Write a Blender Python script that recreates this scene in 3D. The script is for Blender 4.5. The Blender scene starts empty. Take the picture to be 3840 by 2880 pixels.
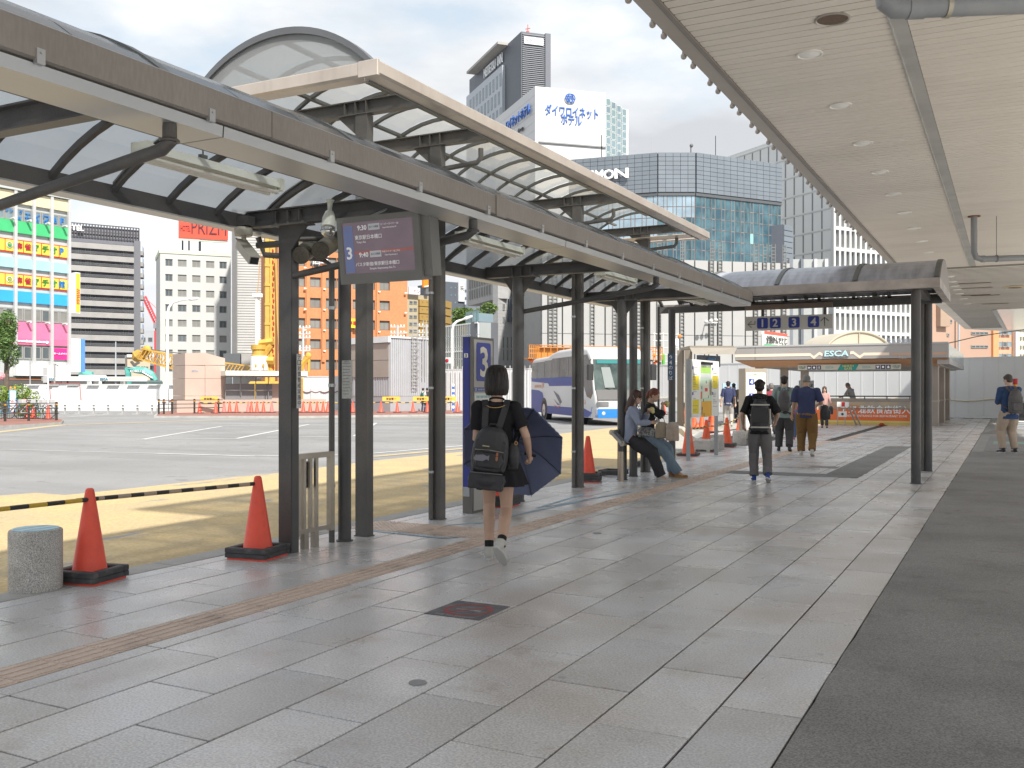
import bpy, math, random
from mathutils import Vector, Matrix, noise
R = math.radians; PI = math.pi
random.seed(7)
sc = bpy.context.scene; COL = sc.collection
# ---------------------------------------------------------------- camera
CF, CH, HX, HY = 3608/1.736, 1.45, 1106.0, 840.4          # focal (px of a 2212 px wide picture), eye height, horizon
YAW = R(27.37); CS, CC = math.sin(YAW), math.cos(YAW)
cam = bpy.data.objects.new('camera', bpy.data.cameras.new('camera')); COL.objects.link(cam)
cam.location = (0, 0, CH); cam.rotation_euler = (R(90), 0, YAW)
cam.data.sensor_width = 36; cam.data.lens = 36*3608/3840; cam.data.shift_y = .0049
cam.data.clip_start = .05; cam.data.clip_end = 3000; sc.camera = cam
# ---------------------------------------------------------------- light
SUNV = Vector((.79, -.56, 1.0)).normalized()
sun = bpy.data.objects.new('sun', bpy.data.lights.new('sun', 'SUN')); COL.objects.link(sun)
sun.data.energy = 2.15; sun.data.angle = R(2.2); sun.data.color = (1, .95, .87)
sun.rotation_euler = SUNV.to_track_quat('Z', 'Y').to_euler()
w = bpy.data.worlds.new('World'); sc.world = w; w.use_nodes = True
N = w.node_tree.nodes; L = w.node_tree.links; bg = N['Background']
sky = N.new('ShaderNodeTexSky'); sky.sky_type = 'NISHITA'; sky.sun_disc = False
sky.sun_elevation = math.asin(SUNV.z); sky.sun_rotation = math.atan2(SUNV.x, SUNV.y)
sky.air_density = 1.1; sky.dust_density = 1.6; sky.ozone_density = 1.0
tc = N.new('ShaderNodeTexCoord'); mp = N.new('ShaderNodeMapping'); mp.inputs['Scale'].default_value = (1, 1, 2.6)
mp.inputs['Location'].default_value = (.35, .2, .1)
L.new(tc.outputs['Generated'], mp.inputs['Vector'])
n1 = N.new('ShaderNodeTexNoise'); n1.inputs['Scale'].default_value = 2.3; n1.inputs['Detail'].default_value = 9; n1.inputs['Roughness'].default_value = .55
L.new(mp.outputs[0], n1.inputs['Vector'])
cr = N.new('ShaderNodeValToRGB'); cr.color_ramp.elements[0].position = .4; cr.color_ramp.elements[1].position = .52
L.new(n1.outputs['Fac'], cr.inputs[0])
n2 = N.new('ShaderNodeTexNoise'); n2.inputs['Scale'].default_value = 3.1; n2.inputs['Detail'].default_value = 6
mp2 = N.new('ShaderNodeMapping'); mp2.inputs['Scale'].default_value = (1, 1, 3.2); mp2.inputs['Location'].default_value = (3.1, 1.2, .4)
L.new(tc.outputs['Generated'], mp2.inputs['Vector']); L.new(mp2.outputs[0], n2.inputs['Vector'])
cr2 = N.new('ShaderNodeValToRGB')
cr2.color_ramp.elements[0].position = .38; cr2.color_ramp.elements[0].color = (4.6, 4.75, 5.0, 1)
cr2.color_ramp.elements[1].position = .62; cr2.color_ramp.elements[1].color = (7.1, 7.2, 7.3, 1)
L.new(n2.outputs['Fac'], cr2.inputs[0])
veil = N.new('ShaderNodeMix'); veil.data_type = 'RGBA'; veil.inputs[0].default_value = .78
veil.inputs['B'].default_value = (5.3, 5.95, 6.5, 1); L.new(sky.outputs[0], veil.inputs['A'])
mx = N.new('ShaderNodeMix'); mx.data_type = 'RGBA'
L.new(cr.outputs[0], mx.inputs[0]); L.new(veil.outputs['Result'], mx.inputs['A']); L.new(cr2.outputs[0], mx.inputs['B'])
L.new(mx.outputs['Result'], bg.inputs['Color']); bg.inputs['Strength'].default_value = .05
sc.view_settings.view_transform = 'Standard'; sc.view_settings.look = 'None'
sc.view_settings.gamma = 1; sc.view_settings.use_curve_mapping = False; sc.view_settings.exposure = 1.62
try:
    sc.cycles.max_bounces = 8; sc.cycles.transparent_max_bounces = 16; sc.cycles.sample_clamp_indirect = 6
except Exception: pass
# ---------------------------------------------------------------- placing helpers: a pixel column and a distance give a place on the ground
def P(x, d): l = (x-HX)/CF*d; return Vector((-CS*d+CC*l, CC*d+CS*l, 0))
def G(x, y, z=0):
    d = CF*(CH-z)/(y-HY); v = P(x, d); v.z = z; return v
def Zat(y, d): return CH-(y-HY)/CF*d
# ---------------------------------------------------------------- materials
def mat(n, c, r=.6, m=0, ns=0, na=0, bs=0, ba=.2, rnd=0, c2=None, spec=.5, sp=None, em=0, stretch=None, coat=0):
    t = bpy.data.materials.new(n); t.use_nodes = True; q = t.node_tree; nd = q.nodes; lk = q.links; b = nd['Principled BSDF']
    b.inputs['Roughness'].default_value = r; b.inputs['Metallic'].default_value = m; b.inputs['Specular IOR Level'].default_value = spec
    if coat: b.inputs['Coat Weight'].default_value = coat; b.inputs['Coat Roughness'].default_value = .08
    c = (*c, 1) if len(c) == 3 else c
    b.inputs['Base Color'].default_value = c
    geo = nd.new('ShaderNodeNewGeometry'); vec = geo.outputs['Position']
    if stretch:
        mm = nd.new('ShaderNodeMapping'); mm.inputs['Scale'].default_value = stretch; lk.new(vec, mm.inputs[0]); vec = mm.outputs[0]
    out = None
    def mix(a, bcol, fac, blend='MIX'):
        k = nd.new('ShaderNodeMix'); k.data_type = 'RGBA'; k.blend_type = blend
        if isinstance(fac, (int, float)): k.inputs[0].default_value = fac
        else: lk.new(fac, k.inputs[0])
        for s_, v in (('A', a), ('B', bcol)):
            if isinstance(v, tuple): k.inputs[s_].default_value = v
            else: lk.new(v, k.inputs[s_])
        return k.outputs['Result']
    cur = c
    if ns:
        z = nd.new('ShaderNodeTexNoise'); z.inputs['Scale'].default_value = ns; z.inputs['Detail'].default_value = 5; z.inputs['Roughness'].default_value = .6
        lk.new(vec, z.inputs['Vector']); rp = nd.new('ShaderNodeMapRange'); rp.inputs[1].default_value = .38; rp.inputs[2].default_value = .66
        lk.new(z.outputs['Fac'], rp.inputs[0])
        d2 = (*c2, 1) if c2 else tuple(x*(1-na) for x in c[:3])+(1,)
        cur = mix(c, d2, rp.outputs[0])
    if sp:   # fine speckle (scale, amount)
        z = nd.new('ShaderNodeTexNoise'); z.inputs['Scale'].default_value = sp[0]; z.inputs['Detail'].default_value = 2
        lk.new(vec, z.inputs['Vector']); rp = nd.new('ShaderNodeMapRange'); rp.inputs[1].default_value = .35; rp.inputs[2].default_value = .65
        rp.inputs[3].default_value = 1-sp[1]; rp.inputs[4].default_value = 1+sp[1]
        lk.new(z.outputs['Fac'], rp.inputs[0]); cb = nd.new('ShaderNodeCombineColor')
        for i in range(3): lk.new(rp.outputs[0], cb.inputs[i])
        cur = mix(cur, cb.outputs[0], 1.0, 'MULTIPLY')
    if rnd:
        oi = nd.new('ShaderNodeObjectInfo'); rp = nd.new('ShaderNodeMapRange'); rp.inputs[3].default_value = 1-rnd; rp.inputs[4].default_value = 1+rnd
        lk.new(oi.outputs['Random'], rp.inputs[0]); cb = nd.new('ShaderNodeCombineColor')
        for i in range(3): lk.new(rp.outputs[0], cb.inputs[i])
        cur = mix(cur, cb.outputs[0], 1.0, 'MULTIPLY')
    if not isinstance(cur, tuple): lk.new(cur, b.inputs['Base Color'])
    if bs:
        z = nd.new('ShaderNodeTexNoise'); z.inputs['Scale'].default_value = bs; z.inputs['Detail'].default_value = 4; lk.new(vec, z.inputs['Vector'])
        bp = nd.new('ShaderNodeBump'); bp.inputs['Strength'].default_value = ba; bp.inputs['Distance'].default_value = .01
        lk.new(z.outputs['Fac'], bp.inputs['Height']); lk.new(bp.outputs[0], b.inputs['Normal'])
    if em:
        b.inputs['Emission Strength'].default_value = em; b.inputs['Emission Color'].default_value = c
    return t
def glass_sheet(n, tint, through=.6, r=.1, diff=.8):
    """thin tinted sheet: lets part of the light through, scatters a part, mirrors at the surface"""
    t = bpy.data.materials.new(n); t.use_nodes = True; q = t.node_tree; nd = q.nodes; lk = q.links; nd.remove(nd['Principled BSDF']); o = nd['Material Output']
    a = nd.new('ShaderNodeBsdfTransparent'); a.inputs[0].default_value = (*tint, 1)
    d = nd.new('ShaderNodeBsdfTranslucent'); d.inputs[0].default_value = (*[x*diff for x in tint], 1)
    d2 = nd.new('ShaderNodeBsdfDiffuse'); d2.inputs[0].default_value = (*[x*diff*.8 for x in tint], 1)
    g = nd.new('ShaderNodeBsdfGlossy'); g.inputs['Roughness'].default_value = r
    geo = nd.new('ShaderNodeNewGeometry'); z = nd.new('ShaderNodeTexNoise'); z.inputs['Scale'].default_value = 1.7; z.inputs['Detail'].default_value = 6
    lk.new(geo.outputs['Position'], z.inputs['Vector']); rp = nd.new('ShaderNodeMapRange'); rp.inputs[1].default_value = .35; rp.inputs[2].default_value = .7
    rp.inputs[3].default_value = min(1, through+.07); rp.inputs[4].default_value = through-.08; lk.new(z.outputs['Fac'], rp.inputs[0])
    m0 = nd.new('ShaderNodeMixShader'); m0.inputs[0].default_value = .5; lk.new(d.outputs[0], m0.inputs[1]); lk.new(d2.outputs[0], m0.inputs[2])
    m1 = nd.new('ShaderNodeMixShader'); lk.new(rp.outputs[0], m1.inputs[0]); lk.new(m0.outputs[0], m1.inputs[1]); lk.new(a.outputs[0], m1.inputs[2])
    lw = nd.new('ShaderNodeLayerWeight'); lw.inputs[0].default_value = .5; pw = nd.new('ShaderNodeMath'); pw.operation = 'POWER'; pw.inputs[1].default_value = 3.5; lk.new(lw.outputs['Facing'], pw.inputs[0])
    ma = nd.new('ShaderNodeMath'); ma.operation = 'MULTIPLY_ADD'; ma.inputs[1].default_value = .5; ma.inputs[2].default_value = .03; lk.new(pw.outputs[0], ma.inputs[0])
    m2 = nd.new('ShaderNodeMixShader'); lk.new(ma.outputs[0], m2.inputs[0]); lk.new(m1.outputs[0], m2.inputs[1]); lk.new(g.outputs[0], m2.inputs[2])
    lk.new(m2.outputs[0], o.inputs[0]); return t
def wear(t, scale, col, lo=.5, hi=.7, amt=.6, det=6, nsc=1.0, off=0):
    """lay an irregular second tone (dirt, drips, scuffs) over a material"""
    nd, lk = t.node_tree.nodes, t.node_tree.links; b = nd['Principled BSDF']; i = b.inputs['Base Color']
    geo = nd.new('ShaderNodeNewGeometry'); mm = nd.new('ShaderNodeMapping'); mm.inputs['Scale'].default_value = scale; mm.inputs['Location'].default_value = (off, off*.7, 0); lk.new(geo.outputs['Position'], mm.inputs[0])
    z = nd.new('ShaderNodeTexNoise'); z.inputs['Scale'].default_value = nsc; z.inputs['Detail'].default_value = det; z.inputs['Roughness'].default_value = .62; lk.new(mm.outputs[0], z.inputs['Vector'])
    r = nd.new('ShaderNodeMapRange'); r.inputs[1].default_value = lo; r.inputs[2].default_value = hi; r.inputs[4].default_value = amt; lk.new(z.outputs['Fac'], r.inputs[0])
    k = nd.new('ShaderNodeMix'); k.data_type = 'RGBA'; lk.new(r.outputs[0], k.inputs[0])
    if i.links: lk.new(i.links[0].from_socket, k.inputs['A'])
    else: k.inputs['A'].default_value = i.default_value
    k.inputs['B'].default_value = (*col, 1); lk.new(k.outputs['Result'], i); return t
_C = {}
def C(r, g, b, ro=.6, m=0):
    """plain paint, shared by colour"""
    k = (round(r, 3), round(g, 3), round(b, 3), ro, m)
    if k not in _C: _C[k] = mat('paint', (r, g, b), ro, m, ns=1.3, na=.07)
    return _C[k]
def H(s, ro=.6, m=0):
    v = [int(s[i:i+2], 16)/255 for i in (0, 2, 4)]; v = [x/12.92 if x <= .04045 else ((x+.055)/1.055)**2.4 for x in v]
    return C(*v, ro, m)
# ---------------------------------------------------------------- mesh builder
class MB:
    def __init__(s, M=None): s.v = []; s.f = []; s.mi = []; s.cur = 0; s.M = M or Matrix()
    def add(s, vs, fs):
        o = len(s.v); s.v += [s.M @ Vector(v) for v in vs]; s.f += [tuple(i+o for i in f) for f in fs]; s.mi += [s.cur]*len(fs)
    def m(s, i): s.cur = i; return s
    def box(s, x0, x1, y0, y1, z0, z1):
        x0, x1 = min(x0, x1), max(x0, x1); y0, y1 = min(y0, y1), max(y0, y1); z0, z1 = min(z0, z1), max(z0, z1)
        s.add([(x0,y0,z0),(x1,y0,z0),(x1,y1,z0),(x0,y1,z0),(x0,y0,z1),(x1,y0,z1),(x1,y1,z1),(x0,y1,z1)],
              [(0,3,2,1),(4,5,6,7),(0,1,5,4),(1,2,6,5),(2,3,7,6),(3,0,4,7)]); return s
    def bbox(s, x0, x1, y0, y1, z0, z1, b):
        """box with chamfered vertical-ish edges and top"""
        s.add([(x0+b,y0,z0),(x1-b,y0,z0),(x1,y0+b,z0),(x1,y1-b,z0),(x1-b,y1,z0),(x0+b,y1,z0),(x0,y1-b,z0),(x0,y0+b,z0),
               (x0+b,y0,z1-b),(x1-b,y0,z1-b),(x1,y0+b,z1-b),(x1,y1-b,z1-b),(x1-b,y1,z1-b),(x0+b,y1,z1-b),(x0,y1-b,z1-b),(x0,y0+b,z1-b),
               (x0+b,y0+b,z1),(x1-b,y0+b,z1),(x1-b,y1-b,z1),(x0+b,y1-b,z1)],
              [(7,6,5,4,3,2,1,0)]+[(i,(i+1)%8,(i+1)%8+8,i+8) for i in range(8)]+[(16,17,18,19),(8,9,17,16),(9,10,17),(10,11,18,17),(11,12,18),(12,13,19,18),(13,14,19),(14,15,16,19),(15,8,16)]); return s
    def bar(s, p, q, w, h, up=(0, 0, 1)):
        p, q = Vector(p), Vector(q); d = (q-p).normalized(); u = Vector(up)
        if abs(d.dot(u)) > .99: u = Vector((1, 0, 0))
        a = d.cross(u).normalized()*w/2; b = a.cross(d).normalized()*h/2
        s.add([p-a-b, p+a-b, p+a+b, p-a+b, q-a-b, q+a-b, q+a+b, q-a+b], [(0,3,2,1)[::-1],(4,5,6,7)[::-1],(0,1,5,4)[::-1],(1,2,6,5)[::-1],(2,3,7,6)[::-1],(3,0,4,7)[::-1]]); return s
    def tube(s, pts, r, n=10, cap=True):
        pts = [Vector(p) for p in pts]; rr = r if isinstance(r, (list, tuple)) else [r]*len(pts); rings = []; vs = []; fs = []
        ref = None
        for i, p in enumerate(pts):
            d = (pts[min(i+1, len(pts)-1)]-pts[max(i-1, 0)]).normalized()
            if ref is None: ref = Vector((0, 0, 1)) if abs(d.z) < .9 else Vector((1, 0, 0))
            a = d.cross(ref).normalized(); b = a.cross(d).normalized(); ref = b
            e = rr[i]; ex, ey = (e if isinstance(e, (tuple, list)) else (e, e))
            for k in range(n):
                t = 2*PI*k/n; vs.append(p+a*math.cos(t)*ex+b*math.sin(t)*ey)
        for i in range(len(pts)-1):
            for k in range(n): fs.append((i*n+k, i*n+(k+1) % n, (i+1)*n+(k+1) % n, (i+1)*n+k))
        if cap: fs += [tuple(range(n))[::-1], tuple(range((len(pts)-1)*n, len(pts)*n))]
        s.add(vs, fs); return s
    def lathe(s, prof, n=20, c=(0, 0, 0), sx=1, sy=1):
        vs = []; fs = []
        for r, z in prof:
            for k in range(n): t = 2*PI*k/n; vs.append((c[0]+r*sx*math.cos(t), c[1]+r*sy*math.sin(t), c[2]+z))
        for i in range(len(prof)-1):
            for k in range(n): fs.append((i*n+k, i*n+(k+1) % n, (i+1)*n+(k+1) % n, (i+1)*n+k))
        fs += [tuple(range(n))[::-1], tuple(range((len(prof)-1)*n, len(prof)*n))]
        s.add(vs, fs); return s
    def ell(s, c, r, n=12, m=8, E=None):
        vs = []; fs = []; E = E or Matrix.Identity(3); c = Vector(c)
        for i in range(m+1):
            a = PI*i/m
            for k in range(n): t = 2*PI*k/n; vs.append(c+E @ Vector((r[0]*math.sin(a)*math.cos(t), r[1]*math.sin(a)*math.sin(t), -r[2]*math.cos(a))))
        for i in range(m):
            for k in range(n): fs.append((i*n+k, i*n+(k+1) % n, (i+1)*n+(k+1) % n, (i+1)*n+k))
        s.add(vs, fs); return s
    def prism(s, poly, z0, z1):
        n = len(poly); s.add([(p[0], p[1], z0) for p in poly]+[(p[0], p[1], z1) for p in poly],
            [tuple(range(n))[::-1], tuple(range(n, 2*n))]+[(i, (i+1) % n, (i+1) % n+n, i+n) for i in range(n)]); return s
    def sheet(s, pts): s.add(pts, [tuple(range(len(pts)))]); return s
    def extr(s, pts, off):
        n = len(pts); o = Vector(off); pts = [Vector(p) for p in pts]
        s.add(pts+[p+o for p in pts], [tuple(range(n))[::-1], tuple(range(n, 2*n))]+[(i, (i+1) % n, (i+1) % n+n, i+n) for i in range(n)]); return s
    def mesh(s, name, mats, smooth=False):
        me = bpy.data.meshes.new(name); me.from_pydata(s.v, [], s.f)
        for q in (mats if isinstance(mats, (list, tuple)) else [mats]): me.materials.append(q)
        if any(s.mi): me.polygons.foreach_set('material_index', s.mi)
        if smooth: me.polygons.foreach_set('use_smooth', [True]*len(me.polygons)); me.set_sharp_from_angle(angle=R(38))
        me.update(); return me
    def build(s, name, mats, parent=None, smooth=False, **k): return put(name, s.mesh(name, mats, smooth), parent, **k)
W = {}
def put(name, me, parent=None, M=None, **k):
    o = bpy.data.objects.new(name, me); COL.objects.link(o)
    if M is not None: o.matrix_basis = M
    W[o] = M.copy() if M is not None else Matrix()
    if parent is not None: o.parent = parent; o.matrix_parent_inverse = W[parent].inverted()
    for a, b in k.items(): o[a] = b
    return o
def tag(o, label, cat, group=None):
    o['label'] = label; o['category'] = cat
    if group: o['group'] = group
    return o
def thing(name, label, cat, loc=(0, 0, 0), group=None, rz=0):
    o = bpy.data.objects.new(name, None); COL.objects.link(o); M = Matrix.Translation(loc) @ Matrix.Rotation(rz, 4, 'Z'); o.matrix_basis = M; W[o] = M
    o.empty_display_size = .2
    return tag(o, label, cat, group)
def kids(o): return [c for c in KID.get(o, [])]
KID = {}
def dup(o, loc=None, rz=0, label=None, group=None, parent=None, scale=None):
    c = o.copy(); COL.objects.link(c)
    if parent is not None: c.parent = parent
    if loc is not None:
        M = Matrix.Translation(loc) @ Matrix.Rotation(rz, 4, 'Z')
        if scale: M = M @ Matrix.Diagonal((*scale, 1) if len(scale) == 3 else scale)
        c.matrix_basis = M; W[c] = M
    if label: c['label'] = label
    if group: c['group'] = group
    for ch in [x for x in W if x.parent == o]: dup(ch, parent=c)
    if o in W and c not in W: W[c] = W[o]
    return c
def text(body, mt, parent, o, ux, uz, w_, h_, dep=.004, bold=0, name='lettering', align='C', stretch=False):
    cjk = any(ord(c) > 255 for c in body); thick = bold if cjk else 0; bold = 0 if cjk else min(bold, .022)
    """lettering centred on point o, running along ux, upright along uz, fitted into w_ x h_"""
    cu = bpy.data.curves.new('t', 'FONT'); cu.body = body; cu.align_x = 'CENTER' if align == 'C' else 'LEFT'; cu.offset = bold; cu.resolution_u = 2; cu.space_line = .9
    ob = bpy.data.objects.new('t', cu); me = bpy.data.meshes.new_from_object(ob); bpy.data.objects.remove(ob)
    if not len(me.vertices): return None
    xs = [v.co.x for v in me.vertices]; ys = [v.co.y for v in me.vertices]
    bw, bh = max(xs)-min(xs), max(ys)-min(ys); sx, sy = w_/bw, h_/bh
    if not stretch: sx = sy = min(sx, sy)
    ux = Vector(ux).normalized(); uz = Vector(uz).normalized(); nn = ux.cross(uz); o = Vector(o)
    cx = (max(xs)+min(xs))/2; cy = (max(ys)+min(ys))/2
    if align == 'L': cx = min(xs)+w_/2/sx
    pts = [o+ux*(v.co.x-cx)*sx+uz*(v.co.y-cy)*sy for v in me.vertices]; nv = len(pts)
    fs = [tuple(p.vertices) for p in me.polygons]
    # give the letters a thickness: front faces stand proud, sides run back
    from collections import Counter
    ec = Counter()
    for f in fs:
        for i in range(len(f)): ec[frozenset((f[i], f[(i+1) % len(f)]))] += 1
    mb = MB(); sides = []
    for f in fs:
        for i in range(len(f)):
            a, b = f[i], f[(i+1) % len(f)]
            if ec[frozenset((a, b))] == 1: sides.append((a, a+nv, b+nv, b))
    mb.add([p+nn*dep for p in pts]+pts, fs+sides)
    if thick:
        for k_, (a_, b_) in enumerate(((.6, 0), (-.6, 0), (0, .6), (0, -.6))):
            o_ = ux*a_*thick*sx+uz*b_*thick*sy; mb.add([p+nn*(dep*(.9-.06*k_))+o_ for p in pts]+[p+o_ for p in pts], fs+sides)
    bpy.data.meshes.remove(me); bpy.data.curves.remove(cu)
    return mb.build(name, mt, parent)
class Face:
    """a vertical plane seen between two pixel columns; turns picture positions on it into metres along and up it"""
    def __init__(s, xL, dL, xR, dR):
        s.a = P(xL, dL); s.b = P(xR, dR); s.L = (s.b-s.a).length; s.t = (s.b-s.a).normalized(); s.n = Vector((s.t.y, -s.t.x, 0))
    def u(s, x):
        r = P(x, 1.0); # ray dir; solve a + u t = k r
        det = s.t.x*(-r.y)+r.x*s.t.y
        return (-s.a.x*(-r.y)+(-r.x)*s.a.y)/det if abs(det) > 1e-9 else 0
    def d(s, u): p = s.a+s.t*u; return -CS*p.x+CC*p.y
    def z(s, x, y): return Zat(y, s.d(s.u(x)))
    def p(s, u, z, w=0): v = s.a+s.t*u+s.n*w; return Vector((v.x, v.y, z))
    def box(s, mb, u0, u1, z0, z1, w0, w1):
        q = [s.p(u, z, ww) for z in (z0, z1) for u, ww in ((u0, w1), (u1, w1), (u1, w0), (u0, w0))]
        mb.add(q, [(0,3,2,1),(4,5,6,7),(0,1,5,4),(1,2,6,5),(2,3,7,6),(3,0,4,7)]); return mb
    def rect(s, mb, x0, y0, x1, y1, w0, w1):
        xm = (x0+x1)/2; return s.box(mb, s.u(x0), s.u(x1), s.z(xm, y1), s.z(xm, y0), w0, w1)
    def txt(s, body, x0, y0, x1, y1, mt, parent, w=.03, **k):
        xm = (x0+x1)/2; u0, u1, z0, z1 = s.u(x0), s.u(x1), s.z(xm, y1), s.z(xm, y0)
        return text(body, mt, parent, s.p((u0+u1)/2, (z0+z1)/2, w), s.t, (0, 0, 1), u1-u0, z1-z0, dep=k.pop('dep', .05), **k)
def wallgrid(face, mb, u0, u1, z0, z1, holes, dep=.25):
    """wall surface with recessed openings; holes are (ua, ub, za, zb)"""
    us = sorted({u0, u1}|{h[0] for h in holes}|{h[1] for h in holes}); zs = sorted({z0, z1}|{h[2] for h in holes}|{h[3] for h in holes})
    for i in range(len(us)-1):
        # merge vertically where there is no hole
        run = None
        for j in range(len(zs)-1):
            cu, cz = (us[i]+us[i+1])/2, (zs[j]+zs[j+1])/2
            hole = any(h[0] < cu < h[1] and h[2] < cz < h[3] for h in holes)
            if not hole: run = zs[j] if run is None else run
            if (hole or j == len(zs)-2) and run is not None:
                top = zs[j] if hole else zs[j+1]
                mb.add([face.p(us[i], run), face.p(us[i+1], run), face.p(us[i+1], top), face.p(us[i], top)], [(0, 1, 2, 3)]); run = None
    for a, b, c, d in holes:
        F_ = [face.p(a, c), face.p(b, c), face.p(b, d), face.p(a, d)]; B = [face.p(a, c, -dep), face.p(b, c, -dep), face.p(b, d, -dep), face.p(a, d, -dep)]
        mb.add(F_+B, [(0, 4, 5, 1), (1, 5, 6, 2), (2, 6, 7, 3), (3, 7, 4, 0), (4, 7, 6, 5)[::-1]])
    return mb
# ================================================================ ground, road, pavement
asph = mat('asphalt', (.27, .268, .268), .85, ns=.25, c2=(.22, .217, .216), sp=(90, .25), bs=120, ba=.3)
asph_new = mat('walkway_asphalt', (.25, .246, .244), .75, ns=.9, c2=(.185, .182, .18), sp=(110, .3), bs=140, ba=.35)
yel = mat('yellow_paint', (.62, .43, .16), .8, ns=2.2, c2=(.42, .34, .2), sp=(35, .12))
cream = mat('cream_paint', (.5, .41, .25), .8, ns=3, na=.2)
wht = mat('road_white', (.62, .62, .6), .7, ns=4, na=.22)
wear(asph, (.04, .5, 1), (.17, .168, .166), .48, .64, .5, off=3); wear(asph, (.3, .3, 1), (.31, .305, .3), .55, .7, .5, 9, off=8); wear(asph, (2.2, 2.2, 1), (.15, .148, .146), .62, .68, .55, 3, off=1)
wear(asph_new, (.5, .5, 1), (.3, .29, .28), .52, .72, .5, 8); wear(asph_new, (2.6, 2.6, 1), (.15, .145, .142), .6, .66, .5, 4, off=5)
wear(yel, (1, 1, 1), (.3, .26, .2)); jointm = mat('joint', (.07, .062, .055), .9)
kerbm = mat('kerb_granite', (.42, .41, .39), .7, ns=3, na=.2, sp=(120, .15))
redp = mat('red_paving', (.3, .14, .11), .8, ns=2, na=.2)
def granite():
    t = mat('granite', (.6, .6, .615), .34, ns=.9, c2=(.54, .515, .49), sp=(85, .22), rnd=.12, bs=160, ba=.12)
    nd, lk = t.node_tree.nodes, t.node_tree.links; b = nd['Principled BSDF']
    z = nd.new('ShaderNodeTexNoise'); z.inputs['Scale'].default_value = 1.4; z.inputs['Detail'].default_value = 5
    geo = nd.new('ShaderNodeNewGeometry'); lk.new(geo.outputs['Position'], z.inputs['Vector'])
    rp = nd.new('ShaderNodeMapRange'); rp.inputs[1].default_value = .35; rp.inputs[2].default_value = .65; rp.inputs[3].default_value = .2; rp.inputs[4].default_value = .42
    lk.new(z.outputs['Fac'], rp.inputs[0]); lk.new(rp.outputs[0], b.inputs['Roughness'])
    src = b.inputs['Base Color'].links[0].from_socket; z2 = nd.new('ShaderNodeTexNoise'); z2.inputs['Scale'].default_value = .62; z2.inputs['Detail'].default_value = 7; z2.inputs['Distortion'].default_value = .6; lk.new(geo.outputs['Position'], z2.inputs['Vector'])
    r2 = nd.new('ShaderNodeMapRange'); r2.inputs[1].default_value = .5; r2.inputs[2].default_value = .72; r2.inputs[4].default_value = .75; lk.new(z2.outputs['Fac'], r2.inputs[0])
    k = nd.new('ShaderNodeMix'); k.data_type = 'RGBA'; k.blend_type = 'MULTIPLY'; lk.new(r2.outputs[0], k.inputs[0]); lk.new(src, k.inputs['A']); k.inputs['B'].default_value = (.72, .64, .57, 1); vo = nd.new('ShaderNodeTexVoronoi'); vo.inputs['Scale'].default_value = 1.7; lk.new(geo.outputs['Position'], vo.inputs['Vector'])
    r3 = nd.new('ShaderNodeMapRange'); r3.inputs[1].default_value = .03; r3.inputs[2].default_value = .045; r3.inputs[3].default_value = .45; r3.inputs[4].default_value = 0; lk.new(vo.outputs['Distance'], r3.inputs[0])
    k2 = nd.new('ShaderNodeMix'); k2.data_type = 'RGBA'; lk.new(r3.outputs[0], k2.inputs[0]); lk.new(k.outputs['Result'], k2.inputs['A']); k2.inputs['B'].default_value = (.2, .19, .19, 1); lk.new(k2.outputs['Result'], b.inputs['Base Color']); return t
tact = mat('tactile_tile', (.66, .52, .43), .6, ns=3, na=.14, rnd=.05, sp=(90, .08))
gran = wear(granite(), (2.3, 2.3, 1), (.36, .3, .25), .57, .72, .55, 9, off=4); wear(tact, (3, 3, 1), (.3, .22, .18), .55, .7, .5)

RZ = -.12
def flat(name, pts, z, m, **k):
    mb = MB(); mb.sheet([(p[0], p[1], z) for p in pts]); return mb.build(name, m, **k)
flat('ground', [(-900, -300), (900, -300), (900, 1500), (-900, 1500)], RZ-.02, mat('city_ground', (.25, .25, .245), .9, ns=.05, na=.2), kind='structure')
flat('road', [(-120, -20), (-6.2, -20), (-6.2, 60), (-120, 60)], RZ, asph, kind='structure')
def gpoly(name, pts, z, m, jag=0, **k):
    """ground sheet whose outline is given as picture positions"""
    out = []
    for i, (x, y) in enumerate(pts):
        a = G(x, y, RZ); b = G(*pts[(i+1) % len(pts)], RZ); n = max(1, int((b-a).length/.6)) if jag else 1
        for j in range(n):
            p = a.lerp(b, j/n); q = noise.noise(p*1.3)*jag; out.append((p.x+q, p.y+q))
    return flat(name, out, z, m, **k)
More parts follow.
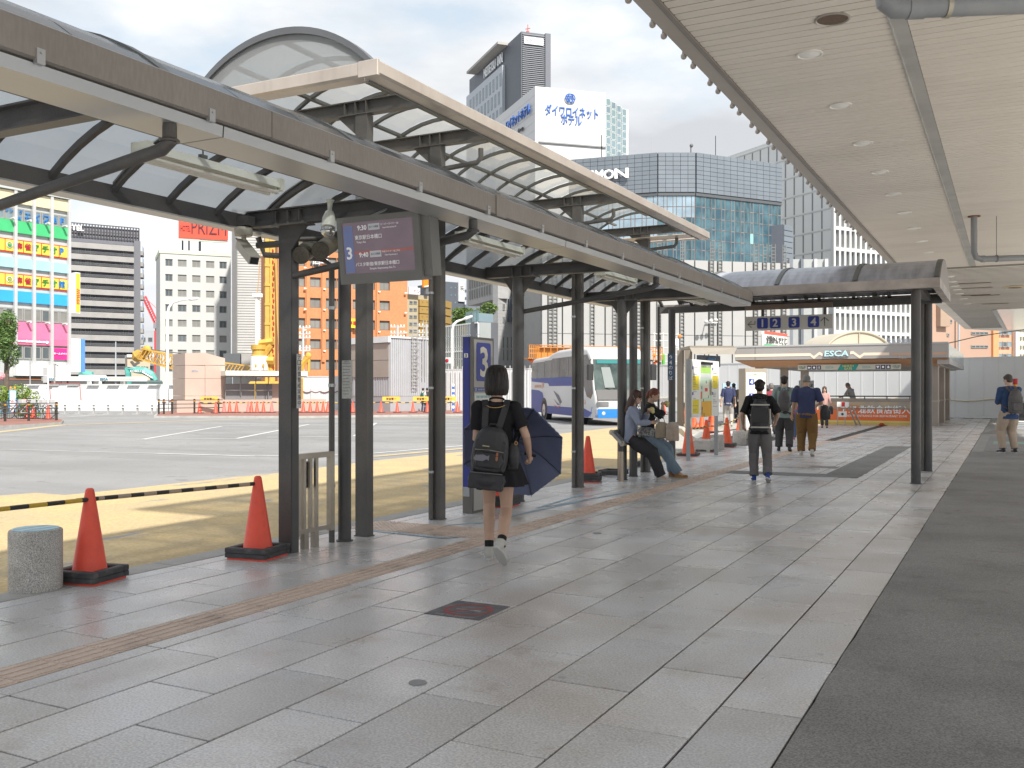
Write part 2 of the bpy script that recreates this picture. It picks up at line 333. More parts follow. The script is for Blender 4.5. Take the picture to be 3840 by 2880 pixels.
# worn yellow bus bay paint along the kerb
yl = [(-400, 1125), (0, 1071), (77, 1065), (140, 1070), (213, 1063), (333, 1050), (553, 1026), (593, 1023), (750, 1003), (803, 996), (926, 983), (1000, 976), (1136, 946), (1333, 923), (1500, 912), (1530, 925), (1510, 960)]
pts = [G(x, y, RZ) for x, y in yl]; pts = [(p.x, p.y) for p in pts]
def yellow_worn():
    t = mat('worn_yellow', (.52, .385, .19), .8, ns=1.1, c2=(.43, .34, .2), sp=(30, .12))
    nd, lk = t.node_tree.nodes, t.node_tree.links; b = nd['Principled BSDF']; src = b.inputs['Base Color'].links[0].from_socket
    geo = nd.new('ShaderNodeNewGeometry'); mm = nd.new('ShaderNodeMapping'); mm.inputs['Scale'].default_value = (1.6, .7, 1); lk.new(geo.outputs['Position'], mm.inputs[0])
    z = nd.new('ShaderNodeTexNoise'); z.inputs['Scale'].default_value = .9; z.inputs['Detail'].default_value = 11; z.inputs['Roughness'].default_value = .68; lk.new(mm.outputs[0], z.inputs['Vector'])
    rp = nd.new('ShaderNodeMapRange'); rp.inputs[1].default_value = .6; rp.inputs[2].default_value = .66; lk.new(z.outputs['Fac'], rp.inputs[0])
    k = nd.new('ShaderNodeMix'); k.data_type = 'RGBA'; lk.new(rp.outputs[0], k.inputs[0]); lk.new(src, k.inputs['A']); k.inputs['B'].default_value = (.24, .24, .25, 1)
    lk.new(k.outputs['Result'], b.inputs['Base Color']); return t
flat('yellow_road_paint', pts+[(-6.4, 30), (-6.4, 1.0)], RZ+.004, yellow_worn(), kind='structure')
# a brighter repainted band and lane lines
def strip(name, a, b, wd, m, z=RZ+.008):
    a, b = G(*a, RZ), G(*b, RZ); d = (b-a).normalized(); s_ = Vector((-d.y, d.x, 0))*wd/2
    flat(name, [a-s_, b-s_, b+s_, a+s_], z, m, kind='structure')
strip('yellow_road_paint', (-300, 967), (137, 918), .5, cream); strip('yellow_road_paint', (137, 918), (560, 905), .5, cream)
strip('yellow_road_paint', (560, 905), (1000, 902), .5, cream)
strip('road_marking', (0, 971), (337, 980), .06, wht); strip('road_marking', (337, 980), (553, 986), .14, wht); strip('road_marking', (553, 986), (750, 983), .14, wht)
strip('road_marking', (803, 980), (1130, 952), .14, wht); strip('road_marking', (803, 987), (1136, 957), .3, cream)
for a, b in (((300, 951), (480, 921)), ((480, 921), (580, 919)), ((300, 950), (510, 948)), ((510, 948), (668, 917)), ((576, 945), (766, 943)), ((668, 917), (812, 916)), ((766, 943), (812, 914)), ((812, 916), (1000, 915))):
    strip('road_marking', a, b, .16, wht)
for a, b in (((300, 893), (560, 889)), ((150, 900), (230, 896)), ((420, 896), (560, 893))): strip('road_marking', a, b, .3, wht)
flat('road_patch', [(-10.4, 9.4), (-6.5, 8.4), (-6.45, 4.0), (-9.4, 3.5)], RZ+.002, asph, kind='structure')
# pavement bed, slabs, kerb
XL = [-.81, -1.18, -1.615, -2.055, -2.49, -2.93, -3.36, -3.79, -4.35]
XR2 = [-4.65, -5.06, -5.48, -5.92]
flat('station_forecourt', [(1.25, -30), (60, -30), (60, 54), (1.25, 54)], .002, mat('pale_paving', (.55, .53, .5), .8, ns=.6, na=.12, sp=(50, .08)), kind='structure')  # pale floor out of view, added to bounce sunlight onto soffit and paving
flat('station_forecourt', [(-6.08, -30), (1.25, -30), (1.25, -4.0), (-6.08, -4.0)], .002, bpy.data.materials['pale_paving'], kind='structure')  # same added floor, continued behind the camera
pav = flat('pavement', [(-6.08, -4), (3, -4), (3, 54), (-9, 54), (-9, 31), (-6.08, 24)], -.016, jointm, kind='structure')
rows = [(XL[i+1], XL[i], i % 2) for i in range(len(XL)-2)]+[(XL[8], XL[7]-.42, 1), (XL[7]-.42, XL[7], 1)]+[(XR2[i+1], XR2[i], (i+1) % 2) for i in range(3)]
rows = [r for r in rows]
PATCH = [(-4.42, -2.2, 16.45, 17.0), (-2.78, -2.2, 17.0, 26.0)]
def slab_mesh(wd, ln): return MB().bbox(0, wd, 0, ln, -.012, 0, .0025).mesh('paving_slab', gran)
_sl = {}; cand = []
for (x0, x1, par) in rows:
    y = 4.35-.935*9+(.4675 if par else 0)
    while y < 52:
        if y > -.6: cand.append((x0, x1, y, y+.935))
        y += .935
# plaza slabs further on the left, beyond the shelter
for i in range(6):
    for j in range(26): cand.append((-5.92-.45*(i+1), -5.92-.45*i, 29.5+.935*j+(.467 if i % 2 else 0), 30.435+.935*j+(.467 if i % 2 else 0)))
def vis(c):
    X, Y = (c[0]+c[1])/2, (c[2]+c[3])/2; d = -CS*X+CC*Y; l = CC*X+CS*Y
    return 1/(d*d) if d > 1.2 and abs(l/d) < .62 and CF*CH/d < 900 else 0
def hits(c):
    X, Y = (c[0]+c[1])/2, (c[2]+c[3])/2
    return any(a <= X <= b and c_ <= Y <= d_ for a, b, c_, d_ in PATCH)
cand = [c for c in cand]; cand.sort(key=vis, reverse=True)
rest = MB(); g_ = .006; nslab = 0
for c in cand:
    wd, ln = c[1]-c[0]-2*g_, c[3]-c[2]-2*g_
    if c[0] < -5.3 and c[3] > 8.1 and c[2] < 8.75 and c[3] < 9.6 and False: continue
    if nslab < 290 and vis(c) > 0:
        key = (round(wd, 3), round(ln, 3))
        if key not in _sl: _sl[key] = slab_mesh(wd, ln)
        dz = random.uniform(-.0012, .0012)
        put('paving_slab', _sl[key], pav, M=Matrix.Translation((c[0]+g_, c[2]+g_, dz))); nslab += 1
    else: rest.box(c[0]+g_, c[1]-g_, c[2]+g_, c[3]-g_, -.012, random.uniform(-.001, .001))
rest.build('paving_slab', gran, pav, kind='stuff')
# kerb stones
kb = MB().bbox(-6.36, -6.09, 0, .985, RZ-.02, .002, .012).mesh('kerb_stone', kerbm)
for i in range(26): put('kerb_stone', kb, pav, M=Matrix.Translation((0, i*.993-1.2, 0)))
kb2 = MB().bbox(-6.085, -5.925, 0, .985, -.014, .0, .003).mesh('edge_stone', gran)
for i in range(26): put('edge_stone', kb2, pav, M=Matrix.Translation((0, i*.993-1.2, 0)))
# tactile paving
def tile_bar(n=4, W_=.294, L_=.294, along=True):
    mb = MB().box(-W_/2, W_/2, -L_/2, L_/2, -.012, .0015)
    for i in range(n):
        t = (i-(n-1)/2)*W_/n
        if along: mb.bar((t, -L_/2+.012, .0035), (t, L_/2-.012, .0035), .034, .005)
        else: mb.bar((-W_/2+.012, t, .0035), (W_/2-.012, t, .0035), .034, .005)
    return mb.mesh('tactile_tile', tact)
def tile_dot():
    mb = MB().box(-.147, .147, -.147, .147, -.012, .0015)
    for i in range(5):
        for j in range(5): mb.lathe([(.013, 0), (.009, .005)], 8, ((i-2)*.058, (j-2)*.058, .0015))
    return mb.mesh('tactile_tile', tact)
tb, tbx, td = tile_bar(), tile_bar(5, along=False), tile_dot()
i = 0; y = 3.11-.3*9+.15
while y < 28:
    put('tactile_tile', td if 8.1 < y < 8.75 else tb, pav, M=Matrix.Translation((-4.5, y, 0))); y += .3
for i in range(5):
    for j in range(2):
        put('tactile_tile', (td if i in (0, 3, 4) else tbx), pav, M=Matrix.Translation((-4.8-.3*i, 8.27+.3*j, .004)))
for i in range(14): put('tactile_tile', tb, pav, M=Matrix.Translation((-4.2-.0*i, 28.2+.3*i, 0)))
# pale blue queue lines on the slabs
bl = mat('pale_blue_line', (.3, .52, .66), .7, ns=5, c2=(.36, .4, .43))
def pl(a, b, wd=.05):
    a, b = G(*a), G(*b); d = (b-a).normalized(); s_ = Vector((-d.y, d.x, 0))*wd/2; flat('queue_line', [a-s_, b-s_, b+s_, a+s_], .0035, bl, kind='structure')
for a, b in (((820, 1130), (940, 1137)), ((940, 1137), (1060, 1128)), ((780, 1145), (960, 1163)), ((960, 1163), (1020, 1157)), ((1160, 1098), (1260, 1068)), ((1180, 1095), (1360, 1063)), ((1100, 1116), (1270, 1080))): pl(a, b)
# asphalt walkway on the right and repair patches
mb = MB(); pts = [(-.80, 24.6)]
y = 24.6
while y > -4: y -= .22; pts.append((-.805+noise.noise(Vector((y*2.1, 3, 0)))*.014+noise.noise(Vector((y*9, 1, 0)))*.006, y))
pts += [(1.3, -4), (1.3, 24.6)]
flat('asphalt_walkway', pts, .006, asph_new, kind='structure')
for i, (a, b, c, d) in enumerate(PATCH): flat('asphalt_patch', [(a, c), (b, c), (b, d), (a, d)], .004+.001*i, asph_new, kind='structure')
lg = mat('plaza_grey', (.3, .295, .29), .7, ns=1, na=.15, sp=(60, .1))
flat('plaza_paving', [(-.8, 24.6), (1.3, 24.6), (1.3, 54), (-.8, 54)], .004, lg, kind='structure')
dk = [G(2085, 972), G(2130, 972), G(2150, 935), G(2100, 935)]
flat('asphalt_patch', [(-.55, 24.8), (.4, 24.8), (.4, 33), (-.55, 33)], .008, asph, kind='structure')
flat('asphalt_patch', [(-.9, 34.5), (4, 34.5), (4, 39.5), (-.3, 39.5)], .008, asph_new, kind='structure')
flat('green_line', [(-.4, 28.4), (3, 28.4), (3, 29.6), (-.4, 29.6)], .010, mat('green_line', (.2, .4, .33), .8, ns=2, c2=(.3, .33, .31)), kind='structure')
# sunlit pale forecourt left of the plaza
MB().prism([(-6.37, 20.3), (-6.37, 24), (-9.0, 31), (-9, 54), (-10.8, 54), (-10.5, 31), (-7.4, 23)][::-1], RZ-.01, -.02).build('forecourt', mat('forecourt', (.42, .4, .36), .8, ns=1.4, na=.15, sp=(60, .1)), kind='structure')
MB().prism([(-6.085, 23.5), (-6.085, 54), (-9.01, 54), (-9.01, 31), (-6.1, 24)], RZ-.01, -.0175).build('pavement_base', kerbm, kind='structure')
# no smoking floor mark
fm = thing('floor_sign', 'worn dark no smoking mark with red ring stuck on the slabs', 'floor sign', (-3.15, 5.46, .003))
MB().box(-3.36, -2.955, 5.255, 5.68, .001, .0035).build('panel', mat('dark_film', (.09, .085, .1), .6, ns=14, c2=(.17, .165, .17)), fm)
mb = MB()
for k in range(28):
    a, b = 2*PI*k/28, 2*PI*(k+1)/28
    mb.sheet([(-3.15+r*math.cos(t), 5.465+r*math.sin(t), .0045) for r, t in ((.135, a), (.135, b), (.165, b), (.165, a))][::-1])
mb.bar((-3.245, 5.37, .0042), (-3.055, 5.56, .0042), .028, .0012); mb.build('red_ring', mat('faded_red', (.36, .06, .06), .7, ns=20, c2=(.2, .08, .08)), fm)
MB().box(-3.24, -3.06, 5.45, 5.475, .0037, .0044).build('cigarette', mat('faded_white', (.4, .4, .38), .7, ns=25, na=.5), fm)
text('禁煙  NO SMOKING', bl and mat('faded_print', (.35, .34, .34), .7), fm, (-3.15, 5.285, .004), (1, 0, 0), (0, 1, 0), .3, .03, dep=.0006)
sb = thing('floor_sign', 'small faded reddish floor mark behind the shelter posts walkway', 'floor sign', (-2.9, 20, .003))
p_ = [G(1745, 1010), G(1810, 1012)]
MB().box(p_[0].x, p_[0].x+.5, p_[0].y, p_[0].y+.45, .001, .004).build('panel', mat('faded_film', (.25, .2, .2), .7, ns=20, c2=(.3, .29, .28)), sb)
cv = MB().lathe([(.045, 0), (.045, .004), (.04, .005)], 14).mesh('cover', C(.3, .3, .31, .6))
for i, (x, y) in enumerate(((902, 1475), (1290, 1152))):
    g0 = G(x, y); o = put('drain_cover', cv, None, M=Matrix.Translation(g0)); tag(o, ['small round dark metal cap set in the foreground slab', 'small round cap in the slab near the walking woman'][i], 'cap')  # the near disc stands in for a gum-like stain
# ================================================================ bus shelters
steel = mat('dark_steel', (.065, .066, .07), .45, ns=2.4, c2=(.095, .09, .085), sp=(140, .12), bs=60, ba=.08)
steel2 = mat('weathered_steel', (.095, .093, .09), .5, ns=2.4, c2=(.135, .125, .115), sp=(140, .12))
fasc = mat('bronze_fascia', (.3, .272, .25), .45, .15, ns=1.6, c2=(.265, .24, .22), stretch=(1, 1, .25), sp=(60, .06))
fascw = mat('stainless_fascia', (.55, .49, .43), .33, .35, ns=1.8, c2=(.46, .4, .35))
alu = mat('alu_channel', (.5, .51, .52), .35, .5, ns=1, na=.1)
wear(fasc, (5, 5, .4), (.2, .18, .165), .52, .75, .35, 4); wear(fascw, (7, 7, .5), (.38, .33, .29), .55, .75, .5); wear(steel, (5, 5, .6), (.1, .085, .07), .55, .75, .5); wear(steel2, (6, 6, .5), (.15, .13, .11), .55, .75, .6)
rail_m = mat('grey_rail', (.14, .145, .14), .5, ns=2, na=.15)
poly = glass_sheet('smoked_polycarbonate', (.52, .55, .575), .36)
poly2 = glass_sheet('clear_polycarbonate', (.72, .73, .72), .46)
def arc(xa, za, xb, zb, rise, n, t0=0, t1=1):
    """points along a circular arc over the chord a-b"""
    c = abs(xb-xa); r = (c*c/4+rise*rise)/(2*rise); half = math.asin(min(1, c/2/r)); out = []
    for i in range(n+1):
        t = t0+(t1-t0)*i/n; th = -half+2*half*t
        out.append((xa+(xb-xa)*(.5+math.sin(th)/(2*math.sin(half))), za+(zb-za)*t+r*math.cos(th)-r*math.cos(half)))
    return out
def ibeam(mb, p, q, h=.13, w_=.1, tf=.012, tw=.012):
    p, q = Vector(p), Vector(q); z = Vector((0, 0, 1))
    mb.bar(p+z*(h/2-tf/2), q+z*(h/2-tf/2), w_, tf); mb.bar(p-z*(h/2-tf/2), q-z*(h/2-tf/2), w_, tf); mb.bar(p, q, tw, h-2*tf+.001)
def axis(o, along):
    """local frame of a shelter: a=across, l=along"""
    if along == 'Y': return lambda a, l, z: (a, l, z)
    return lambda a, l, z: (l, a, z)
def gutter(root, f, aw, l0, l1, z0, z1, side, m, n=1, skin=.05):
    for i in range(n):
        a, b = l0+(l1-l0)*i/n+.004, l0+(l1-l0)*(i+1)/n-.004
        mb = MB(); mb.extr([f(aw, a, z0), f(aw+side*skin, a, z0+.006), f(aw+side*skin, a, z1-.008), f(aw+side*(skin-.01), a, z1), f(aw, a, z1)], Vector(f(0, b-a, 0)))
        mb.build('fascia', m, root)
# ---- shelter one, along the kerb
S1 = thing('bus_shelter', 'long dark steel bus shelter with low smoked barrel roof running past the stop 3 pillar', 'bus shelter', (-5.66, 6.68, 0))
f = axis(0, 'Y'); xa, xb, za, zb, rise = -6.13, -3.78, 3.0, 3.03, .4
FR = [3.53, 6.6, 11.07, 14.7]
RIB0 = 5.16; ribs = [RIB0+.54*k for k in range(-6, 20)]
def rib_mesh(xa, za, xb, zb, rise, yw=.045, dp=.05, n=14):
    mb = MB(); A = arc(xa, za, xb, zb, rise, n); B = arc(xa, za-dp, xb, zb-dp, rise, n)
    for i in range(n):
        mb.add([(A[i][0], -yw/2, A[i][1]), (A[i+1][0], -yw/2, A[i+1][1]), (A[i+1][0], yw/2, A[i+1][1]), (A[i][0], yw/2, A[i][1]),
                (B[i][0], -yw/2, B[i][1]), (B[i+1][0], -yw/2, B[i+1][1]), (B[i+1][0], yw/2, B[i+1][1]), (B[i][0], yw/2, B[i][1])],
               [(0,3,2,1)[::-1],(4,5,6,7)[::-1],(0,1,5,4)[::-1],(3,7,6,2)[::-1]])
    return mb
def pane_mesh(xa, za, xb, zb, rise, ln, n=12, t0=0, t1=1, up=.012):
    mb = MB(); A = arc(xa, za+up, xb, zb+up, rise, n, t0, t1)
    for i in range(n): mb.add([(A[i][0], 0, A[i][1]), (A[i+1][0], 0, A[i+1][1]), (A[i+1][0], ln, A[i+1][1]), (A[i][0], ln, A[i][1])], [(0, 1, 2, 3)])
    return mb
rm = rib_mesh(xa, za, xb, zb, rise).mesh('roof_rib', steel); pm = pane_mesh(xa, za, xb, zb, rise, .53).mesh('roof_pane', poly, True)
cm_ = rib_mesh(xa+.04, za+.03, xb-.02, zb+.03, rise, .07, .018).mesh('cover_strip', rail_m)
for k, y in enumerate(ribs):
    if y > 15.9: continue
    put('roof_rib', rm, S1, M=Matrix.Translation((0, y, 0))); put('roof_pane', pm, S1, M=Matrix.Translation((0, y+.005, 0)))
    if k % 3 == 0: put('cover_strip', cm_, S1, M=Matrix.Translation((0, y, 0)))
A = arc(xa, za-.02, xb, zb-.02, rise, 100)
for t in (28, 74):
    MB().bar((A[t][0], 1.9, A[t][1]), (A[t][0], 15.7, A[t][1]), .06, .035).build('purlin', rail_m, S1)
# left edge beam with pale lip, right gutter in lengths
MB().box(-6.2, -6.12, 1.5, 15.64, 2.892, 3.02).build('edge_beam', steel, S1)
MB().box(-6.26, -6.1, 1.5, 15.64, 2.878, 2.89).build('edge_lip', alu, S1); MB().box(-6.275, -6.262, 1.5, 15.64, 2.88, 2.9).build('edge_lip', fasc, S1)
ls = [-2, 4.2, 7.0, 15.62]
for a, b in zip(ls, ls[1:]):
    MB().extr([(-3.72, a+.003, 2.862), (-3.70, a+.003, 2.87), (-3.70, a+.003, 3.018), (-3.72, a+.003, 3.03), (-3.86, a+.003, 3.03), (-3.86, a+.003, 2.862)], (0, b-a-.006, 0)).build('fascia', fasc, S1)
MB().box(-3.69, -3.735, 6.86, 7.03, 2.855, 3.035).build('joint_cover', fasc, S1)
for a, b in zip([-2, 3.85, 8.3, 12.0], [3.84, 8.29, 11.99, 15.6]):
    MB().extr([(-3.725, a, 2.792), (-3.72, a, 2.85), (-3.745, a, 2.85), (-3.78, a, 2.80), (-4.02, a, 2.83), (-4.02, a, 2.792)], (0, b-a, 0)).build('lower_channel', alu, S1)
bk = MB().box(-3.719, -3.694, -.02, .02, 2.845, 2.912); bk.tube([(-3.694, 0, 2.893), (-3.688, 0, 2.893)], .006, 8); bk = bk.mesh('strap', alu)
for k in range(14): put('strap', bk, S1, M=Matrix.Translation((0, 2.74+k*1.0-1, 0)))
MB().box(-6.12, -3.86, 1.5, 1.56, 2.9, 3.02).build('end_beam', steel, S1)
# frames: cross beam, gusset plate, column, downpipe
def frame(root, y, xl, xr, zt, colx, kind, pipe=True):
    mb = MB(); ibeam(mb, (xl, y, zt-.058), (xr, y, zt-.058), .145, .1)
    for dx in (-.07, .06, .19): mb.box(colx+dx-.005, colx+dx+.005, y-.046, y+.046, zt-.12, zt-.012)
    mb.box(xl-.008, xl+.004, y-.05, y+.05, zt-.13, zt); mb.build('cross_beam', steel, root)
    pl_ = MB().box(colx-.1, colx+.28, y-.07, y+.07, zt-.145, zt-.131)
    for dx in (-.06, .08, .24): pl_.lathe([(.014, 0), (.014, .014)], 6, (colx+dx, y-.055, zt-.131))
    pl_.build('cap_plate', steel2, root)
    gu = MB(); gu.extr([(colx+.06, y-.008, zt-.145), (colx+.26, y-.008, zt-.145), (colx+.06, y-.008, zt-.37)], (0, .016, 0))
    if kind == 'round': gu.extr([(colx-.06, y-.008, zt-.37), (colx-.22, y-.008, zt-.145), (colx-.06, y-.008, zt-.145)], (0, .016, 0))
    gu.build('gusset', steel, root)
    if kind == 'round':
        MB().lathe([(.09, 0), (.09, .012), (.076, .014), (.076, zt-.38), (.08, zt-.38), (.08, zt-.145)], 24, (colx, y, 0)).build('column', steel, root, True)
    else:
        mb = MB().box(colx-.07, colx+.07, y-.005, y+.10, 0, zt-.145); mb.box(colx+.0705, colx+.0745, y+.005, y+.09, .02, zt-.15)
        mb.build('column', steel, root)
    if pipe:
        MB().tube([(xr+.12, y+.0, zt-.24), (xr+.12, y, zt-.33), (xr+.07, y, zt-.36), (colx+.07, y+.03, zt-.58)], [.035, .035, .034, .03], 14).build('downpipe', steel, root, True)
        MB().lathe([(.05, 0), (.05, .01), (.036, .02), (.036, .08)], 16, (xr+.12, y, zt-.33)).build('pipe_collar', steel, root)
cx = -5.66
frame(S1, 3.53, -6.12, -3.9, 3.03, cx, 'box'); frame(S1, 6.63, -6.12, -3.9, 3.03, cx-.03, 'box'); frame(S1, 11.07, -6.12, -3.9, 3.03, cx+.02, 'round'); frame(S1, 14.45, -6.12, -3.9, 3.0, cx+.16, 'round', False)
# round posts beside the frames
for (x, y, r, zt) in ((-5.64, 7.42, .062, 2.9), (-5.55, 15.1, .068, 2.95)):
    MB().lathe([(.08, 0), (.08, .012), (r, .014), (r, zt)], 20, (x, y, 0)).build('column', steel, S1, True)
MB().tube([(-5.70, 7.30, 0), (-5.70, 7.30, 2.62), (-5.78, 7.25, 2.68), (-6.17, 6.9, 2.7), (-6.2, 6.85, 2.86)], .028, 12).build('downpipe', steel2, S1, True)
for z in (.52, 1.47, 2.2): MB().lathe([(.034, 0), (.034, .03)], 12, (-5.70, 7.30, z)).build('pipe_band', alu, S1)
MB().tube([(-6.0, 6.62, 2.74), (-5.75, 6.65, 2.74)], .03, 12).build('cross_pipe', steel2, S1, True)
MB().bar((-4.9, 1.8, 3.12), (-4.9, 15.4, 3.12), .045, .03).build('lamp_rail', rail_m, S1)
for y in (2.4, 4.9, 6.5, 9.0, 12.7): MB().tube([(-4.9, y, 3.13), (-4.9, y, 3.4)], .006, 6).build('hanger', rail_m, S1)
# grey sticker strip on a column, notice sheet on the round post
bx = MB().box(-5.582, -5.579, 6.655, 6.715, 1.28, 1.76); s_ = bx.build('sticker', mat('sticker_white', (.62, .62, .6), .5), S1)
for i, ch in enumerate('テロ対策警戒実施中'): text(ch, C(.04, .04, .04), s_, (-5.5785, 6.685, 1.735-.051*i), (0, 1, 0), (0, 0, 1), .046, .044, dep=.0008)
nt = MB().box(-5.62, -5.50, 7.352, 7.356, 1.36, 1.72).build('notice', mat('paper', (.6, .6, .57), .7, ns=40, na=.25), S1)
for i in range(11): MB().box(-5.61, -5.52+random.uniform(-.03, .01), 7.3505, 7.3515, 1.69-.029*i, 1.696-.029*i).build('print_line', C(.25, .25, .27), nt)
text('お知らせ', C(.1, .1, .1), nt, (-5.56, 7.351, 1.71), (1, 0, 0), (0, 0, 1), .07, .014, dep=.0006)
# ---- shelter two, higher roof beyond
S2 = thing('bus_shelter', 'taller bus shelter with pale fascia and higher barrel roof rising behind the low one', 'bus shelter', (-5.66, 9.12, 0))
xa, xb, za, zb, rise = -6.68, -4.72, 4.14, 4.14, .4; Y0, Y1 = 6.5, 16.3
rm2 = rib_mesh(xa, za, xb, zb, rise, .04, .035).mesh('roof_rib', rail_m); pm2 = pane_mesh(xa, za, xb, zb, rise, .53).mesh('roof_pane', poly2, True)
k = 0; y = Y0+.12
while y < Y1-.2:
    put('roof_rib', rm2, S2, M=Matrix.Translation((0, y, 0)))
    if y+.6 < Y1: put('roof_pane', pm2, S2, M=Matrix.Translation((0, y+.01, 0)))
    y += .545
A = arc(xa, za-.02, xb, zb-.02, rise, 100)
for t in (22, 50, 78): MB().bar((A[t][0], Y0+.1, A[t][1]), (A[t][0], Y1-.1, A[t][1]), .05, .03).build('purlin', rail_m, S2)
mb = rib_mesh(xa-.02, za+.045, xb+.02, zb+.045, rise+.02, .09, .06, 24); mb.M = Matrix()
mb.v = [Vector((v.x, v.y+Y0+.08, v.z)) for v in mb.v]; mb.build('end_arch', mat('dark_trim', (.11, .115, .125), .4, ns=2, na=.1), S2)
A = arc(xa, za+.02, xb, zb+.02, rise, 24)
mb = MB(); mb.sheet([(a[0], Y0+.06, a[1]) for a in A]+[(xb, Y0+.06, za), (xa, Y0+.06, za)]); mb.build('end_pane', glass_sheet('frosted_end', (.72, .75, .77), .35), S2)
def fas(root, pts, off, name='fascia', m=fascw): MB().extr(pts, off).build(name, m, root)
zb0, zt0 = 4.03, 4.16
for xx, s_ in ((-4.6, 1), (-6.8, -1)):
    n = 1 if s_ < 0 else 3; yl_ = [Y0, 11.3, 13.6, Y1] if n == 3 else [Y0, Y1]
    for a, b in zip(yl_, yl_[1:]):
        fas(S2, [(xx, a+.003, zb0+.02), (xx-s_*.02, a+.003, zb0), (xx-s_*.15, a+.003, zb0), (xx-s_*.15, a+.003, zb0+.02), (xx-s_*.02, a+.003, zt0), (xx, a+.003, zt0-.015)][::(1 if s_ > 0 else -1)], (0, b-a-.006, 0))
    MB().box(xx-s_*.152, xx-s_*.17, Y0+.1, Y1-.1, zb0-.01, zb0+.03).build('gutter_lip', rail_m, S2)
fas(S2, [(-6.8, Y0-.01, zb0+.02), (-6.8, Y0+.01, zb0), (-6.8, Y0+.14, zb0), (-6.8, Y0+.01, zt0), (-6.8, Y0-.01, zt0-.015)], (2.0, 0, 0)); MB().bbox(-4.8, -4.597, Y0-.013, Y0+.02, zb0-.002, zt0+.002, .006).build('corner_piece', fascw, S2)
fas(S2, [(-6.8, Y1-.12, zb0), (-6.8, Y1+.005, zb0+.01), (-6.8, Y1+.005, zt0), (-6.8, Y1-.02, zt0)], (2.19, 0, 0)); MB().box(-6.6, -4.76, Y1-.5, Y1-.12, zb0+.03, zb0+.04).build('end_soffit', fascw, S2)
def frame2(y, pipe):
    zt = 4.2; mb = MB(); ibeam(mb, (-6.6, y, zt+.02), (-4.85, y, zt+.02), .14, .1)
    for dx in (-.2, -.07, .06): mb.box(cx+dx-.005, cx+dx+.005, y-.048, y+.048, zt-.04, zt+.08)
    mb.build('cross_beam', steel2, S2)
    gu = MB(); gu.extr([(cx-.07, y-.008, zt-.05), (cx-.07, y-.008, zt-.25), (cx-.3, y-.008, zt-.05)], (0, .016, 0)); gu.build('gusset', steel2, S2)
    MB().box(cx-.07, cx+.07, y-.04, y+.065, 0, zt-.051).box(cx-.08, cx+.08, y-.05, y+.075, 0, .01).build('column', steel2, S2)
    if pipe:
        x = cx-.035; yy = y-.072
        MB().tube([(-5.08, y-.04, 4.05), (-5.08, y-.04, 3.95), (-5.12, y-.05, 3.9), (x-.0, yy, 3.86), (x, yy, 3.8), (x, yy, .01)], .028, 12).build('downpipe', steel2, S2, True)
        for z in (.52, 1.45, 2.5, 3.3): MB().lathe([(.034, 0), (.034, .025)], 12, (x, yy, z)).build('pipe_band', alu, S2)
        MB().box(-4.84, -4.77, y-.03, y+.03, 4.05, 4.14).build('pipe_box', rail_m, S2)
for i, y in enumerate((7.75, 9.12, 13.04, 16.0)): frame2(y, i > 0)
# ---- shelter three, across the pavement
S3 = thing('bus_shelter', 'short shelter bridging across the pavement with rounded metal roof in front of the station soffit', 'bus shelter', (-3.4, 17, 0))
ya, yb, za, rise = 15.75, 18.33, 3.11, .4; X0, X1 = -6.15, -.93
vault = mat('opaque_roof', (.42, .43, .48), .28, .1, ns=2.5, c2=(.25, .26, .29), stretch=(3, .4, 1))
rotM = Matrix(((0, 1, 0), (1, 0, 0), (0, 0, 1)))
def swap(mb): mb.v = [Vector((v.y, v.x, v.z)) for v in mb.v]; mb.f = [g[::-1] for g in mb.f]; return mb
pn = swap(pane_mesh(ya, za, yb, za, rise, 1.19, 14)).mesh('roof_sheet', vault, True); cv_ = swap(rib_mesh(ya, za+.03, yb, za+.03, rise, .07, .05)).mesh('cover_strip', rail_m)
pg = swap(pane_mesh(ya, za-.01, yb, za-.01, rise, 1.19, 14)).mesh('roof_sheet', poly2, True)
ux = [-.95-1.2*k for k in range(6)]
for k, x in enumerate(ux):
    if x < -6.2: continue
    put('cover_strip', cv_, S3, M=Matrix.Translation((x if k else x-.03, 0, 0)))
    if x-1.2 > -6.2: put('roof_sheet', pn, S3, M=Matrix.Translation((x-1.195, 0, 0)))
rb_ = swap(rib_mesh(ya, za-.06, yb, za-.06, rise, .05, .05)).mesh('roof_rib', steel)
for k in range(9): put('roof_rib', rb_, S3, M=Matrix.Translation((-1.3-.6*k, 0, 0)))
MB().box(X0, X1, 15.64, 15.78, 2.97, 3.11).build('fascia', mat('taupe_fascia', (.46, .41, .37), .4, .3, ns=2, c2=(.27, .24, .22)), S3)
tf = bpy.data.materials['taupe_fascia']
MB().box(X0, X1, 18.3, 18.43, 2.97, 3.11).build('fascia', tf, S3); MB().box(X1-.1, X1+.004, 15.636, 18.434, 2.968, 3.112).build('end_fascia', tf, S3)
A = arc(ya+.02, za, yb-.02, za, rise+.02, 20); mb = MB(); mb.extr([(X1-.02, a[0], a[1]) for a in A], (.018, 0, 0)); mb.build('end_plate', fasc, S3)
MB().box(X0, X1-.12, 18.17, 18.29, 2.94, 3.06).build('rear_beam', steel, S3); MB().box(X0, X1-.12, 15.82, 15.9, 2.96, 3.06).build('front_beam', steel, S3)
MB().box(-1.34, -1.22, 15.9, 18.2, 2.98, 3.08).build('cross_beam', steel, S3); MB().box(-4.43, -2.85, 18.08, 18.168, 2.93, 3.02).build('sign_rail', mat('rusty_brown', (.2, .15, .12), .6, ns=3, c2=(.16, .13, .11)), S3)
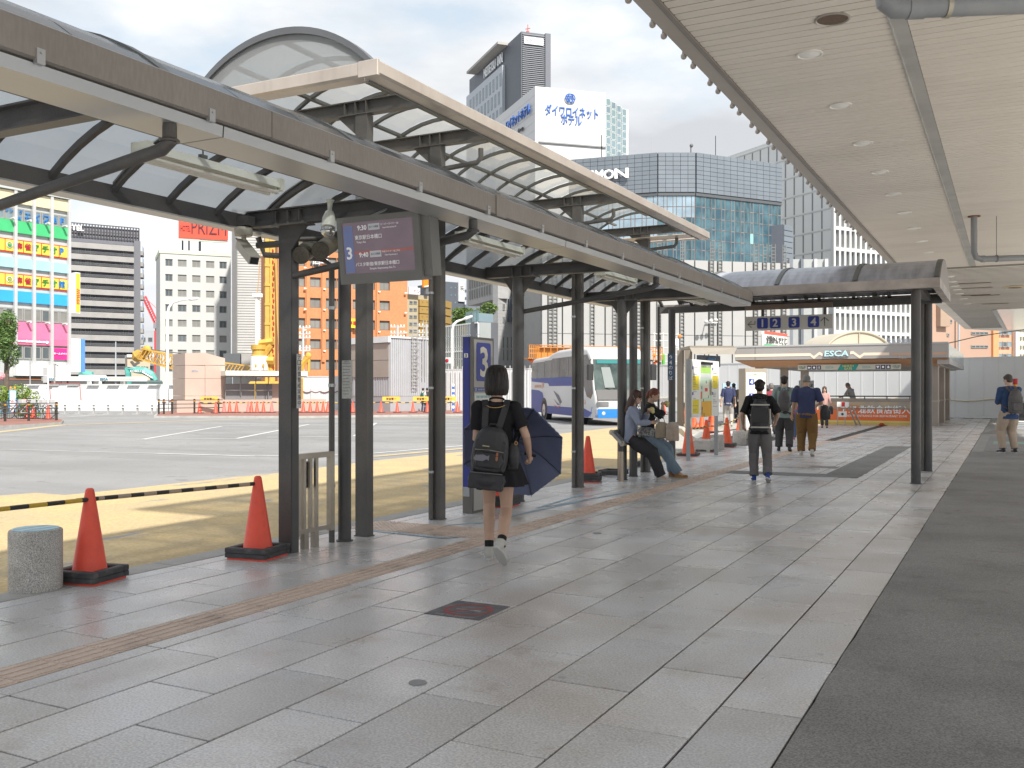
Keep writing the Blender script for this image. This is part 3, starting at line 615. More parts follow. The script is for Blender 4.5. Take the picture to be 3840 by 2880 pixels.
for x, y, r in ((-1.28, 15.92, .072), (-1.28, 18.42, .066), (-5.78, 17.86, .068)):
    MB().lathe([(r+.014, 0), (r+.014, .01), (r, .012), (r, 2.98)], 24, (x, y, 0)).build('column', steel, S3, True)
MB().tube([(-1.37, 18.38, 0), (-1.37, 18.38, 2.96)], .03, 12).build('downpipe', steel2, S3, True)
MB().tube([(-5.86, 17.3, 0), (-5.86, 17.3, 3.0)], .022, 10).build('downpipe', steel, S3, True)
bs = MB().box(-5.84, -5.72, 17.783, 17.787, 1.62, 2.13).build('sticker', mat('slate_blue', (.06, .11, .2), .5), S3)
for i, ch in enumerate('↑4のりば'): text(ch, C(.75, .75, .75), bs, (-5.78, 17.782, 2.06-.1*i), (1, 0, 0), (0, 0, 1), .075, .08, dep=.001, bold=.02)
# hanging direction sign with the stop numbers
blue = mat('sign_blue', (.035, .06, .34), .4); signgrey = mat('sign_grey', (.66, .64, .6), .45, ns=1, na=.06); white = C(.75, .75, .73, .5)
hs = thing('hanging_sign', 'long grey hanging sign with blue stop numbers 1 2 3 4 and two arrows', 'sign', (-3.6, 18.1, 2.55))
MB().bbox(-4.42, -2.84, 18.06, 18.15, 2.545, 2.805, .006).build('panel', signgrey, hs)
for x in (-4.1, -2.98): MB().box(x-.025, x+.025, 18.085, 18.125, 2.8, 2.94).build('hanger', steel2, hs)
def squircle(mb, o, ux, uz, s, r, n=5):
    o, ux, uz = Vector(o), Vector(ux), Vector(uz); pts = []
    for qx, qz, a0 in ((1, -1, -90), (1, 1, 0), (-1, 1, 90), (-1, -1, 180)):
        for i in range(n+1): a = R(a0+90*i/n); pts.append(o+ux*(qx*(s/2-r)+r*math.cos(a))+uz*(qz*(s/2-r)+r*math.sin(a)))
    nn = ux.cross(uz); mb.extr(pts, nn*.004); return mb
for x, ch in ((-4.095, '1'), (-3.86, '2'), (-3.52, '3'), (-3.175, '4')):
    q = squircle(MB(), (x, 18.059, 2.675), (1, 0, 0), (0, 0, 1), .2, .03).build('number_plate', blue, hs); text(ch, signgrey, q, (x, 18.054, 2.675), (1, 0, 0), (0, 0, 1), .13, .145, dep=.003, bold=.035)
bkk = C(.03, .03, .03, .5)
def arrow(root, pts, w_=.012): MB().tube([(x, 18.056, z) for x, z in pts], w_/2, 4).build('arrow', bkk, root)
arrow(hs, [(-4.235, 2.72), (-4.235, 2.66), (-4.36, 2.66)]); arrow(hs, [(-4.3, 2.72), (-4.37, 2.66), (-4.3, 2.6)]); arrow(hs, [(-2.98, 2.59), (-2.98, 2.74)]); arrow(hs, [(-3.05, 2.68), (-2.98, 2.75), (-2.91, 2.68)])
# ---- twin tube batten lamps under the low roof
lampw = mat('lamp_enamel', (.72, .73, .66), .45, ns=5, c2=(.6, .61, .54)); tubew = mat('lamp_tube', (.7, .68, .62), .25)
def lamp():
    r_ = thing('tube_lamp', 'long twin tube lamp nearest the camera hanging on its rail under the low smoked roof', 'lamp')
    MB().extr([(-.04, -.62, .065), (-.075, -.62, .0), (.075, -.62, .0), (.04, -.62, .065)][::-1], (0, 1.24, 0)).box(-.078, .078, -.64, -.6, -.02, .07).box(-.078, .078, .6, .64, -.02, .07).build('housing', lampw, r_)
    for x in (-.04, .04):
        MB().tube([(x, -.56, -.03), (x, .56, -.03)], .018, 10).build('tube', tubew, r_, True)
        for y in (-.58, .58): MB().tube([(x, y-.02, -.027), (x, y+.02, -.027)], .022, 10).box(x-.01, x+.01, y-.012, y+.012, -.02, .004).build('socket', lampw, r_, True)
    MB().tube([(0, -.1, .05), (0, -.1, .14)], .006, 6).box(-.014, .014, -.13, -.07, .05, .1).build('hanger', rail_m, r_)
    return r_
l0 = lamp(); l0['group'] = 'tube lamps under the shelter roofs'
locs = [((-4.9, 4.97, 2.95), 0, None), ((-4.9, 9.0, 2.97), 0, 'second twin tube lamp, seen through the frame behind the timetable screen'), ((-4.9, 12.65, 3.0), 0, 'third twin tube lamp, above the leaning bench'), ((-4.95, 16.6, 3.02), 0, 'farthest twin tube lamp, where the low roof meets the crossing shelter')]
l0.matrix_basis = Matrix.Translation(locs[0][0]); W[l0] = l0.matrix_basis.copy()
for lo, rz, lb in locs[1:]: dup(l0, lo, rz, lb)
# ================================================================ station soffit
beige = mat('soffit_enamel', (.8, .74, .665), .28, .0, ns=.35, c2=(.75, .7, .625), rnd=.02)
wear(beige, (.35, .9, 1), (.62, .57, .5), .5, .7, .55, 4)
gapm = mat('dark_gap', (.05, .048, .045), .9)
ST = thing('station_canopy', 'wide flat beige slatted station canopy overhead on the right', 'canopy', (3, 10, 4.7))
ZC = 4.7; XE = -2.79
MB().box(-2.68, 4.3, -1.6, 28.2, ZC-.005, ZC+.55).build('roof_slab', gapm, ST)  # right and rear ends, out of view, cut short to let light under
def slats(x0, x1, y0, y1, lim, z=ZC, key='a'):
    me = MB().extr([(x0, 0, 0), (x0, .01, -.014), (x0, .124, -.014), (x0, .134, 0), (x0, .134, .012), (x0, 0, .012)], (x1-x0, 0, 0)).mesh('ceiling_slat', beige)
    y = y0; rest = MB(); n = 0
    while y < y1:
        if n < lim: put('ceiling_slat', me, ST, M=Matrix.Translation((0, y, z))); n += 1
        else: rest.extr([(x0, y, z), (x0, y+.01, z-.014), (x0, y+.124, z-.014), (x0, y+.134, z), (x0, y+.134, z+.01), (x0, y, z+.01)], (x1-x0, 0, 0))
        y += .15
    if rest.v: rest.build('ceiling_slat', beige, ST, kind='stuff')
slats(-2.58, -.95, 2.2, 28.1, 150); slats(-.80, 4.25, 2.2, 28.1, 140)
MB().box(-.945, -.805, -1.5, 28.1, ZC-.012, ZC+.02).box(-.95, -.935, -1.5, 28.1, ZC-.03, ZC).build('channel', mat('channel_grey', (.5, .5, .48), .4, .2, ns=2, na=.2), ST)
MB().extr([(-2.585, -2, ZC+.02), (-2.585, -2, ZC-.03), (-2.63, -2, ZC-.03), (-2.63, -2, ZC+.02)], (0, 30, 0)).build('edge_trim', fasc, ST)
MB().extr([(-2.64, -2, ZC-.02), (-2.8, -2, ZC), (-2.84, -2, ZC+.07), (-2.84, -2, ZC+.6), (-2.66, -2, ZC+.6), (-2.66, -2, ZC+.0)], (0, 30.2, 0)).build('edge_fascia', mat('pale_fascia', (.45, .415, .375), .4, .1, ns=1, na=.1), ST)
# second soffit beyond the seam
p = [atz for atz in ()]
def Z_(x, y, z=4.7): d = CF*(z-CH)/(HY-y); v = P(x, d); return (v.x, v.y, z)
far = [(-2.79, 28.3, 4.69), Z_(2085, 711, 4.69), Z_(2240, 719, 4.69), (4.3, 27.8, 4.69)]
b2 = mat('soffit_far', (.8, .74, .665), .3, .0, ns=.5, c2=(.66, .61, .54), stretch=(.3, 2, 1))
MB().extr(far, (0, 0, .5)).build('far_soffit', b2, ST)
mb = MB(); y = 28.8
while y < 57: mb.box(-2.4+(y-28)*.02, 4, y, y+.012, 4.683, 4.6895); y += .3
mb.build('soffit_joint', gapm, ST, kind='stuff')
MB().box(-2.66, 4.3, 28.1, 28.32, 4.66, 4.72).build('seam_cover', mat('seam', (.25, .23, .2), .5), ST)
pa, pb = Vector(Z_(2147, 668)), Vector(Z_(2172, 712))
MB().bar((pa.x, pa.y, 4.67), (pb.x, pb.y, 4.67), .16, .03).build('channel', alu, ST)
MB().extr([(pa.x+.1, pa.y, 4.68), (pb.x+.1, pb.y, 4.68), (pb.x+7, pb.y, 4.68), (pa.x+7, pa.y-1, 4.68)], (0, 0, .008)).build('mirror_panel', mat('mirror_panel', (.6, .62, .6), .15, .7), ST)
for x, y in ((2105, 612), (2110, 622), (2128, 638), (2108, 637), (2150, 656)):
    v = Vector(Z_(x, y, 4.683)); MB().bbox(v.x-.45, v.x+.45, v.y-.06, v.y+.06, 4.676, 4.683, .003).build('peeling_patch', C(.16, .1, .05, .8), ST)
# downlights
dl = [(1742, 115), (1815, 225), (1864, 307), (1901, 369), (1933, 417), (1958, 457), (1980, 491), (1999, 519), (2014, 543), (2040, 583)]
def downlight():
    r_ = thing('downlight', 'x', 'lamp', (0, 0, 0)); ring = MB()
    ring.lathe([(.125, 0), (.128, -.012), (.112, -.016), (.1, -.006)], 24).build('rim', C(.85, .84, .8, .35), r_, True); MB().lathe([(.1, -.006), (.07, -.018), (.01, -.022)], 20).build('reflector', C(.9, .9, .88, .5), r_, True); return r_
D0 = downlight()
names = ['first downlight from the camera, largest white ring in the slats', 'second downlight from the camera in the slatted ceiling', 'third downlight from the camera in the slatted ceiling', 'fourth downlight from the camera in the slatted ceiling', 'fifth downlight from the camera in the slatted ceiling', 'sixth downlight from the camera in the slatted ceiling', 'seventh downlight from the camera in the slatted ceiling', 'eighth downlight, just above the shelter roof ribs', 'ninth downlight, second last before the ceiling seam', 'last downlight before the seam, above the shelter roof end']
for i, (x, y) in enumerate(dl):
    v = Vector(Z_(x, y, ZC)); v.z -= .012; v.x = -1.72
    if i == 0: D0.matrix_basis = Matrix.Translation(v); W[D0] = D0.matrix_basis.copy(); D0['label'] = names[0]; D0['group'] = 'downlights in the station ceiling'
    else: dup(D0, v, 0, names[i])
for i, (x, y) in enumerate(((2052, 597), (2058, 608), (2063, 617), (2068, 625), (2073, 634), (2082, 645), (2090, 656))):
    v = Vector(Z_(x, y, 4.69)); v.z -= .002; v.x += 0
    dup(D0, v, 0, 'small far downlight number %s along the far soffit beyond the seam' % ['one', 'two', 'three', 'four', 'five', 'six', 'seven'][i])
sp = thing('ceiling_speaker', 'round brown meshed speaker in the ceiling slats, beyond the drain pipe', 'speaker', Z_(1798, 38, 4.69))
v = Vector(Z_(1798, 40, 4.688)); MB().lathe([(.15, 0), (.153, -.012), (.138, -.018), (.128, -.006)], 28, v).build('rim', C(.42, .4, .37, .35, .3), sp, True)
MB().lathe([(.128, -.004), (.128, -.009), (.01, -.009)], 28, v).build('grille', mat('rust_mesh', (.17, .12, .09), .8, ns=40, na=.3), sp)
# drain pipes under the ceiling
pipe = mat('pvc_grey', (.22, .235, .25), .35, ns=5, c2=(.27, .28, .29))
pp = thing('drain_pipe', 'large grey drain pipe with elbow hanging at the top right corner', 'pipe', (-.95, 5.1, 4.0))
def pv(x, y, d): v = P(x, d); v.z = Zat(y, d); return v
e0, e1, e2 = pv(1912, -60, 5.2), pv(1912, 18, 5.2), pv(2300, 3, 5.2)
a_ = Vector((e0.x, e0.y, 4.69)); dirx = (Vector((e2.x, e2.y, e2.z))-e1).normalized()
MB().tube([a_, e1+Vector((0, 0, .1)), e1+Vector((0, 0, .03))+dirx*.01, e1+dirx*.05+Vector((0, 0, .0)), e1+dirx*.12, e2], .058, 18).build('pipe', pipe, pp, True)
MB().tube([e1+dirx*.12, e1+dirx*.21], .064, 18).build('coupling', pipe, pp, True); MB().tube([e1+dirx*.32, e1+dirx*.345], .065, 18).build('pipe_clip', C(.4, .37, .3, .4, .5), pp, True)
MB().tube([e1+Vector((0, 0, .08)), e1+Vector((0, 0, .17))], .063, 18).build('coupling', pipe, pp, True)
pp2 = thing('drain_pipe', 'smaller grey drain pipe dropping from the ceiling beyond, turned to the right', 'pipe', (0, 18, 4))
dd = 18.0; t0_, t1_, t2_ = pv(2104, 492, dd), pv(2104, 560, dd), pv(2240, 556, dd); t0_.z = 4.69
ddx = (t2_-t1_).normalized()
MB().tube([t0_, t1_+Vector((0, 0, .13)), t1_+ddx*.04+Vector((0, 0, .03)), t1_+ddx*.14, t2_], .058, 16).build('pipe', pipe, pp2, True)
MB().lathe([(.11, -.02), (.11, .0)], 18, (t0_.x, t0_.y, 4.69)).build('rust_flange', C(.22, .1, .05, .8), pp2)
MB().tube([t1_+ddx*.14, t1_+ddx*.2], .066, 16).build('coupling', pipe, pp2, True)
q = t1_+ddx*.42; MB().tube([q, Vector((q.x, q.y, 4.69))], .006, 6).tube([q-ddx*.012, q+ddx*.012], .067, 14).build('hanger', rail_m, pp2)
hl = thing('ceiling_hole', 'torn round tan lamp hole in the far soffit at the right edge', 'lamp hole', Z_(2192, 620, 4.68))
v = Vector(Z_(2192, 620, 4.675)); MB().lathe([(.3, -.02), (.34, 0), (.34, .01)], 20, v).build('rim', C(.5, .42, .28, .7), hl); MB().lathe([(.2, -.03), (.2, -.022)], 16, v).build('recess', C(.2, .14, .09, .8), hl)
# bare lamp string along the canopy edge
bulb = mat('bulb', (.45, .4, .36), .3); bm_ = MB(); bm_.ell((0, 0, 0), (.032, .032, .032), 10, 7).lathe([(.018, .03), (.018, .05)], 8); bmesh_ = bm_.mesh('bulb', bulb, True)
y = 7.7; i = 0
s1 = thing('light_string', 'string of small round bulbs clipped along the outer edge of the station canopy', 'string lights', (-2.87, 10, ZC+.03))
while y < 24:
    put('bulb', bmesh_, s1, M=Matrix.Translation((-2.875, y, ZC+.05))); y += .32 if i % 2 else .62; i += 1
MB().tube([(-2.85, 7.5, ZC+.1), (-2.85, 24.2, ZC+.1)], .006, 5).build('wire', bkk, s1)
# ================================================================ the city beyond
gl_dark = mat('window_dark', (.06, .075, .085), .12, .0, ns=.12, c2=(.12, .14, .15)); curtain = mat('window_curtain', (.24, .24, .225), .5, ns=.3, na=.25)
gl_pale = mat('window_pale', (.22, .3, .34), .15, ns=.1, na=.3); wframe = C(.3, .3, .29, .5)
def body(root, face, depth, z1, m, name='wall', z0=RZ, u0=0, u1=None):
    u1 = face.L if u1 is None else u1; mb = MB(); face.box(mb, u0, u1, z0, z1, -depth, -.001); return mb.build(name, m, root)
WM = {}
def win(root, face, x0, y0, x1, y1, w=-.2, kind=0, frame=.12, split=True, fm=None):
    """a window: frame with mullion and pane; sizes come from the picture, shape is shared where equal"""
    xm = (x0+x1)/2; u0, u1, z0, z1 = face.u(x0), face.u(x1), face.z(xm, y1), face.z(xm, y0); return winm(root, face, u0, u1, z0, z1, w, kind, frame, split, fm)
def winm(root, face, u0, u1, z0, z1, w=-.2, kind=0, frame=.12, split=True, fm=None, name='window'):
    a, b = round(u1-u0, 2), round(z1-z0, 2); pane = (gl_dark, curtain, gl_pale)[kind] if isinstance(kind, int) else kind; k = (a, b, frame, split, pane.name, (fm or wframe).name)
    if k not in WM:
        mb = MB().m(0); mb.box(0, frame, -.05, .05, 0, b).box(a-frame, a, -.05, .05, 0, b).box(frame, a-frame, -.05, .05, 0, frame).box(frame, a-frame, -.05, .05, b-frame, b)
        if split: mb.box(a/2-frame*.3, a/2+frame*.3, -.045, .045, frame, b-frame)
        mb.m(1); mb.box(frame, a-frame, -.02, .02, frame, b-frame); WM[k] = mb.mesh(name, [fm or wframe, pane])
    t, n = face.t, face.n; M = Matrix(((t.x, -n.x, 0, 0), (t.y, -n.y, 0, 0), (0, 0, 1, 0), (0, 0, 0, 1))); p = face.p(u0, z0, w)
    return put(name, WM[k], root, M=Matrix.Translation(p) @ M)
def bld(name, label, face, cat='building'): p = face.p(face.L/2, 0); return thing(name, label, cat, (p.x, p.y, 0))
rk = lambda *p: random.choices(range(len(p)), p)[0]
# ---- coloured sign building, far left
F1 = Face(-60, 85.9, 146, 93.6)
b = bld('office_building', 'office block at far left with bands of yellow, green, blue and pink sign panels', F1)
top = F1.z(60, 417)
body(b, F1, 14, top+.1, mat('sign_building_wall', (.5, .52, .52), .6, ns=.4, na=.1)); mull = C(.62, .62, .62, .4, .3)
cols = [-60, -10, 29, 69, 107.5, 145]
bands = [(391, 394, 'fff0c8', 'cream'), (478, 505, '3ecb72', ''), (558, 580, 'a6e4fa', ''), (632, 655, '12a4f4', ''), (700, 733, 'f470a4', '')]
def yy(y, x): return HY-(HY-y)*F1.d(F1.u(60))/F1.d(F1.u(x))      # a height given at column 60 carried along the facade
def rc(face, mb, x0, x1, ya, yb, w0, w1, xr=60):
    za, zb = face.z(xr, yb), face.z(xr, ya); face.box(mb, face.u(x0), face.u(x1), za, zb, w0, w1)
for a, b_ in zip(cols, cols[1:]):
    for y0, y1, hx in ((419, 444, 'ddd0ac'), (481, 507, '48bb78'), (561, 582, 'a2d6e6'), (631, 655, '35a4e0'), (697, 731, 'e0789e'), (731, 745, 'dd7096')):
        mb = MB(); rc(F1, mb, a+.8, b_-.8, y0, y1, 0, .25); mb.build('sign_panel', H(hx, .5), b)
    for r_, (y0, y1, k) in enumerate(((454, 480, 2), (523, 548, 'y'), (596, 620, 'y'), (667, 694, 1), (748, 776, 0))):
        h = (a+b_)/2
        for c0, c1 in ((a+1, h-.5), (h+.5, b_-1)):
            if k == 'y':
                o = MB(); rc(F1, o, c0, c1, y0-2, y1+2, .02, .1); o = o.build('window_poster', H('c23127', .5), b); q = MB(); rc(F1, q, c0+.4, c1-.4, y0, y1-1, .1, .13); q.build('poster_face', H('ddcb52', .5), o)
            else: winm(b, F1, F1.u(c0), F1.u(c1), F1.z(60, y1), F1.z(60, y0), .05, (gl_pale if k == 2 else [curtain, gl_dark, curtain][rk(2, 1, 1)] if k == 1 else gl_dark), .12, False)
for x in cols[1:]: mb = MB(); F1.box(mb, F1.u(x)-.14, F1.u(x)+.14, F1.z(60, 790), top, .2, .45); mb.build('mullion', mull, b)
mb = MB(); rc(F1, mb, -60, 145, 412, 417, -.2, .5); mb.build('cornice', H('b9bdbd'), b)
mb = MB(); rc(F1, mb, 28, 145, 788, 812, .05, .6); mb.build('blank_sign', H('d8d8d8'), b); mb = MB(); rc(F1, mb, -60, 145, 814, 832, 0, .3); mb.build('shop_front', C(.1, .09, .085), b)
mb = MB(); rc(F1, mb, -60, 145, 819, 820, .3, .36); mb.build('shop_stripe', H('d98a58'), b)
bt = H('1e7ac8'); rt = H('b3223a'); gt = H('1f8a3c'); wt = H('ffffff')
def lt(s_, x, y, h_, m, root, fc=F1, w=.14, wd=None): wd = wd or h_; z = fc.z(60, y); u = fc.u(x); return text(s_, m, root, fc.p(u, z, w), fc.t, (0, 0, 1), wd*fc.d(u)/CF, h_*fc.d(u)/CF, dep=.04, bold=.03)
for i, ch in enumerate('ャッシング'): lt(ch, 2+10.3*i, 461, 8, bt, b)
for ch, x in (('エ', 58), ('イ', 78), ('ワ', 97.5), ('6', 117), ('F', 132)): lt(ch, x, 467, 13, bt, b)
for ch, x in (('45', 39), ('1-', 58), ('65', 78), ('55', 97)): lt(ch, x, 475.5, 9, bt, b)
for y in (534, 607.5):
    for ch, x, m in (('麻', 39, rt), ('雀', 57.5, rt), ('マ', 75, gt), ('チ', 96, gt), ('オ', 114, gt), ('P' if y < 560 else '館', 131, bt)): lt(ch, x, y, 14, m, b, w=.18)
    lt('◯', 18, y, 13, wt, b, w=.18); lt('⊘' if y > 560 else '◒', 18, y, 9, H('2c9c5a'), b, w=.24)
lt('www.homemate.co.jp', 68, 738, 8, wt, b, w=.32, wd=70)
mb = MB(); rc(F1, mb, 110, 144, 750, 775, .1, .2); mb.build('window_poster', H('e82f8a'), b); lt('ホームメイト', 127, 762, 8, wt, b, w=.26, wd=30)
vs_ = MB(); F1.box(vs_, F1.L+.25, F1.L+.75, F1.z(146, 677), F1.z(146, 589), -1.2, .9); sg = vs_.build('projecting_sign', H('f4f4f2'), b)
q = MB(); F1.box(q, F1.L+.3, F1.L+.7, F1.z(146, 675), F1.z(146, 591), .9, .93); q.build('sign_face', H('efc83a'), sg); text('自由\n雀荘', rt, sg, F1.p(F1.L+.5, F1.z(146, 640), .94), F1.t, (0, 0, 1), .36, 1.6, dep=.02, stretch=True)
v2 = MB(); F1.box(v2, F1.L+.3, F1.L+1.6, F1.z(146, 803), F1.z(146, 731), -.3, .1); v2.build('projecting_sign', H('f6f6f6'), b); v2 = MB(); F1.box(v2, F1.L+1.3, F1.L+1.75, F1.z(146, 803), F1.z(146, 731), .1, .16); v2.build('blue_edge', H('5f93d8'), b)
for x in (-20, 20, 55, 95, 132):
    q = MB(); q.tube([F1.p(F1.u(x), F1.z(60, 480), .3), F1.p(F1.u(x), F1.z(60, 479), .9)], .12, 6); q.build('spot_lamp', C(.6, .6, .58), b)
    q = MB(); q.tube([F1.p(F1.u(x), F1.z(60, 697), .3), F1.p(F1.u(x), F1.z(60, 696), .9)], .12, 6); q.build('spot_lamp', C(.6, .6, .58), b)
mb = MB()
for k in range(16): u = F1.L*k/15; mb.bar(F1.p(u, top, 0), F1.p(u, top+1.5, 0), .12, .12)
mb.bar(F1.p(0, top+1.5), F1.p(F1.L, top+1.5), .15, .1).bar(F1.p(0, top+.8), F1.p(F1.L, top+.8), .1, .1); mb.build('roof_rail', C(.4, .4, .4), b, kind='stuff')
# ---- dark balcony tower
F2 = Face(140, 239.3, 300, 248.8); t2 = bld('apartment_tower', 'tall dark grey tower with long pale balconies on every floor', F2)
wgrey = mat('tower_grey', (.13, .135, .165), .7, ns=.1, na=.12); body(t2, F2, 18, F2.z(225, 517), wgrey)
balc = mat('balcony_concrete', (.36, .35, .34), .8, ns=.4, na=.15); z0 = F2.z(225, 517); ub = F2.u(287)
pitch = 24.5*F2.d(F2.L/2)/CF
for k in range(13):
    z = z0-1.4-k*pitch; mb = MB(); F2.box(mb, 0, ub, z-1.25, z, 1.2, 1.4); F2.box(mb, 0, ub, z-1.35, z-1.25, .0, 1.4); mb.build('balcony', balc, t2)
    mb = MB(); [F2.box(mb, 0, ub, z+.25+.25*j, z+.3+.25*j, 1.28, 1.32) for j in range(3)]; mb.build('balcony_rail', C(.35, .35, .36, .5), t2)
    for x in (163, 184, 266, 289): winm(t2, F2, F2.u(x), F2.u(x)+1.3, z-pitch+.35, z-pitch+1.9, .06, gl_dark, .1, True)
mb = MB(); F2.box(mb, F2.u(288.5), F2.L+.3, 0, z0+.2, -.3, .5); mb.build('corner_pier', mat('pier_grey', (.16, .165, .185), .7), t2)
F2s = Face(300, 248.8, 307, 262); 
for k in range(13):
    z = z0-2.2-k*pitch; mb = MB(); F2s.box(mb, .5, 5, z-1.1, z, 0, 1.0); mb.build('balcony', balc, t2); mb = MB(); F2s.box(mb, .5, 5, z, z+1.2, .85, .95); mb.build('balcony_glass', H('5d7fa5', .2), t2)
zr = F2.z(225, 487); mb = MB()
for k in range(26): u = F2.L*k/25; F2.box(mb, u-.12, u+.12, z0, zr, .0, .25)
for z in (z0+.2, (z0+zr)/2, zr): F2.box(mb, 0, F2.L, z-.12, z+.1, 0, .2)
mb.build('roof_screen', C(.06, .06, .07), t2, kind='stuff'); mb = MB(); F2.box(mb, 0, F2.L, z0, zr-.4, -3, -.6); mb.build('screen_panel', mat('screen_panel', (.2, .2, .23), .5), t2)
text('HOTEL', wt, t2, F2.p(F2.u(155), F2.z(155, 492), .4), F2.t, (0, 0, 1), 5.5, 1.7, dep=.1, bold=.03)
# ---- far grey block, red lattice crane
Fg = Face(300, 420, 349, 420); g = bld('office_building', 'distant plain grey building between the balcony tower and the white block', Fg); body(g, Fg, 20, Fg.z(325, 714), mat('far_grey', (.4, .42, .45), .8, ns=.1, na=.1)); mb = MB(); Fg.rect(mb, 306, 756, 340, 790, 0, 3); mb.build('lower_wing', C(.55, .57, .6), g)
for k in range(5):
    for j in range(3): winm(g, Fg, 1+3*j, 3+3*j, 6+4*k, 8+4*k, .06, gl_dark, .15, False)
redm = H('d2545c', .5)
def lattice(mb, a, b, w_, n, r=.05, up=(0, 0, 1), taper=1):
    a, b = Vector(a), Vector(b); d = (b-a).normalized(); s1_ = d.cross(Vector(up)).normalized(); s2_ = s1_.cross(d); prev = None
    for i in range(n+1):
        t = i/n; c = a.lerp(b, t); ww = w_/2*(1+(taper-1)*t); q = [c+s1_*x*ww+s2_*y*ww for x, y in ((-1, -1), (1, -1), (1, 1), (-1, 1))]
        if prev:
            for k in range(4): mb.bar(prev[k], q[k], r, r); mb.bar(prev[k], q[(k+1) % 4], r*.6, r*.6)
        prev = q
    return mb
def pp_(x, y, d): v = P(x, d); v.z = Zat(y, d); return v
rc_ = thing('tower_crane', 'distant red lattice crane leaning over the rooftops', 'crane', (P(340, 400).x, P(340, 400).y, 0))
lattice(MB(), pp_(338, 699, 400), pp_(311, 641, 400), 1.3, 12, .32).build('jib', redm, rc_); lattice(MB(), pp_(340, 715, 400), pp_(345, 672, 400), 1.2, 8, .3).build('mast', redm, rc_); MB().tube([pp_(311, 641, 400), pp_(345, 672, 400)], .12, 5).build('cable', redm, rc_); MB().bar(pp_(334, 704, 400), pp_(347, 704, 400), 3, 2.2).build('machine_deck', C(.25, .25, .27), rc_); MB().bar(pp_(340, 715, 400), pp_(340, 840, 400), 1.8, 1.8).build('pylon', redm, rc_)
# ---- white hotel block
F4 = Face(346, 200, 502, 205.8); h4 = bld('hotel_building', 'white seven storey block with paired windows and a red rooftop sign', F4)
whw = mat('white_tile', (.5, .5, .49), .6, ns=.25, na=.05); xs4 = [(357, 373), (384, 403), (415, 433), (445, 463), (474, 490)]; ys4 = [559.5+32.6*k for k in range(8)]
holes = []
zt = F4.z(424, 549.5)
def yk(face, y, x0=365): return face.z(x0, y)
for a, b_ in xs4:
    for y in ys4: holes.append((F4.u(a), F4.u(b_), F4.z(365, y+15.5), F4.z(365, y)))
mb = MB(); wallgrid(F4, mb, 0, F4.L, RZ, zt, holes, .35); mb.build('wall', whw, h4); body(h4, F4, 14, zt, whw, 'wall', u0=0)if False else None
mb = MB(); F4.box(mb, 0, F4.L, RZ, zt-.01, -14, -.4); F4.box(mb, -.01, .4, RZ, zt-.005, -.4, -.003); F4.box(mb, F4.L-.4, F4.L+.01, RZ, zt-.005, -.4, -.003); mb.build('rear_wall', whw, h4)
for i, hh in enumerate(holes): winm(h4, F4, *hh, -.25, [gl_dark if i < 8 or i >= 32 else curtain, curtain, gl_dark][rk(5, 1, .5)], .12, True)
mb = MB(); F4.box(mb, -.2, F4.L+.2, zt-.1, zt+.7, -14, .15); mb.build('parapet', H('cfd6bb'), h4); mb = MB(); F4.rect(mb, 352, 536, 387, 549, -9, -4); mb.build('roof_tank', H('eceee8'), h4)
mb = MB(); F4.rect(mb, 438, 512, 502, 552, -9, -3); mb.build('roof_house', H('d8e0ea'), h4); mb = MB(); F4.rect(mb, 463, 536, 470, 549, -3, -2.9); mb.build('roof_door', H('a5a69f'), h4)
mb = MB()
for x in (398, 412, 436): lattice(mb, F4.p(F4.u(x), zt, -4), F4.p(F4.u(x), F4.z(x, 514), -4), 1.2, 4, .2)
mb.bar(F4.p(F4.u(388), F4.z(440, 516), -3), F4.p(F4.u(494), F4.z(440, 516), -3), .25, .25); mb.build('sign_frame', H('b9c4b4'), h4, kind='stuff')
sm = MB(); F4.box(sm, F4.u(389), F4.u(496), F4.z(440, 512), F4.z(440, 470), -4, -2.6); sm = sm.build('roof_sign', H('f0503a', .5), h4); dk_ = H('45232d', .5)
for tx, x0, x1, y0, y1 in (('HOTEL', 392, 414, 485.5, 498), ('PRIZM', 416, 492, 474, 502)):
    text(tx, dk_, sm, F4.p((F4.u(x0)+F4.u(x1))/2, F4.z(440, (y0+y1)/2), -2.58), F4.t, (0, 0, 1), F4.u(x1)-F4.u(x0), (y1-y0)*.096, dep=.1, stretch=True)
# ---- white louvred block with dark edge
F5 = Face(503, 190, 640, 192); c5 = bld('office_building', 'white block clad in long horizontal strips behind the drilling rig', F5)
body(c5, F5, 12, F5.z(560, 455), mat('white_clad', (.44, .44, .43), .6, ns=.2, na=.06)); z = F5.z(560, 455)
st = MB(); F5.box(st, .9, F5.L, 0, .42, .0, .22); zz = 6.5; me = None; pm_ = mat('white_strip', (.5, .5, .49), .55, ns=.3, na=.08); me = st.mesh('cladding_strip', pm_)
while zz < z: put('cladding_strip', me, c5, M=Matrix.Translation((0, 0, zz))); zz += .52
mb = MB(); F5.box(mb, -.1, .75, 6, z, 0, .5); mb.build('dark_pier', C(.16, .16, .165), c5); mb = MB(); F5.box(mb, -.3, -.1, 6, z, 0, .6); mb.build('gutter_pipe', C(.45, .47, .5), c5)
mb = MB(); F5.rect(mb, 487, 765, 523, 800, .3, 3); mb.build('ground_window', C(.12, .13, .14, .3), c5); mb = MB(); F5.rect(mb, 525, 765, 560, 800, .3, 3); mb.build('stone_wall', C(.36, .35, .34), c5)
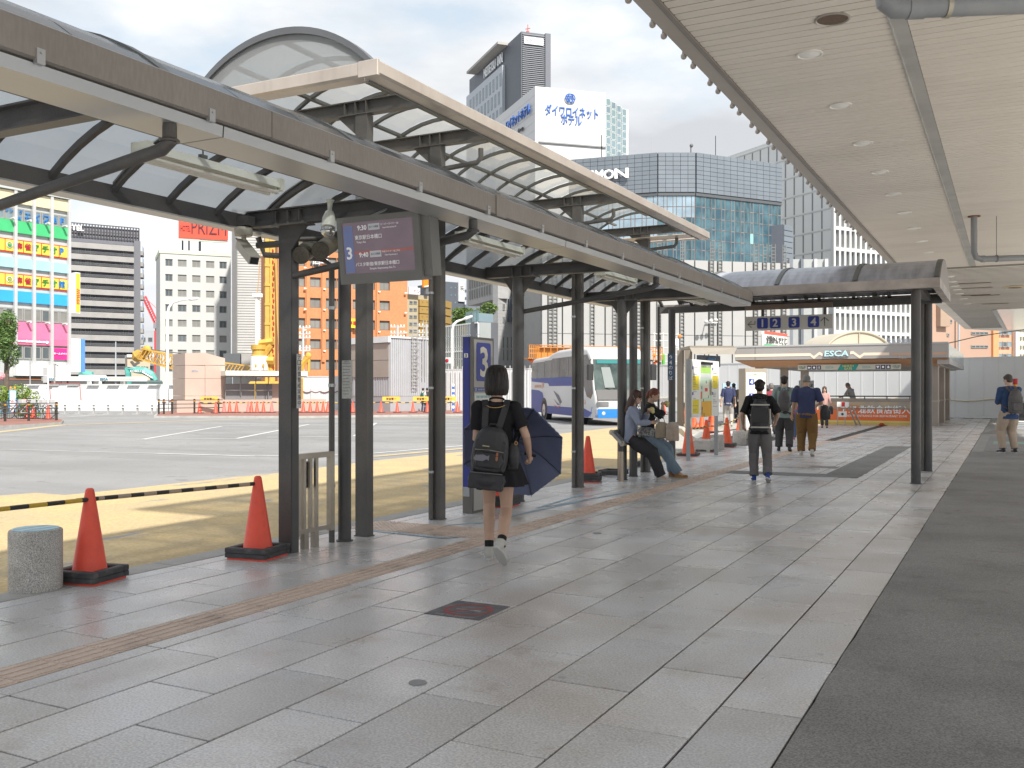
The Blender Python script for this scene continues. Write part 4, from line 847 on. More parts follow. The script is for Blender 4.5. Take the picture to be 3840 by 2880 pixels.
# ---- orange brick block
F9 = Face(600, 158.5, 880, 168.2); o9 = bld('office_building', 'orange brick block with dark framed windows behind the shelter posts', F9)
orm = mat('orange_brick', (.56, .235, .105), .8, ns=.15, na=.1, sp=(3, .07)); zt = F9.z(637, 534)
xs9 = [(636, 659), (670, 693), (704, 727), (728, 751), (762, 785), (787, 810), (820, 842)]; holes = []
for a, b_ in xs9:
    for k in range(-1, 5): y = 599+44.5*k; holes.append((F9.u(a), F9.u(b_), F9.z(680, y+21.5), F9.z(680, y)))
mb = MB(); wallgrid(F9, mb, 0, F9.L, RZ, zt, holes, .5); mb.build('wall', orm, o9); mb = MB(); F9.box(mb, 0, F9.L, RZ, zt-.01, -14, -.55); F9.box(mb, F9.L-.5, F9.L+.01, RZ, zt-.01, -.55, -.003); F9.box(mb, -.01, .4, RZ, zt-.01, -.55, -.003); mb.build('rear_wall', orm, o9)
brn = C(.17, .14, .12, .5)
for hh in holes: winm(o9, F9, *hh, -.38, curtain, .14, True, brn)
for x in (664, 698, 757, 815): mb = MB(); F9.box(mb, F9.u(x)-.25, F9.u(x)+.25, 6, zt, 0, .35); mb.build('pier', orm, o9)
for k in range(5):
    for x in (655, 697, 733, 775, 815, 872): mb = MB(); F9.box(mb, F9.u(x), F9.u(x)+.4, F9.z(680, 580+44.5*k)-.1, F9.z(680, 580+44.5*k)+.1, .35, .6); mb.build('vent_hood', H('f0e4da'), o9)
text('信', wt, o9, F9.p(F9.u(681), F9.z(681, 562), .5), F9.t, (0, 0, 1), 1.5, 1.5, dep=.15, bold=.03)
text('三', wt, o9, F9.p(F9.u(700), F9.z(700, 562), .5), F9.t, (0, 0, 1), 1.4, 1.3, dep=.15, bold=.03)
mb = MB(); F9.rect(mb, 748, 689, 768, 709, .5, 1.0); sg = mb.build('hanging_board', H('f2c92c'), o9); text('停車', H('c8202c'), sg, F9.p(F9.u(758), F9.z(758, 699), 1.02), F9.t, (0, 0, 1), 1.5, 1.1, dep=.03, bold=.04)
# ---- ochre block and small signs
F10 = Face(878, 180, 928, 184); p10 = bld('apartment_tower', 'cream block with ochre balcony panels right of the orange brick block', F10)
body(p10, F10, 16, F10.z(900, 637), mat('cream_wall', (.42, .37, .26), .7, ns=.2, na=.06)); ocm = mat('ochre_panel', (.36, .235, .07), .7, ns=.2, na=.1)
mb = MB(); F10.box(mb, -1, 3.6, F10.z(890, 700), F10.z(890, 600), -10, -6); mb.build('tall_part', H('d6cdb2'), p10)
for k in range(6):
    mb = MB(); F10.rect(mb, 903, 648+15.6*k, 926, 662+15.6*k, 0, .5); mb.build('balcony_panel', ocm, p10)
    for x in (884, 893): win(p10, F10, x, 650+15.4*k, x+7, 657+15.4*k, .06, gl_dark, .1, True)
    for x in (908, 918): mb = MB(); F10.rect(mb, x, 652+15.6*k, x+1.6, 654+15.6*k, .5, .55); mb.build('vent', C(.2, .14, .06), p10)
sb_ = MB(); F10.rect(sb_, 878, 622, 901, 636, .5, .9); sb_ = sb_.build('roof_sign', H('f6f4f2'), p10); F10.txt('イン', 886, 624, 900, 635, H('c8202c'), sb_, .95)
so = MB(); F10.rect(so, 908, 604, 927, 622, .5, .9); so = so.build('roof_sign', H('f08a24'), p10); A = [F10.p(F10.u(910)+2*math.sin(i*.16), F10.z(918, 621)+1.6*(1-math.cos(i*.16)), .95) for i in range(10)]; MB().tube(A, .14, 5).build('white_stroke', wt, so)
mb = MB(); F10.rect(mb, 914, 622, 921, 636, .4, .8); mb.build('sign_post', C(.15, .15, .16), p10)
F10b = Face(957, 186, 973, 190); q10 = bld('apartment_tower', 'ochre rounded block seen just right of the fourth shelter post', F10b); body(q10, F10b, 12, F10b.z(965, 650), mat('ochre_wall', (.5, .34, .12), .7, ns=.2, na=.1))
for k in range(7): mb = MB(); F10b.rect(mb, 957, 651+17*k, 971.5, 665+17*k, 0, .4); mb.build('balcony_panel', ocm, q10)
# ---- dark tower
F11 = Face(961, 262, 1004, 266); k11 = bld('apartment_tower', 'narrow dark slate tower carrying a tall white sign strip', F11); body(k11, F11, 14, F11.z(985, 610), mat('slate_wall', (.1, .115, .14), .7, ns=.1, na=.1))
mb = MB(); F11.rect(mb, 989, 608, 1001.5, 651.5, .05, .5); s_ = mb.build('sign_strip', H('e9e9ea'), k11); F11.txt('禾', 990.5, 618, 1000, 629, C(.2, .2, .2), s_, .55, bold=.02)
for k in range(6):
    for x in (973, 982): mb = MB(); F11.rect(mb, x, 620+16*k, x+2, 623+16*k, .02, .1); mb.build('window', gl_pale, k11)
    mb = MB(); F11.rect(mb, 1003, 626+16*k, 1006, 632+16*k, -1, .3); mb.build('balcony', C(.2, .24, .3), k11)
# ---- stone clad complex: overhanging block, terrace with trees, curtain wall
F12 = Face(1009.7, 110, 1075.5, 100.5); F12b = Face(1075.5, 100.5, 1150, 104); c12 = bld('office_building', 'pale stone clad complex with an overhanging block of slit windows above a roof terrace', F12b)
stone = mat('pale_stone', (.36, .36, .365), .7, ns=.35, c2=(.32, .322, .328), sp=(2.2, .05)); zb = F12.z(1042, 653); zt = F12.z(1042, 560)
mb = MB(); F12.box(mb, 0, F12.L, zb, zt, -1.2, 0); mb.build('wall', stone, c12); mb = MB(); F12b.box(mb, 0, F12b.L, RZ, F12b.z(1100, 520), -.8, 0); mb.build('wall', stone, c12)
for k in range(9):
    for r_ in range(2): z = F12.z(1042, 641-24*r_); winm(c12, F12, .9+k*.83, 1.2+k*.83, z, z+1.05, .04, gl_dark, .05, False)
for y in (640, 614, 590): mb = MB(); F12.box(mb, 0, F12.L, F12.z(1042, y)-.015, F12.z(1042, y)+.015, .0, .02); mb.build('panel_joint', C(.3, .3, .3), c12)
for r_, (y0, y1) in enumerate(((570, 584), (600, 613), (628, 642), (656, 670), (684, 697))):
    for x in (1085.5, 1094, 1102.5, 1137): win(c12, F12b, x, y0, x+4.2, y1, .04, gl_dark, .06, False)
for x in (1085, 1094, 1102.5, 1138):
    for y0, y1 in ((728, 752), (755, 779)): win(c12, F12b, x, y0, x+3, y1, .04, gl_dark, .05, False)
for y in range(560, 800, 7): mb = MB(); F12b.box(mb, 0, F12b.L, F12b.z(1110, y)-.01, F12b.z(1110, y)+.012, 0, .012); mb.build('panel_joint', C(.38, .38, .385), c12)
mb = MB(); F12.box(mb, .6, F12.L-.1, F12.z(1042, 700), zb, -1.6, -1.3); mb.build('recess_wall', C(.07, .085, .11), c12)
mb = MB(); ua, ub_ = F12.u(1046), F12.u(1072); zc = F12.z(1060, 676)
for a, b_ in ((0, .25), (.5, .25), (.5, .75), (1, .75)): mb.bar(F12.p(ua+(ub_-ua)*a, zb, -.8), F12.p(ua+(ub_-ua)*b_, zc, -.8), .25, .25)
mb.build('truss', C(.42, .38, .33), c12)
Fc = Face(962, 92, 1035, 86); cw = bld('glass_building', 'low curtain walled building with pale glass and a trimmed terrace edge', Fc)
brz = mat('bronze_glass', (.34, .3, .19), .18, .1, ns=.3, c2=(.24, .27, .25)); zt = Fc.z(998, 701)
body(cw, Fc, 1.2, zt, C(.3, .32, .32)); 
for i in range(16):
    for j in range(5): winm(cw, Fc, i*Fc.L/16+.01, (i+1)*Fc.L/16-.01, zt-1.05*(j+1), zt-1.05*j-.06, .06, gl_pale if i > 10 else brz, .025, False, wt)
for j in (0, 2.45, 4.7): mb = MB(); Fc.box(mb, 0, Fc.L, zt-j*1.0-.09, zt-j*1.0+.03, .1, .2); mb.build('white_rail', H('eef0ee'), cw)
Fd = Face(1035, 86, 1076, 88); mb = MB(); Fd.box(mb, 0, Fd.L, RZ, Fd.z(1055, 696), -1, 0); mb.build('dark_wall', C(.12, .125, .14, .5), cw); mb = MB(); Fd.rect(mb, 1037, 697, 1046, 790, .01, .05); mb.build('glass_strip', gl_pale, cw)
gls = glass_sheet('terrace_glass', (.7, .85, .86), .6)
for i in range(9): mb = MB(); Fc.box(mb, Fc.L*(.62+i*.042), Fc.L*(.62+i*.042+.04), zt+.02, zt+1.1, .0, .02); mb.build('glass_rail', gls, cw)
mb = MB(); Fd.rect(mb, 1036, 676, 1076, 696, -.9, -.6); mb.build('upper_glass', gl_pale, cw)
# foliage
leafA = mat('leaf_bright', (.11, .17, .035), .6, ns=3, c2=(.09, .17, .03), rnd=.1); leafB = mat('leaf', (.12, .2, .05), .6, ns=4, c2=(.06, .12, .03)); bark = mat('bark', (.14, .11, .085), .9, ns=6, na=.3)
def crown(root, c, r, n, size, m, seed=1, lobes=7):
    rg = random.Random(seed); c = Vector(c); L_ = [c+Vector((rg.uniform(-.7, .7)*r[0], rg.uniform(-.7, .7)*r[1], rg.uniform(-.65, .7)*r[2])) for _ in range(lobes)]; mb = MB()
    for i in range(n):
        l_ = rg.choice(L_); th, ph = rg.uniform(0, 2*PI), math.acos(rg.uniform(-1, 1)); q = rg.uniform(.35, 1)**.5*.55
        p = l_+Vector((r[0]*math.sin(ph)*math.cos(th), r[1]*math.sin(ph)*math.sin(th), r[2]*math.cos(ph)))*q
        a = Vector((rg.gauss(0, 1), rg.gauss(0, 1), rg.gauss(0, .6))).normalized(); b = a.cross(Vector((rg.gauss(0, 1), rg.gauss(0, 1), rg.gauss(0, 1)))).normalized(); s_ = size*rg.uniform(.6, 1.3)
        mb.add([p-a*s_, p-b*s_*.4, p+a*s_, p+b*s_*.4], [(0, 1, 2, 3)])
    return mb.build('crown', m, root, kind='stuff')
def tree(label, base, h_, r, n, size, m, seed=1, cat='tree'):
    t = thing('tree' if cat == 'tree' else 'shrub', label, cat, base); base = Vector(base); top_ = base+Vector((.1, 0, h_*.6)); rg = random.Random(seed)
    mb = MB().tube([base, base.lerp(top_, .5)+Vector((.05, 0, 0)), top_], [h_*.035, h_*.028, h_*.016], 8)
    for k in range(6): a = base.lerp(top_, .5+.08*k); mb.tube([a, a+Vector((rg.uniform(-1, 1)*r[0]*.6, rg.uniform(-1, 1)*r[1]*.6, r[2]*.6))], [h_*.012, h_*.004], 5)
    mb.build('trunk', bark, t); crown(t, base+Vector((0, 0, h_-r[2])), r, n, size, m, seed); return t
pz = zt
for (x, w_, hgt, sd, lb) in ((996, 1.0, 2.0, 3, 'rounded green tree on the roof terrace, left one'), (1030, 1.6, 2.6, 4, 'wider bright green tree on the roof terrace beside the truss')):
    v = P(x, 92); tree(lb, (v.x, v.y, pz-.2), hgt, (w_, w_, hgt*.42), 1500, .16, leafA, sd)
# ---- building wrapped in white panels with ladder strips
F13 = Face(1168, 92, 1704, 98); s13 = bld('wrapped_building', 'large building wrapped in white construction panels with dark vertical ladder strips', F13)
wp = mat('white_panel', (.4, .4, .395), .6, ns=.3, na=.06); zt = F13.z(1400, 560); ld = C(.22, .22, .21, .6)
body(s13, F13, 14, zt, C(.3, .3, .3))
edges = [1168, 1182, 1192, 1213, 1252, 1281, 1305, 1330, 1347, 1373, 1387, 1399, 1424, 1466, 1474, 1498, 1528, 1547, 1579, 1607, 1624, 1644, 1662, 1684, 1704]
for a, b_ in zip(edges, edges[1:]):
    for y0, y1 in ((560, 640), (641, 723), (724, 806)): mb = MB(); F13.box(mb, F13.u(a)+.07, F13.u(b_)-.07, F13.z(1400, y1), F13.z(1400, y0), 0, .3); mb.build('panel', wp, s13)
ladm = MB(); 
for k in range(30): ladm.box(-.2, .2, -.04, .04, k*.35, k*.35+.05)
ladm.box(-.22, -.17, -.05, .05, 0, 10.5).box(.17, .22, -.05, .05, 0, 10.5); ladm = ladm.mesh('ladder_strip', ld)
for x in (1187, 1197, 1248, 1277, 1325, 1343, 1377, 1393, 1420, 1470, 1534, 1552, 1629, 1648, 1666, 1690):
    p = F13.p(F13.u(x), F13.z(1400, 750), .42); a = math.atan2(F13.t.y, F13.t.x); put('ladder_strip', ladm, s13, M=Matrix.Translation(p) @ Matrix.Rotation(a, 4, 'Z'))
mb = MB(); q = F13.p(F13.u(1520), F13.z(1520, 698), .5)
for i in range(3): mb.ell(q+F13.t*(i*.5-.5)+F13.n*1.2+Vector((0, 0, .1*i)), (.22, .22, .18), 8, 6)
mb.bar(q, q+F13.n*1.4, .08, .08).bar(q, F13.p(F13.u(1545), F13.z(1520, 697), .5), .1, .1); mb.build('flood_lamps', C(.6, .6, .58), s13)
# sign on a rooftop frame: money exchange
Fs = Face(1651, 70, 1701, 74); sx = thing('billboard', 'small billboard with red and green bars standing before the wrapped building', 'billboard', Fs.p(1, 0)); mb = MB(); Fs.rect(mb, 1651, 718, 1700, 750, -.2, 0); sgn = mb.build('panel', H('f6f5ef'), sx)
mb = MB(); Fs.rect(mb, 1651, 718, 1700, 724, 0, .03); mb.build('red_bar', H('d8604e'), sgn); mb = MB(); Fs.rect(mb, 1651, 745, 1700, 750, 0, .03); mb.build('green_bar', H('57b980'), sgn); Fs.txt('全国かんでとじ', 1654, 726, 1698, 744, C(.1, .1, .1), sgn, .03)
for x in (1655, 1696): MB().bar(Fs.p(Fs.u(x), RZ, -.3), Fs.p(Fs.u(x), Fs.z(x, 722), -.3), .12, .12).build('post', ld, sx)
# ---- glass block with grey panel crown
FA = Face(1230, 175.4, 1421, 170); FB = Face(1421, 170, 1501, 170); FC = Face(1501, 170, 1686, 179.1); m17 = bld('glass_office', 'bent glass office block with a broad grey panelled crown carrying big white letters', FB)
gp = mat('grey_metal_panel', (.21, .24, .275), .38, .2, ns=.08, na=.1, rnd=.04); tg = mat('teal_glass', (.045, .1, .135), .08, .1, ns=.35, c2=(.1, .2, .24)); tgl = mat('sky_glass', (.42, .55, .64), .06, .4, ns=.25, na=.3)
tg2 = mat('moire_glass', (.04, .09, .115), .1, .1, ns=1.2, c2=(.1, .185, .22), stretch=(1, 1, .3))
zt = FB.z(1460, 330.5); zm = FB.z(1460, 416); zb = FB.z(1460, 610)
pts = [FA.a, FA.b, FB.b, FC.b, FC.b-FC.n*16, FA.a-FA.n*16]
MB().prism([(p.x, p.y) for p in pts], RZ, zt-.1).build('wall', C(.2, .22, .25), m17)
for fc, n in ((FA, 12), (FB, 5), (FC, 13)):
    for j in range(9):
        for i in range(n):
            a, b_ = fc.L*i/n, fc.L*(i+1)/n; h = (zt-zm)/9
            mb = MB(); fc.box(mb, a+.03, b_-.03, zm+h*j+.03, zm+h*(j+1)-.03, 0, .5); mb.build('crown_panel', gp, m17)
    mb = MB(); fc.box(mb, 0, fc.L, zm-.6, zm-.02, -.2, .35); mb.build('shadow_gap', C(.1, .11, .12), m17)
    rows_ = 8; hh = (zm-.6-zb)/rows_; ng = {12: 8, 5: 4, 13: 9}[n]
    for j in range(rows_):
        for i in range(ng):
            a, b_ = fc.L*i/ng, fc.L*(i+1)/ng; pane = tgl if (n != 13 and j > 5) or (n == 12 and j > 3) else (tg2 if rk(2, 1) else tg)
            winm(m17, fc, a+.02, a+(b_-a)*.62, zb+hh*j+.02, zb+hh*(j+1)-.02, .1, pane, .04, False, C(.22, .2, .2, .5)); winm(m17, fc, a+(b_-a)*.64, b_-.02, zb+hh*j+.02, zb+hh*(j+1)-.02, .12, H('8fd4cf', .2) if (n == 13 and i == 5 and j == 4) else pane, .06, False, C(.3, .28, .28, .5))
for x0, x1, ch in ((1289, 1306, 'M'), (1307, 1330, 'O'), (1331, 1360.5, 'N'), (1262, 1286, 'E')):
    z = FA.z(1330, 378.5); text(ch, wt, m17, FA.p((FA.u(x0)+FA.u(x1))/2, z, .9), FA.t, (0, 0, 1), FA.u(x1)-FA.u(x0), 1.75, dep=.4, bold=.05, stretch=True, name='roof_letter')
Fe = Face(1692, 176, 1711, 178); mb = MB(); Fe.box(mb, 0, Fe.L, RZ, Fe.z(1700, 486), -5, 0); mb.build('side_wing', C(.2, .21, .25, .5), m17)
for k in range(9): mb = MB(); Fe.rect(mb, 1692, 488+12*k, 1711, 498.5+12*k, 0, .2); mb.build('wing_panel', gp, m17)
antm = C(.4, .4, .42)
for x, y0, fc, r_ in ((1500, 284, FB, .05), (1413, 288, FB, .05), (1352, 270, FA, .05)): MB().tube([fc.p(fc.u(x), zt, -3), fc.p(fc.u(x), fc.z(x, y0), -3)], r_, 5).build('aerial', antm, m17)
lattice(MB(), FC.p(FC.u(1569), zt-2, -3), FC.p(FC.u(1569), FC.z(1569, 285), -3), .5, 14, .09).build('lattice_mast', antm, m17); lattice(MB(), FA.p(FA.u(1291), zt-1, -3), FA.p(FA.u(1291), FA.z(1291, 283), -3), .4, 12, .12).build('lattice_mast', C(.1, .1, .1), m17)
v = FB.p(FB.u(1497), zt, -2); MB().tube([v, v+Vector((0, 0, 1.6))], .12, 6).ell(v+Vector((.1, 0, 1.8)), (.35, .35, .35), 8, 6).build('roof_camera', C(.15, .15, .16), m17)
# ---- white hotel box with blue sign
FD = Face(1156, 230, 1308, 235.4); FE = Face(1070, 258.3, 1156, 230); d16 = bld('hotel_building', 'bright white hotel box with a blue ring emblem and blue rooftop lettering', FD)
wb = mat('bright_white', (.6, .605, .61), .5, ns=.1, na=.03); zt = FD.z(1156, 186); blu = H('3f6fc0', .5)
MB().prism([(p.x, p.y) for p in (FE.a, FE.b, FD.b, FD.b-FD.n*14, FE.a-FE.n*5)], RZ, zt).build('wall', wb, d16)
for k in range(1, 9):
    mb = MB(); FE.box(mb, 0, FE.L, zt-k*2.1-.03, zt-k*2.1+.03, 0, .03); mb.build('panel_joint', C(.5, .52, .54), d16)
mb = MB(); FD.box(mb, FD.u(1163), FD.L, FD.z(1230, 312)-.2, FD.z(1230, 312)+.1, 0, .4); mb.build('ledge', H('8b8d8f'), d16)
z = FD.z(1235, 238); text('ダイワロイネット', blu, d16, FD.p(FD.u(1235), FD.z(1235, 242), .1), FD.t, (0, 0, 1), FD.u(1292)-FD.u(1178), 2.6, dep=.15, bold=.03, stretch=True)
text('ホテル', blu, d16, FD.p(FD.u(1234), FD.z(1234, 260), .1), FD.t, (0, 0, 1), FD.u(1256)-FD.u(1212), 2.3, dep=.15, bold=.03, stretch=True)
c = FD.p(FD.u(1231), FD.z(1231, 213), .4)
for dx, rx in ((-.25, 1.0), (.2, 1.0)): MB().tube([c+FD.t*(dx+rx*math.cos(a*.3))+Vector((0, 0, 1.0*math.sin(a*.3))) for a in range(22)], .13, 6).build('ring_emblem', blu, d16)
text('R', blu, d16, c+FD.n*.05, FD.t, (0, 0, 1), .9, 1.1, dep=.2, bold=.02)
text('ロイネットホテル', blu, d16, FE.p((FE.u(1098)+FE.u(1149))/2, FE.z(1123, 254)+0, .4), FE.t, (0, 0, 1), FE.u(1149)-FE.u(1098), 2.7, dep=.3, bold=.03, stretch=True)
text('Group', C(.1, .1, .1), d16, FE.p(FE.u(1128), FE.z(1128, 281), .3), FE.t, (0, 0, 1), 6, 1.4, dep=.2)
for k in range(4):
    Fk = Face(1308+11.5*k, 236+2*k, 1319+11.5*k, 237+2*k); ztk = Fk.z(1312+11.5*k, 212+7.5*k); mb = MB(); Fk.box(mb, 0, Fk.L, RZ, ztk, -6, 0); mb.build('glass_bay', C(.26, .33, .35, .2), d16)
    for j in range(9): winm(d16, Fk, .12, Fk.L-.12, ztk-1.9*(j+1)+.08, ztk-1.9*j-.12, .06, mat_ if False else gl_pale if rk(1, 2) else C(.2, .28, .3, .15), .08, False, H('e8ebea'))
Fk = Face(1350, 244, 1354.5, 244.3); mb = MB(); Fk.box(mb, 0, Fk.L, RZ, Fk.z(1352, 238), -6, .6); mb.build('edge_fin', wb, d16)
# ---- dark hotel tower
FM = Face(1126, 300, 1188, 303); FN = Face(1014, 347, 1126, 300); k16 = bld('hotel_tower', 'tallest dark grey hotel tower with fine louvres and a white windowed flank', FM)
dg = mat('tower_dark_panel', (.13, .14, .165), .5, .1, ns=.05, na=.12); zt = FM.z(1126, 68); zt2 = zt
MB().prism([(p.x, p.y) for p in (FN.a, FN.b, FM.b, FM.b-FM.n*10, FN.a-FN.n*8)], RZ, zt).build('wall', dg, k16)
lv = MB(); FM.box(lv, FM.u(1128), FM.u(1176), 0, .28, .0, .35); lv = lv.mesh('louvre', C(.24, .25, .27, .4, .3)); z = FM.z(1150, 270)
while z < zt-.6: put('louvre', lv, k16, M=Matrix.Translation((0, 0, z))); z += .62
mb = MB(); FM.rect(mb, 1131, 83, 1172, 98, .4, .8); s_ = mb.build('sign_board', H('e6e8ea'), k16); FM.txt('名鉄イン', 1133, 85, 1170, 96, C(.5, .5, .52), s_, .85, bold=.03, stretch=True)
mb = MB(); FM.rect(mb, 1176.5, 74, 1188, 270, 0, .7); mb.build('corner_fin', C(.15, .16, .19, .5), k16)
uw, ue = FN.u(1010), FN.u(1091); zw = FN.z(1091, 141); mb = MB(); FN.box(mb, max(0, uw)-.5, ue, RZ, zw, -1, 1.0); mb.build('white_flank', H('b4bac2', .5), k16)
for r_ in range(6):
    for k in range(10):
        u = ue-2.2-(k*3.4+(1.6 if r_ % 2 else 0)); z = zw-6.5-r_*5.6
        if u > .2: winm(k16, FN, u, u+1.5, z, z+4.2, 1.05, gl_pale, .12, False)
text('MEITETSU  INN', H('eceff2'), k16, FN.p((FN.u(1048)+FN.u(1088))/2, zw+3.0, .3), FN.t, (0, 0, 1), FN.u(1088)-FN.u(1048), 3.2, dep=.3, bold=.03, stretch=True)
mb = MB(); FN.box(mb, FN.u(1028), FN.u(1097), zt-.4, zt+.4, -1, 3.5); mb.build('roof_brim', C(.4, .38, .36), k16)
v = FM.p(FM.u(1147), zt, -3); MB().tube([v, v+Vector((0, 0, 1.5))], .5, 8).tube([v+Vector((0, 0, 1.5)), v+Vector((0, 0, 3.6))], .12, 6).box(v.x-.8, v.x+.8, v.y-.1, v.y+.1, v.z+2.2, v.z+2.4).build('beacon_mast', H('d0685c'), k16)
# ---- white finned block
FP = Face(1560, 227.5, 1797, 195); FQ = Face(1797, 195, 1960, 205.3); w18 = bld('office_building', 'large white block, panelled flank and deep white window fins on its front', FQ)
wc = mat('white_concrete', (.7, .715, .71), .6, ns=.06, na=.05); zt = FP.z(1662, 307); wh = mat('fin_white', (.58, .585, .585), .5)
MB().prism([(p.x, p.y) for p in (FP.a, FP.b, FQ.b, FQ.b-FQ.n*14, FP.a-FP.n*5)], RZ, zt).build('wall', wc, w18)
gapd = C(.2, .21, .22, .4); fl = 44.8*195/CF; 
for k in range(1, 12):
    z = FP.z(1797, 538)+fl*(k-5)
    if z < zt: mb = MB(); FP.box(mb, 0, FP.L, z-.12, z+.12, 0, .12); mb.build('string_course', wh, w18)
    for i in range(11):
        u = FP.L-.9-i*2.75-2.3*(0); zz0 = z+.3
        if u > 0 and zz0+fl-.5 < zt+.1: mb = MB(); FP.box(mb, u-.2-1.9, u-1.9+.15, zz0, zz0+fl-.55, .0, .05); mb.build('slot_window', gapd, w18)
nf = 15; zq = FQ.z(1797, 538)
for k in range(0, 12):
    z = zq+fl*(k-5)
    if z > zt: continue
    mb = MB(); FQ.box(mb, 0, FQ.L, z-.35, z+.35, 0, .8); mb.build('floor_band', wh, w18)
    for i in range(nf):
        u = FQ.L*(i+.15)/nf; winm(w18, FQ, u+.3, u+FQ.L/nf-.35, z+.4, z+fl-.4, .1, curtain if k != 4 else gl_dark, .15, False)
for i in range(nf+1): u = FQ.L*i/nf; mb = MB(); FQ.box(mb, u-.28, u+.28, RZ+4, zt, .0, .78); mb.build('fin', wh, w18)
F18b = Face(1706, 150, 1786, 150); q18 = bld('office_building', 'pale grey pillared frontage between the wrapped building and the finned block', F18b); body(q18, F18b, 8, F18b.z(1740, 560), C(.42, .44, .44, .4))
for x0, x1, m_ in ((1703, 1711, C(.2, .22, .25)), (1728, 1734, C(.15, .17, .2)), (1757, 1763, wh), (1780, 1787, wh)): mb = MB(); F18b.rect(mb, x0, 560, x1, 770, 0, .5); mb.build('pillar', m_, q18)
Fl = Face(1786, 80, 1960, 82); 
mb = MB(); Fl.rect(mb, 1789, 723, 1806, 731, 0, .2); bb = mb.build('shop_sign', H('2d86d8'), q18); 
for i, ch in enumerate('阪大医療館'): u = Fl.u(1918+12*i); text(ch, C(.18, .2, .24), q18, Fl.p(u, Fl.z(1930, 736), .1), Fl.t, (0, 0, 1), .4, .4, dep=.05, bold=.02)
# ---- pink block at right
FR_ = Face(2012, 112, 2153, 118); r19 = bld('office_building', 'salmon pink block with narrow windows at the far right beyond the white hoarding', FR_)
pk = mat('salmon_wall', (.45, .3, .225), .7, ns=.15, na=.06); body(r19, FR_, 2, FR_.z(2080, 600), pk)
for y0 in (717, 746): 
    for k in range(4): win(r19, FR_, 2097+9*k, y0, 2106+9*k, y0+6, .05, gl_dark, .06, False)
mb = MB(); FR_.rect(mb, 2022, 640, 2043, 706, .05, .6); mb.build('brown_bay', H('a8917f'), r19); win(r19, FR_, 2047, 690, 2056, 698, .05, gl_dark, .1, False); win(r19, FR_, 2045, 720, 2050, 727, .05, gl_dark, .1, False)
mb = MB(); mb.tube([FR_.p(FR_.u(2063), RZ, .5), FR_.p(FR_.u(2063), 16, .5)], .13, 8); mb.build('duct', C(.55, .57, .6, .4, .5), r19); mb = MB(); FR_.rect(mb, 2141, 700, 2153, 790, .0, .3); mb.build('orange_pier', H('d99a6c'), r19)
FS = Face(2153, 118, 2189, 120); mb = MB(); FS.box(mb, 0, FS.L, RZ, 20, -8, -.2); mb.build('bay_wall', H('e0a88c'), r19)
for y0 in (712, 738, 764):
    for x in (2154, 2164.5, 2174.5): win(r19, FS, x, y0, x+9, y0+12, .06, gl_pale if x != 2164.5 else gl_dark, .1, False)
FT = Face(2189, 120, 2300, 122); r20 = bld('office_building', 'cream block with rows of small windows at the right edge', FT); body(r20, FT, 3, FT.z(2220, 690), H('eadfc4')); mb = MB(); FT.rect(mb, 2189, 690, 2195, 800, 0, .4); mb.build('corner_pier', H('c8cccf'), r20)
for k in range(9):
    for j in range(4): win(r20, FT, 2197+6*k, 708+19*j, 2200+6*k, 717+19*j, .04, gl_dark, .05, False)
mb = MB(); FT.rect(mb, 2200, 682, 2300, 690, -6, .4); mb.build('red_roof', H('c86a64'), r20)
# ---- white hoardings round the works
hd = mat('hoarding_white', (.72, .73, .735), .5, ns=.5, na=.05)
def hoard(label, xa_, da, xb_, db, ztop, n, z0=RZ, posts=False):
    fc = Face(xa_, da, xb_, db); t = thing('hoarding', label, 'hoarding', fc.p(fc.L/2, 0)); 
    for i in range(n):
        mb = MB(); a, b_ = fc.L*i/n+.006, fc.L*(i+1)/n-.006; q = (b_-a)/3
        fc.box(mb, a, b_, z0, ztop, -.03, 0); fc.box(mb, a+.0, a+.05, z0, ztop-.02, 0, .01); mb.build('panel', hd, t)
    mb = MB(); fc.box(mb, 0, fc.L, ztop, ztop+.05, -.05, .03); mb.build('top_rail', hd, t); return fc, t
fw, tw = hoard('tall white steel hoarding closing the plaza behind the entrance pavilion', 1395, 66, 2260, 47.5, 3.05, 34, 0)
A = [fw.p(fw.L*i/70, .95-.12*abs(math.sin(i*.45)), .04) for i in range(71)]; MB().tube(A, .025, 5).build('rope_light', H('d8cfae', .4), tw)
fw2, tw2 = hoard('low sunlit white hoarding along the left side of the works', 52, 70, 402, 68, 1.75, 34)
A = [fw2.p(fw2.L*i/90, .62-.1*abs(math.sin(i*.5)), .05) for i in range(91)]; MB().tube(A, .03, 5).build('cable', H('b4615c'), tw2)
for k in range(8): u = fw2.L*(k+.5)/8; mb = MB(); fw2.box(mb, u-.45, u+.45, 1.7, 1.76, .05, .2); mb.build('lamp_tray', C(.5, .5, .5), tw2)
mb = MB(); fw2.box(mb, 2.3, 4.4, RZ, 1.6, .03, .08); dr = mb.build('door', hd, tw2); MB().tube([fw2.p(2.2, .6, .1), fw2.p(2.1, 1.85, .1), fw2.p(4.5, 1.85, .1), fw2.p(4.6, .6, .1)], .03, 5).build('cable', H('b4615c'), tw2)
fw3, tw3 = hoard('white hoarding between the pink wall and the storage building', 655, 68, 745, 67, 2.3, 9)
mb = MB(); fw3.rect(mb, 672, 838, 692, 868, .02, .05); mb.build('door', hd, tw3); A = [fw3.p(fw3.L*i/30, 1.3-.1*abs(math.sin(i*.5)), .05) for i in range(31)]; MB().tube(A, .03, 5).build('cable', H('8a4a4a'), tw3)
fw4, tw4 = hoard('white scaffold fence right of the storage building', 924, 66, 1170, 62, 2.75, 22)
